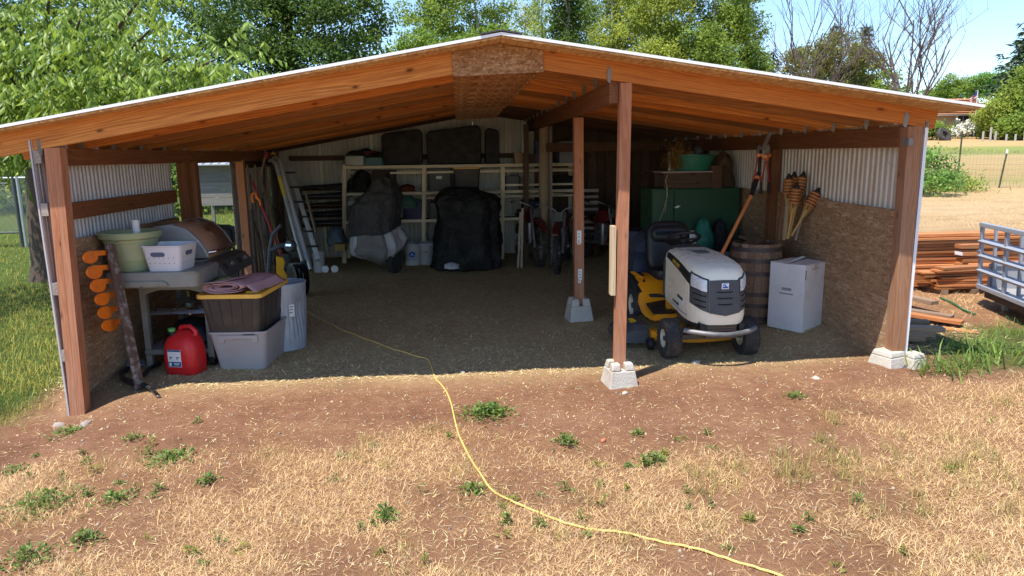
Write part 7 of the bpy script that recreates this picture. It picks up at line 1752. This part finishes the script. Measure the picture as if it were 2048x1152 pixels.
for (px, py), Y in tips_px:
    t = A(px, py, Y); m1 = top_.lerp(t, .45)+Vector((0, 0, .25)); mb.tube([top_, m1, t], [.075, .05, .012], 7); limbs.append((m1, t))
for t in tips_w:
    m1 = top_.lerp(t, .5)+Vector((0, 0, .3)); mb.tube([top_, m1, t], [.075, .05, .012], 7); limbs.append((m1, t))
mb.build('trunk', M_bark, tre, smooth=60)
SP_, SD, SL_ = [], [], []
for m1, t in limbs:
    for k in range(54):
        f = random.uniform(.35, 1.08); b_ = m1.lerp(t, f)+Vector((random.gauss(0, .26), random.gauss(0, .3), random.gauss(.02, .2)))
        d = Vector((random.gauss(0, .8), random.gauss(-.25, .8), random.gauss(.15, .4))).normalized()
        ln = random.uniform(.25, .55)
        for q in range(11):
            u = q/10; pos = b_+d*ln*u+Vector((0, 0, -.16*u*u)); side = Vector((-d.y, d.x, 0))*(1 if q % 2 else -1)
            if pos.x > -3.55 and 5.3 < pos.y < 13.5 and pos.z < rz(pos.x)+.12: continue
            SP_.append(pos); SD.append(d*.45+side*.65+Vector((random.gauss(0, .2), random.gauss(0, .2), -.75))); SL_.append(random.uniform(.09, .15))
V, F = leaf_arrays(np.array(SP_), np.array(SD), np.array(SL_), np.array(SL_)*.36, N=nrm(rng.normal(size=(len(SP_), 3))*.5+np.array([0, 0, 1.0])), fold=.2)
L_cher = leafmat('cherry_leaf', (.15, .24, .035), .45, .38, .42, .3)
link_mesh('crown', np_mesh('crown', V, F, np.repeat(rng.uniform(0, 1, len(SP_)), 5)), L_cher, tre)
# large dark broadleaf behind
b_ = gpx(600, 26); tre = thing('broadleaf_tree', 'large dark green broadleaf tree behind the left roof slope', 'tree', b_)
mb, tips = branchy(b_, 10.5, .32, 26, 3.2, seed=3); mb.build('trunk', M_bark, tre, smooth=60)
ells = [((A(px, py, Y).x, Y, A(px, py, Y).z), r_) for px, py, Y, r_ in ((560, 60, 25, (2.2, 2, 1.7)), (660, 30, 25, (1.9, 2, 1.6)), (720, 110, 24.5, (.95, 1.4, 1.0)), (480, 30, 25, (1.6, 1.8, 1.5)), (620, 150, 24, (2.0, 1.8, 1.1)), (520, 150, 24, (1.6, 1.6, 1.1)), (690, 190, 24.5, (1.3, 1.3, .7)), (600, -60, 26, (3, 2.4, 1.8)), (745, 190, 24.5, (.5, .8, .35)), (738, 40, 25, (.55, 1.0, .7)))]
crown_leaves(ells, 560, 62, .15, (.22, .22, .13), L_dark, tre, .1)
# second dark crown over the cherry, further left
b_ = gpx(180, 30); tre = thing('broadleaf_tree', 'dark green tree showing through above the cherry tree at top left', 'tree', b_)
mb, tips = branchy(b_, 11, .3, 20, 3.4, seed=5); mb.build('trunk', M_bark, tre, smooth=60)
crown_leaves([((A(px, py, 30).x, 30, A(px, py, 30).z), r_) for px, py, r_ in ((120, 120, (3, 2.5, 2.6)), (300, 80, (2.8, 2.5, 2.4)), (30, 220, (2.6, 2, 2.2)), (200, 220, (3, 2.4, 2)), (-80, 120, (3, 2.4, 2.6)), (380, 10, (2, 2, 2)), (100, 0, (3.4, 2.4, 2)))], 420, 55, .2, (.32, .32, .2), L_dark, tre, .1)
# row of poplars behind the ridge
for i, (px, Y, w, lb, lm, rows) in enumerate(((870, 40, 2.0, 'leftmost poplar of the row behind the ridge', L_mid, None), (960, 44, 1.9, 'poplar just left of the ridge in the row behind', L_mid, None), (1130, 42, 1.1, 'dark narrow poplar right behind the ridge', L_dark, None), (1225, 46, 1.6, 'pale poplar left of the tallest ones behind the roof', L_yel, None), (1320, 43, 2.1, 'tall bright poplar right of the ridge', L_yel, None), (1420, 42, 2.0, 'bright rounded poplar above the right roof slope', L_mid, None), (1050, 52, 1.7, 'thin distant poplar with gaps behind the ridge', L_yel, None), (1480, 46, 1.2, 'rightmost poplar at the end of the row', L_mid, None), (1270, 54, 2.4, 'broad hazy poplar behind the tall bright one', L_mid, None), (1090, 56, 2.2, 'far poplar filling the gap right of the ridge', L_yel, None), (1180, 50, 1.8, 'leafy poplar between the dark and the pale one', L_mid, None))):
    b_ = gpx(px, Y); H = [11.5, 12.5, 12.5, 13, 13.5, 11.6, 12, 10.8, 15, 13.5, 13][i]; w *= 1.25
    tre = thing('poplar_tree', lb, 'tree', b_, 'poplars behind the shed'); mb, tips = branchy(b_, H*.97, .16, 24, w*.95, seed=20+i); mb.build('trunk', M_pbark, tre, smooth=60)
    ells = []
    for k in range(11):
        t = .22+.75*k/10; ww = w*(.62+.5*math.sin(math.pi*min(1, t*1.05)))*.62
        for q in range(2): ells.append(((b_.x+random.uniform(-.55, .55)*w, Y+random.uniform(-.6, .6)*w, b_.z+H*t), (ww*random.uniform(.6, .95), ww*.8, H*.07)))
    crown_leaves(ells, [420, 420, 300, 400, 640, 640, 200, 320, 330, 220, 240][i], 46, .19, (.24, .24, .2), lm, tre, .2)
b_ = gpx(815, 33); tre = thing('young_tree', 'small bright yellow-green tree peeking over the left roof slope', 'tree', b_); mb, _ = branchy(b_, 6.5, .1, 14, 1.4, seed=41); mb.build('trunk', M_bark, tre, smooth=60)
crown_leaves([((A(px, py, 33).x, 33, A(px, py, 33).z), r_) for px, py, r_ in ((830, 90, (.9, .9, .6)), (880, 105, (1.1, 1, .5)), (940, 90, (1.0, 1, .5)), (800, 110, (.6, .7, .4)), (990, 70, (.6, .7, .35)))], 130, 50, .15, (.2, .2, .13), leafmat('leaf_lime', (.16, .26, .035), .35, .4), tre)
# bare trees
def bare(px, Y, H, label, seed, lean=0, n0=9):
    b_ = gpx(px, Y); e = thing('bare_tree', label, 'tree', b_, 'leafless trees right of the poplars'); rs = random.Random(seed); mb = MB()
    def grow(p, d, L, r_, depth):
        pts = [p]; q = p
        for k in range(4):
            d = (d+Vector((rs.gauss(0, .10), rs.gauss(0, .10), .05))).normalized(); q = q+d*L/4; pts.append(q)
        mb.tube(pts, [r_*(1-.14*k) for k in range(5)], 5 if depth < 2 else 4, cap=False)
        if depth < 4:
            for k in range(rs.randint(3, 5) if depth < 3 else 2):
                t = rs.uniform(.25, 1); i0 = min(3, int(t*4)); a = rs.uniform(0, 6.28)
                nd = (d*.75+Vector((math.cos(a), math.sin(a), .25))*rs.uniform(.35, .75)).normalized()
                grow(pts[i0].lerp(pts[i0+1], t*4-i0), nd, L*rs.uniform(.45, .68), r_*.5, depth+1)
    mb.tube([b_, b_+Vector((0, 0, H*.22))], [.13, .1], 8)
    for k in range(n0):
        a = 2*math.pi*k/n0+rs.uniform(-.3, .3); grow(b_+Vector((0, 0, H*.2)), Vector((math.cos(a)*.38+lean, math.sin(a)*.3, 1)).normalized(), H*rs.uniform(.40, .55), .05, 1)
    mb.build('branches', mat('bare_bark', (.10, .075, .07), .85, .25, 10, .2), e)
bare(1630, 30, 8.6, 'left bare tree with spreading twigs before the evergreens', 4, -.02, 7)
bare(1800, 28, 8.8, 'right bare tree standing against open sky', 9, .05, 8)
# evergreens
def conifer(px, Y, H, w, label, lm, n=42, seed=0, name='conifer_tree', group=None, LL=.30):
    b_ = gpx(px, Y); e = thing(name, label, 'tree', b_, group); rs = random.Random(seed)
    mb = MB(); mb.tube([b_, b_+Vector((0, 0, H))], [.2+H*.008, .03], 8); Cs, Ds = [], []
    for k in range(n):
        t = k/n; z = H*(.06+.94*t); rr = w*(1-t)**.85*(.8+.35*rs.random())+.12
        for q in range(max(5, int(11*(1-t))+3)):
            a = rs.uniform(0, 6.28); L = rr*rs.uniform(.7, 1.1); d = Vector((math.cos(a), math.sin(a), rs.uniform(-.35, .1)))
            for s_ in range(int(8+L*5)):
                u = rs.uniform(.1, 1); Cs.append(b_+Vector((0, 0, z))+d*L*u+Vector((rs.gauss(0, .08), rs.gauss(0, .08), rs.gauss(0, .06)-.1*u*u*L))); Ds.append(d+Vector((rs.gauss(0, .5), rs.gauss(0, .5), rs.gauss(-.2, .4))))
    mb.build('trunk', M_bark, e, smooth=60); n_ = len(Cs)
    V, F = leaf_arrays(np.array(Cs), np.array(Ds), LL*rng.uniform(.6, 1.3, n_), LL*.3)
    link_mesh('crown', np_mesh('crown', V, F, np.repeat(rng.uniform(0, 1, n_), 5)), lm, e)
conifer(1650, 46, 8.5, 1.7, 'taller dark spire of the evergreens behind the left bare tree', L_con, seed=1)
conifer(1712, 48, 8.7, 1.7, 'second dark spire right of the taller evergreen', L_con, seed=2)
conifer(1536, 50, 7.2, 1.7, 'small brownish evergreen at the end of the poplar row', L_conb, 30, seed=3)
b_ = gpx(1665, 40); tre = thing('holly_tree', 'broad rounded green tree mass between the bare trees', 'tree', b_); mb, _ = branchy(b_, 7.2, .25, 20, 2.4, seed=55); mb.build('trunk', M_bark, tre, smooth=60)
crown_leaves([((A(px, py, 40).x, 40, A(px, py, 40).z), r_) for px, py, r_ in ((1615, 130, (1.5, 1.4, 1.1)), (1675, 110, (1.7, 1.4, 1.3)), (1728, 140, (1.2, 1.2, 1.2)), (1600, 190, (1.6, 1.4, 1.0)), (1680, 200, (2.2, 1.5, 1.0)), (1760, 200, (1.0, 1, .8)))], 460, 52, .16, (.2, .2, .13), leafmat('leaf_olive', (.19, .21, .05), .5, .3), tre)
b_ = gpx(1775, 38); tre = thing('young_tree', 'small leafy tree low beside the right bare tree', 'tree', b_); mb, _ = branchy(b_, 5.2, .12, 12, 1.3, seed=56); mb.build('trunk', M_bark, tre, smooth=60)
crown_leaves([((A(px, py, 38).x, 38, A(px, py, 38).z), r_) for px, py, r_ in ((1775, 165, (.7, .8, .7)), (1800, 200, (.8, .8, .7)), (1750, 200, (.8, .8, .6)))], 70, 46, .16, (.2, .2, .14), L_mid, tre)
# far right mass
conifer(2058, 80, 17, 7.0, 'big dark conifer at the right edge behind the far trees', L_con, 60, seed=6, LL=.8)
for i, (px, py, Y, r_, lm, lb) in enumerate(((2000, 215, 74, (2.6, 3, 2.6), L_yel, 'bright yellow-green tree right of the far house'), (2062, 185, 72, (3.4, 3, 4.0), L_mid, 'tall leafy green tree at the right edge'), (2045, 245, 71, (2.8, 2.5, 1.6), L_mid, 'low green tree at the right edge behind the garden posts'),
                                          (1925, 178, 120, (5, 4, 2.6), L_mid, 'distant rounded tree above the far house roof'), (1980, 170, 118, (4, 4, 2.4), L_cool, 'distant tree behind the flag'), (1890, 195, 125, (4, 4, 2.0), L_mid, 'distant low tree left of the far house roof'))):
    c = A(px, py, Y); b_ = gpx(px, Y); tre = thing('far_tree', lb, 'tree', b_, 'trees around the far house'); mb, _ = branchy(b_, max(1.5, c.z-b_.z+r_[2]*.5), .3, 12, r_[0]*.7, seed=70+i); mb.build('trunk', M_bark, tre, smooth=60)
    ells = [((c.x+random.uniform(-.6, .6)*r_[0], Y+random.uniform(-.5, .5)*r_[1], c.z+random.uniform(-.55, .55)*r_[2]), (r_[0]*.5, r_[1]*.5, r_[2]*.42)) for _ in range(8)]
    crown_leaves(ells, 170, 40, .36, (.45, .45, .28), lm, tre)
hl_ = []
for i in range(10):
    px = 1850+i*25; c = gpx(px, 105); 
for i, (px, lb) in enumerate(((300, 'hedge bush left behind the chicken coop'), (380, 'dark hedge bush seen through the doorway'), (20, 'bright hedge bush beyond the chain-link gate'), (110, 'hedge bush behind the chain-link fence by the cherry trunk'), (460, 'hedge bush right behind the chicken coop'), (-60, 'hedge bush at the far left edge behind the fence'))):
    bush('hedge_bush', lb, px, 21+i*.4, 1.9, 2.3, 2600, .17, [L_mid, L_dark, L_yel][i % 3], group='hedge behind the lawn')

# ------------------------------------------------------------------ chain-link fence and gate, coop
M_glv = mat('galvanised_pipe', (.42, .44, .46), .4, .1, metal=.6); M_dpipe = mat('dark_green_pipe', (.07, .085, .085), .5, .1, metal=.4)
YL = 15.0
def lp(px, py): return A(px, py, YL)
zb_, zt_ = lp(30, 468).z, lp(30, 356).z
cl = thing('chain_link_fence', 'chain-link fence with a gate at the left edge behind the cherry', 'fence', lp(30, 468))
x0, x1, xg, xe = lp(-120, 400).x, lp(35, 400).x, lp(42, 400).x, lp(190, 400).x
def mesh_panel(xa, xb, z0, z1, y, name):
    mb = MB(); s_ = .055; w = z1-z0; n = int((xb-xa+w)/s_)
    for i in range(n):
        for sg in (1, -1):
            if sg == 1: a0 = xa-w+i*s_; p, q = (a0, z0), (a0+w, z1)
            else: a0 = xa+i*s_; p, q = (a0, z0), (a0-w, z1)
            (xa_, za), (xb_, zb2) = p, q; pts = []
            for t in np.linspace(0, 1, 9): pts.append((xa_+(xb_-xa_)*t, za+(zb2-za)*t))
            t0 = t1 = None
            dx = xb_-xa_
            ta = sorted([(xa-xa_)/dx, (xb-xa_)/dx]); lo, hi = max(0, ta[0]), min(1, ta[1])
            if hi-lo < .02: continue
            mb.tube([(xa_+dx*lo, y, za+w*lo), (xa_+dx*hi, y, za+w*hi)], .0028, 3, cap=False)
    return mb.build(name, M_glv, cl)
mesh_panel(x0, x1, zb_+.02, zt_-.07, YL, 'gate_mesh'); mesh_panel(xg, xe, zb_+.02, zt_+.06, YL+.02, 'fence_mesh')
MB().tube([(x0, YL, zt_), (xe, YL, zt_+.0)], .022, 8).build('top_rail', M_glv, cl, smooth=60)
MB().tube([(x0, YL, zt_-.11), (x1, YL, zt_-.11)], .02, 8).build('gate_rail', M_dpipe, cl, smooth=60); MB().tube([(x0, YL, zb_+.03), (x1, YL, zb_+.03)], .02, 8).build('gate_rail', M_dpipe, cl, smooth=60)
for x, m_ in ((x1-.03, M_dpipe), (x1+.05, M_glv), (xe, M_dpipe)): MB().tube([(x, YL, gz(x, YL)-.1), (x, YL, zt_+.03)], .033, 10).build('gate_post', m_, cl, smooth=60)
# weathered coop seen through the doorway
YC2 = 14.5; c0, c1 = A(392, 412, YC2), A(468, 330, YC2)
M_cw = wood('coop_wood', (.15, .14, .125), (.29, .27, .245), ring=9, knots=False, grey=(.3, .3, .3), gamt=.3)
coop = thing('chicken_coop', 'weathered grey timber coop on legs with sloping metal roof', 'coop', (c0.x+.4, YC2+.4, gz(c0.x, YC2)))
nb = 5; hh_ = (c1.z-c0.z)/nb
for i in range(nb):
    lumber('cladding_board', coop, (c0.x, YC2, c0.z+hh_*(i+.5)), (c1.x, YC2, c0.z+hh_*(i+.5)), .02, hh_*.96, M_cw)
    lumber('cladding_board', coop, (c1.x, YC2+.02, c0.z+hh_*(i+.5)), (c1.x+.05, YC2+.9, c0.z+hh_*(i+.5)), .02, hh_*.96, M_cw)
    lumber('cladding_board', coop, (c0.x, YC2+.02, c0.z+hh_*(i+.5)), (c0.x, YC2+.9, c0.z+hh_*(i+.5)), .02, hh_*.96, M_cw)
for x in (c0.x+.02, c1.x-.02):
    for y in (YC2-.02, YC2+.9): lumber('leg', coop, (x, y, gz(x, y)-.02), (x, y, c1.z), .06, .06, M_cw, up=(1, 0, 0))
MB().prism([(c0.x-.12, YC2-.16, c1.z+.0), (c1.x+.12, YC2-.16, c1.z+.0), (c1.x+.14, YC2+1.2, c1.z+.33), (c0.x-.1, YC2+1.2, c1.z+.33)], (0, 0, .02)).build('roof', mat('coop_roof_metal', (.52, .55, .60), .4, .1, metal=.4), coop)
for k in range(7):
    x = c0.x-.05+k*(c1.x-c0.x+.1)/6; lumber('roof_rib', coop, (x, YC2-.15, c1.z+.03), (x, YC2+1.19, c1.z+.355), .03, .02, MATS['coop_roof_metal'])
lump_p = gp(c0.x+.35, YC2+.5)
mb = MB(); mb.lathe([(.45, 0), (.42, .12), (.3, .3), (.1, .38)], 18, Matrix.Translation(lump_p), sy=.7)
tag(mb.build('compost_heap', mat('dark_compost', (.03, .022, .018), .95, .3, 14, 1.0, 20, bdist=.05), None, smooth=60), 'dark heap of litter under the coop', 'heap')
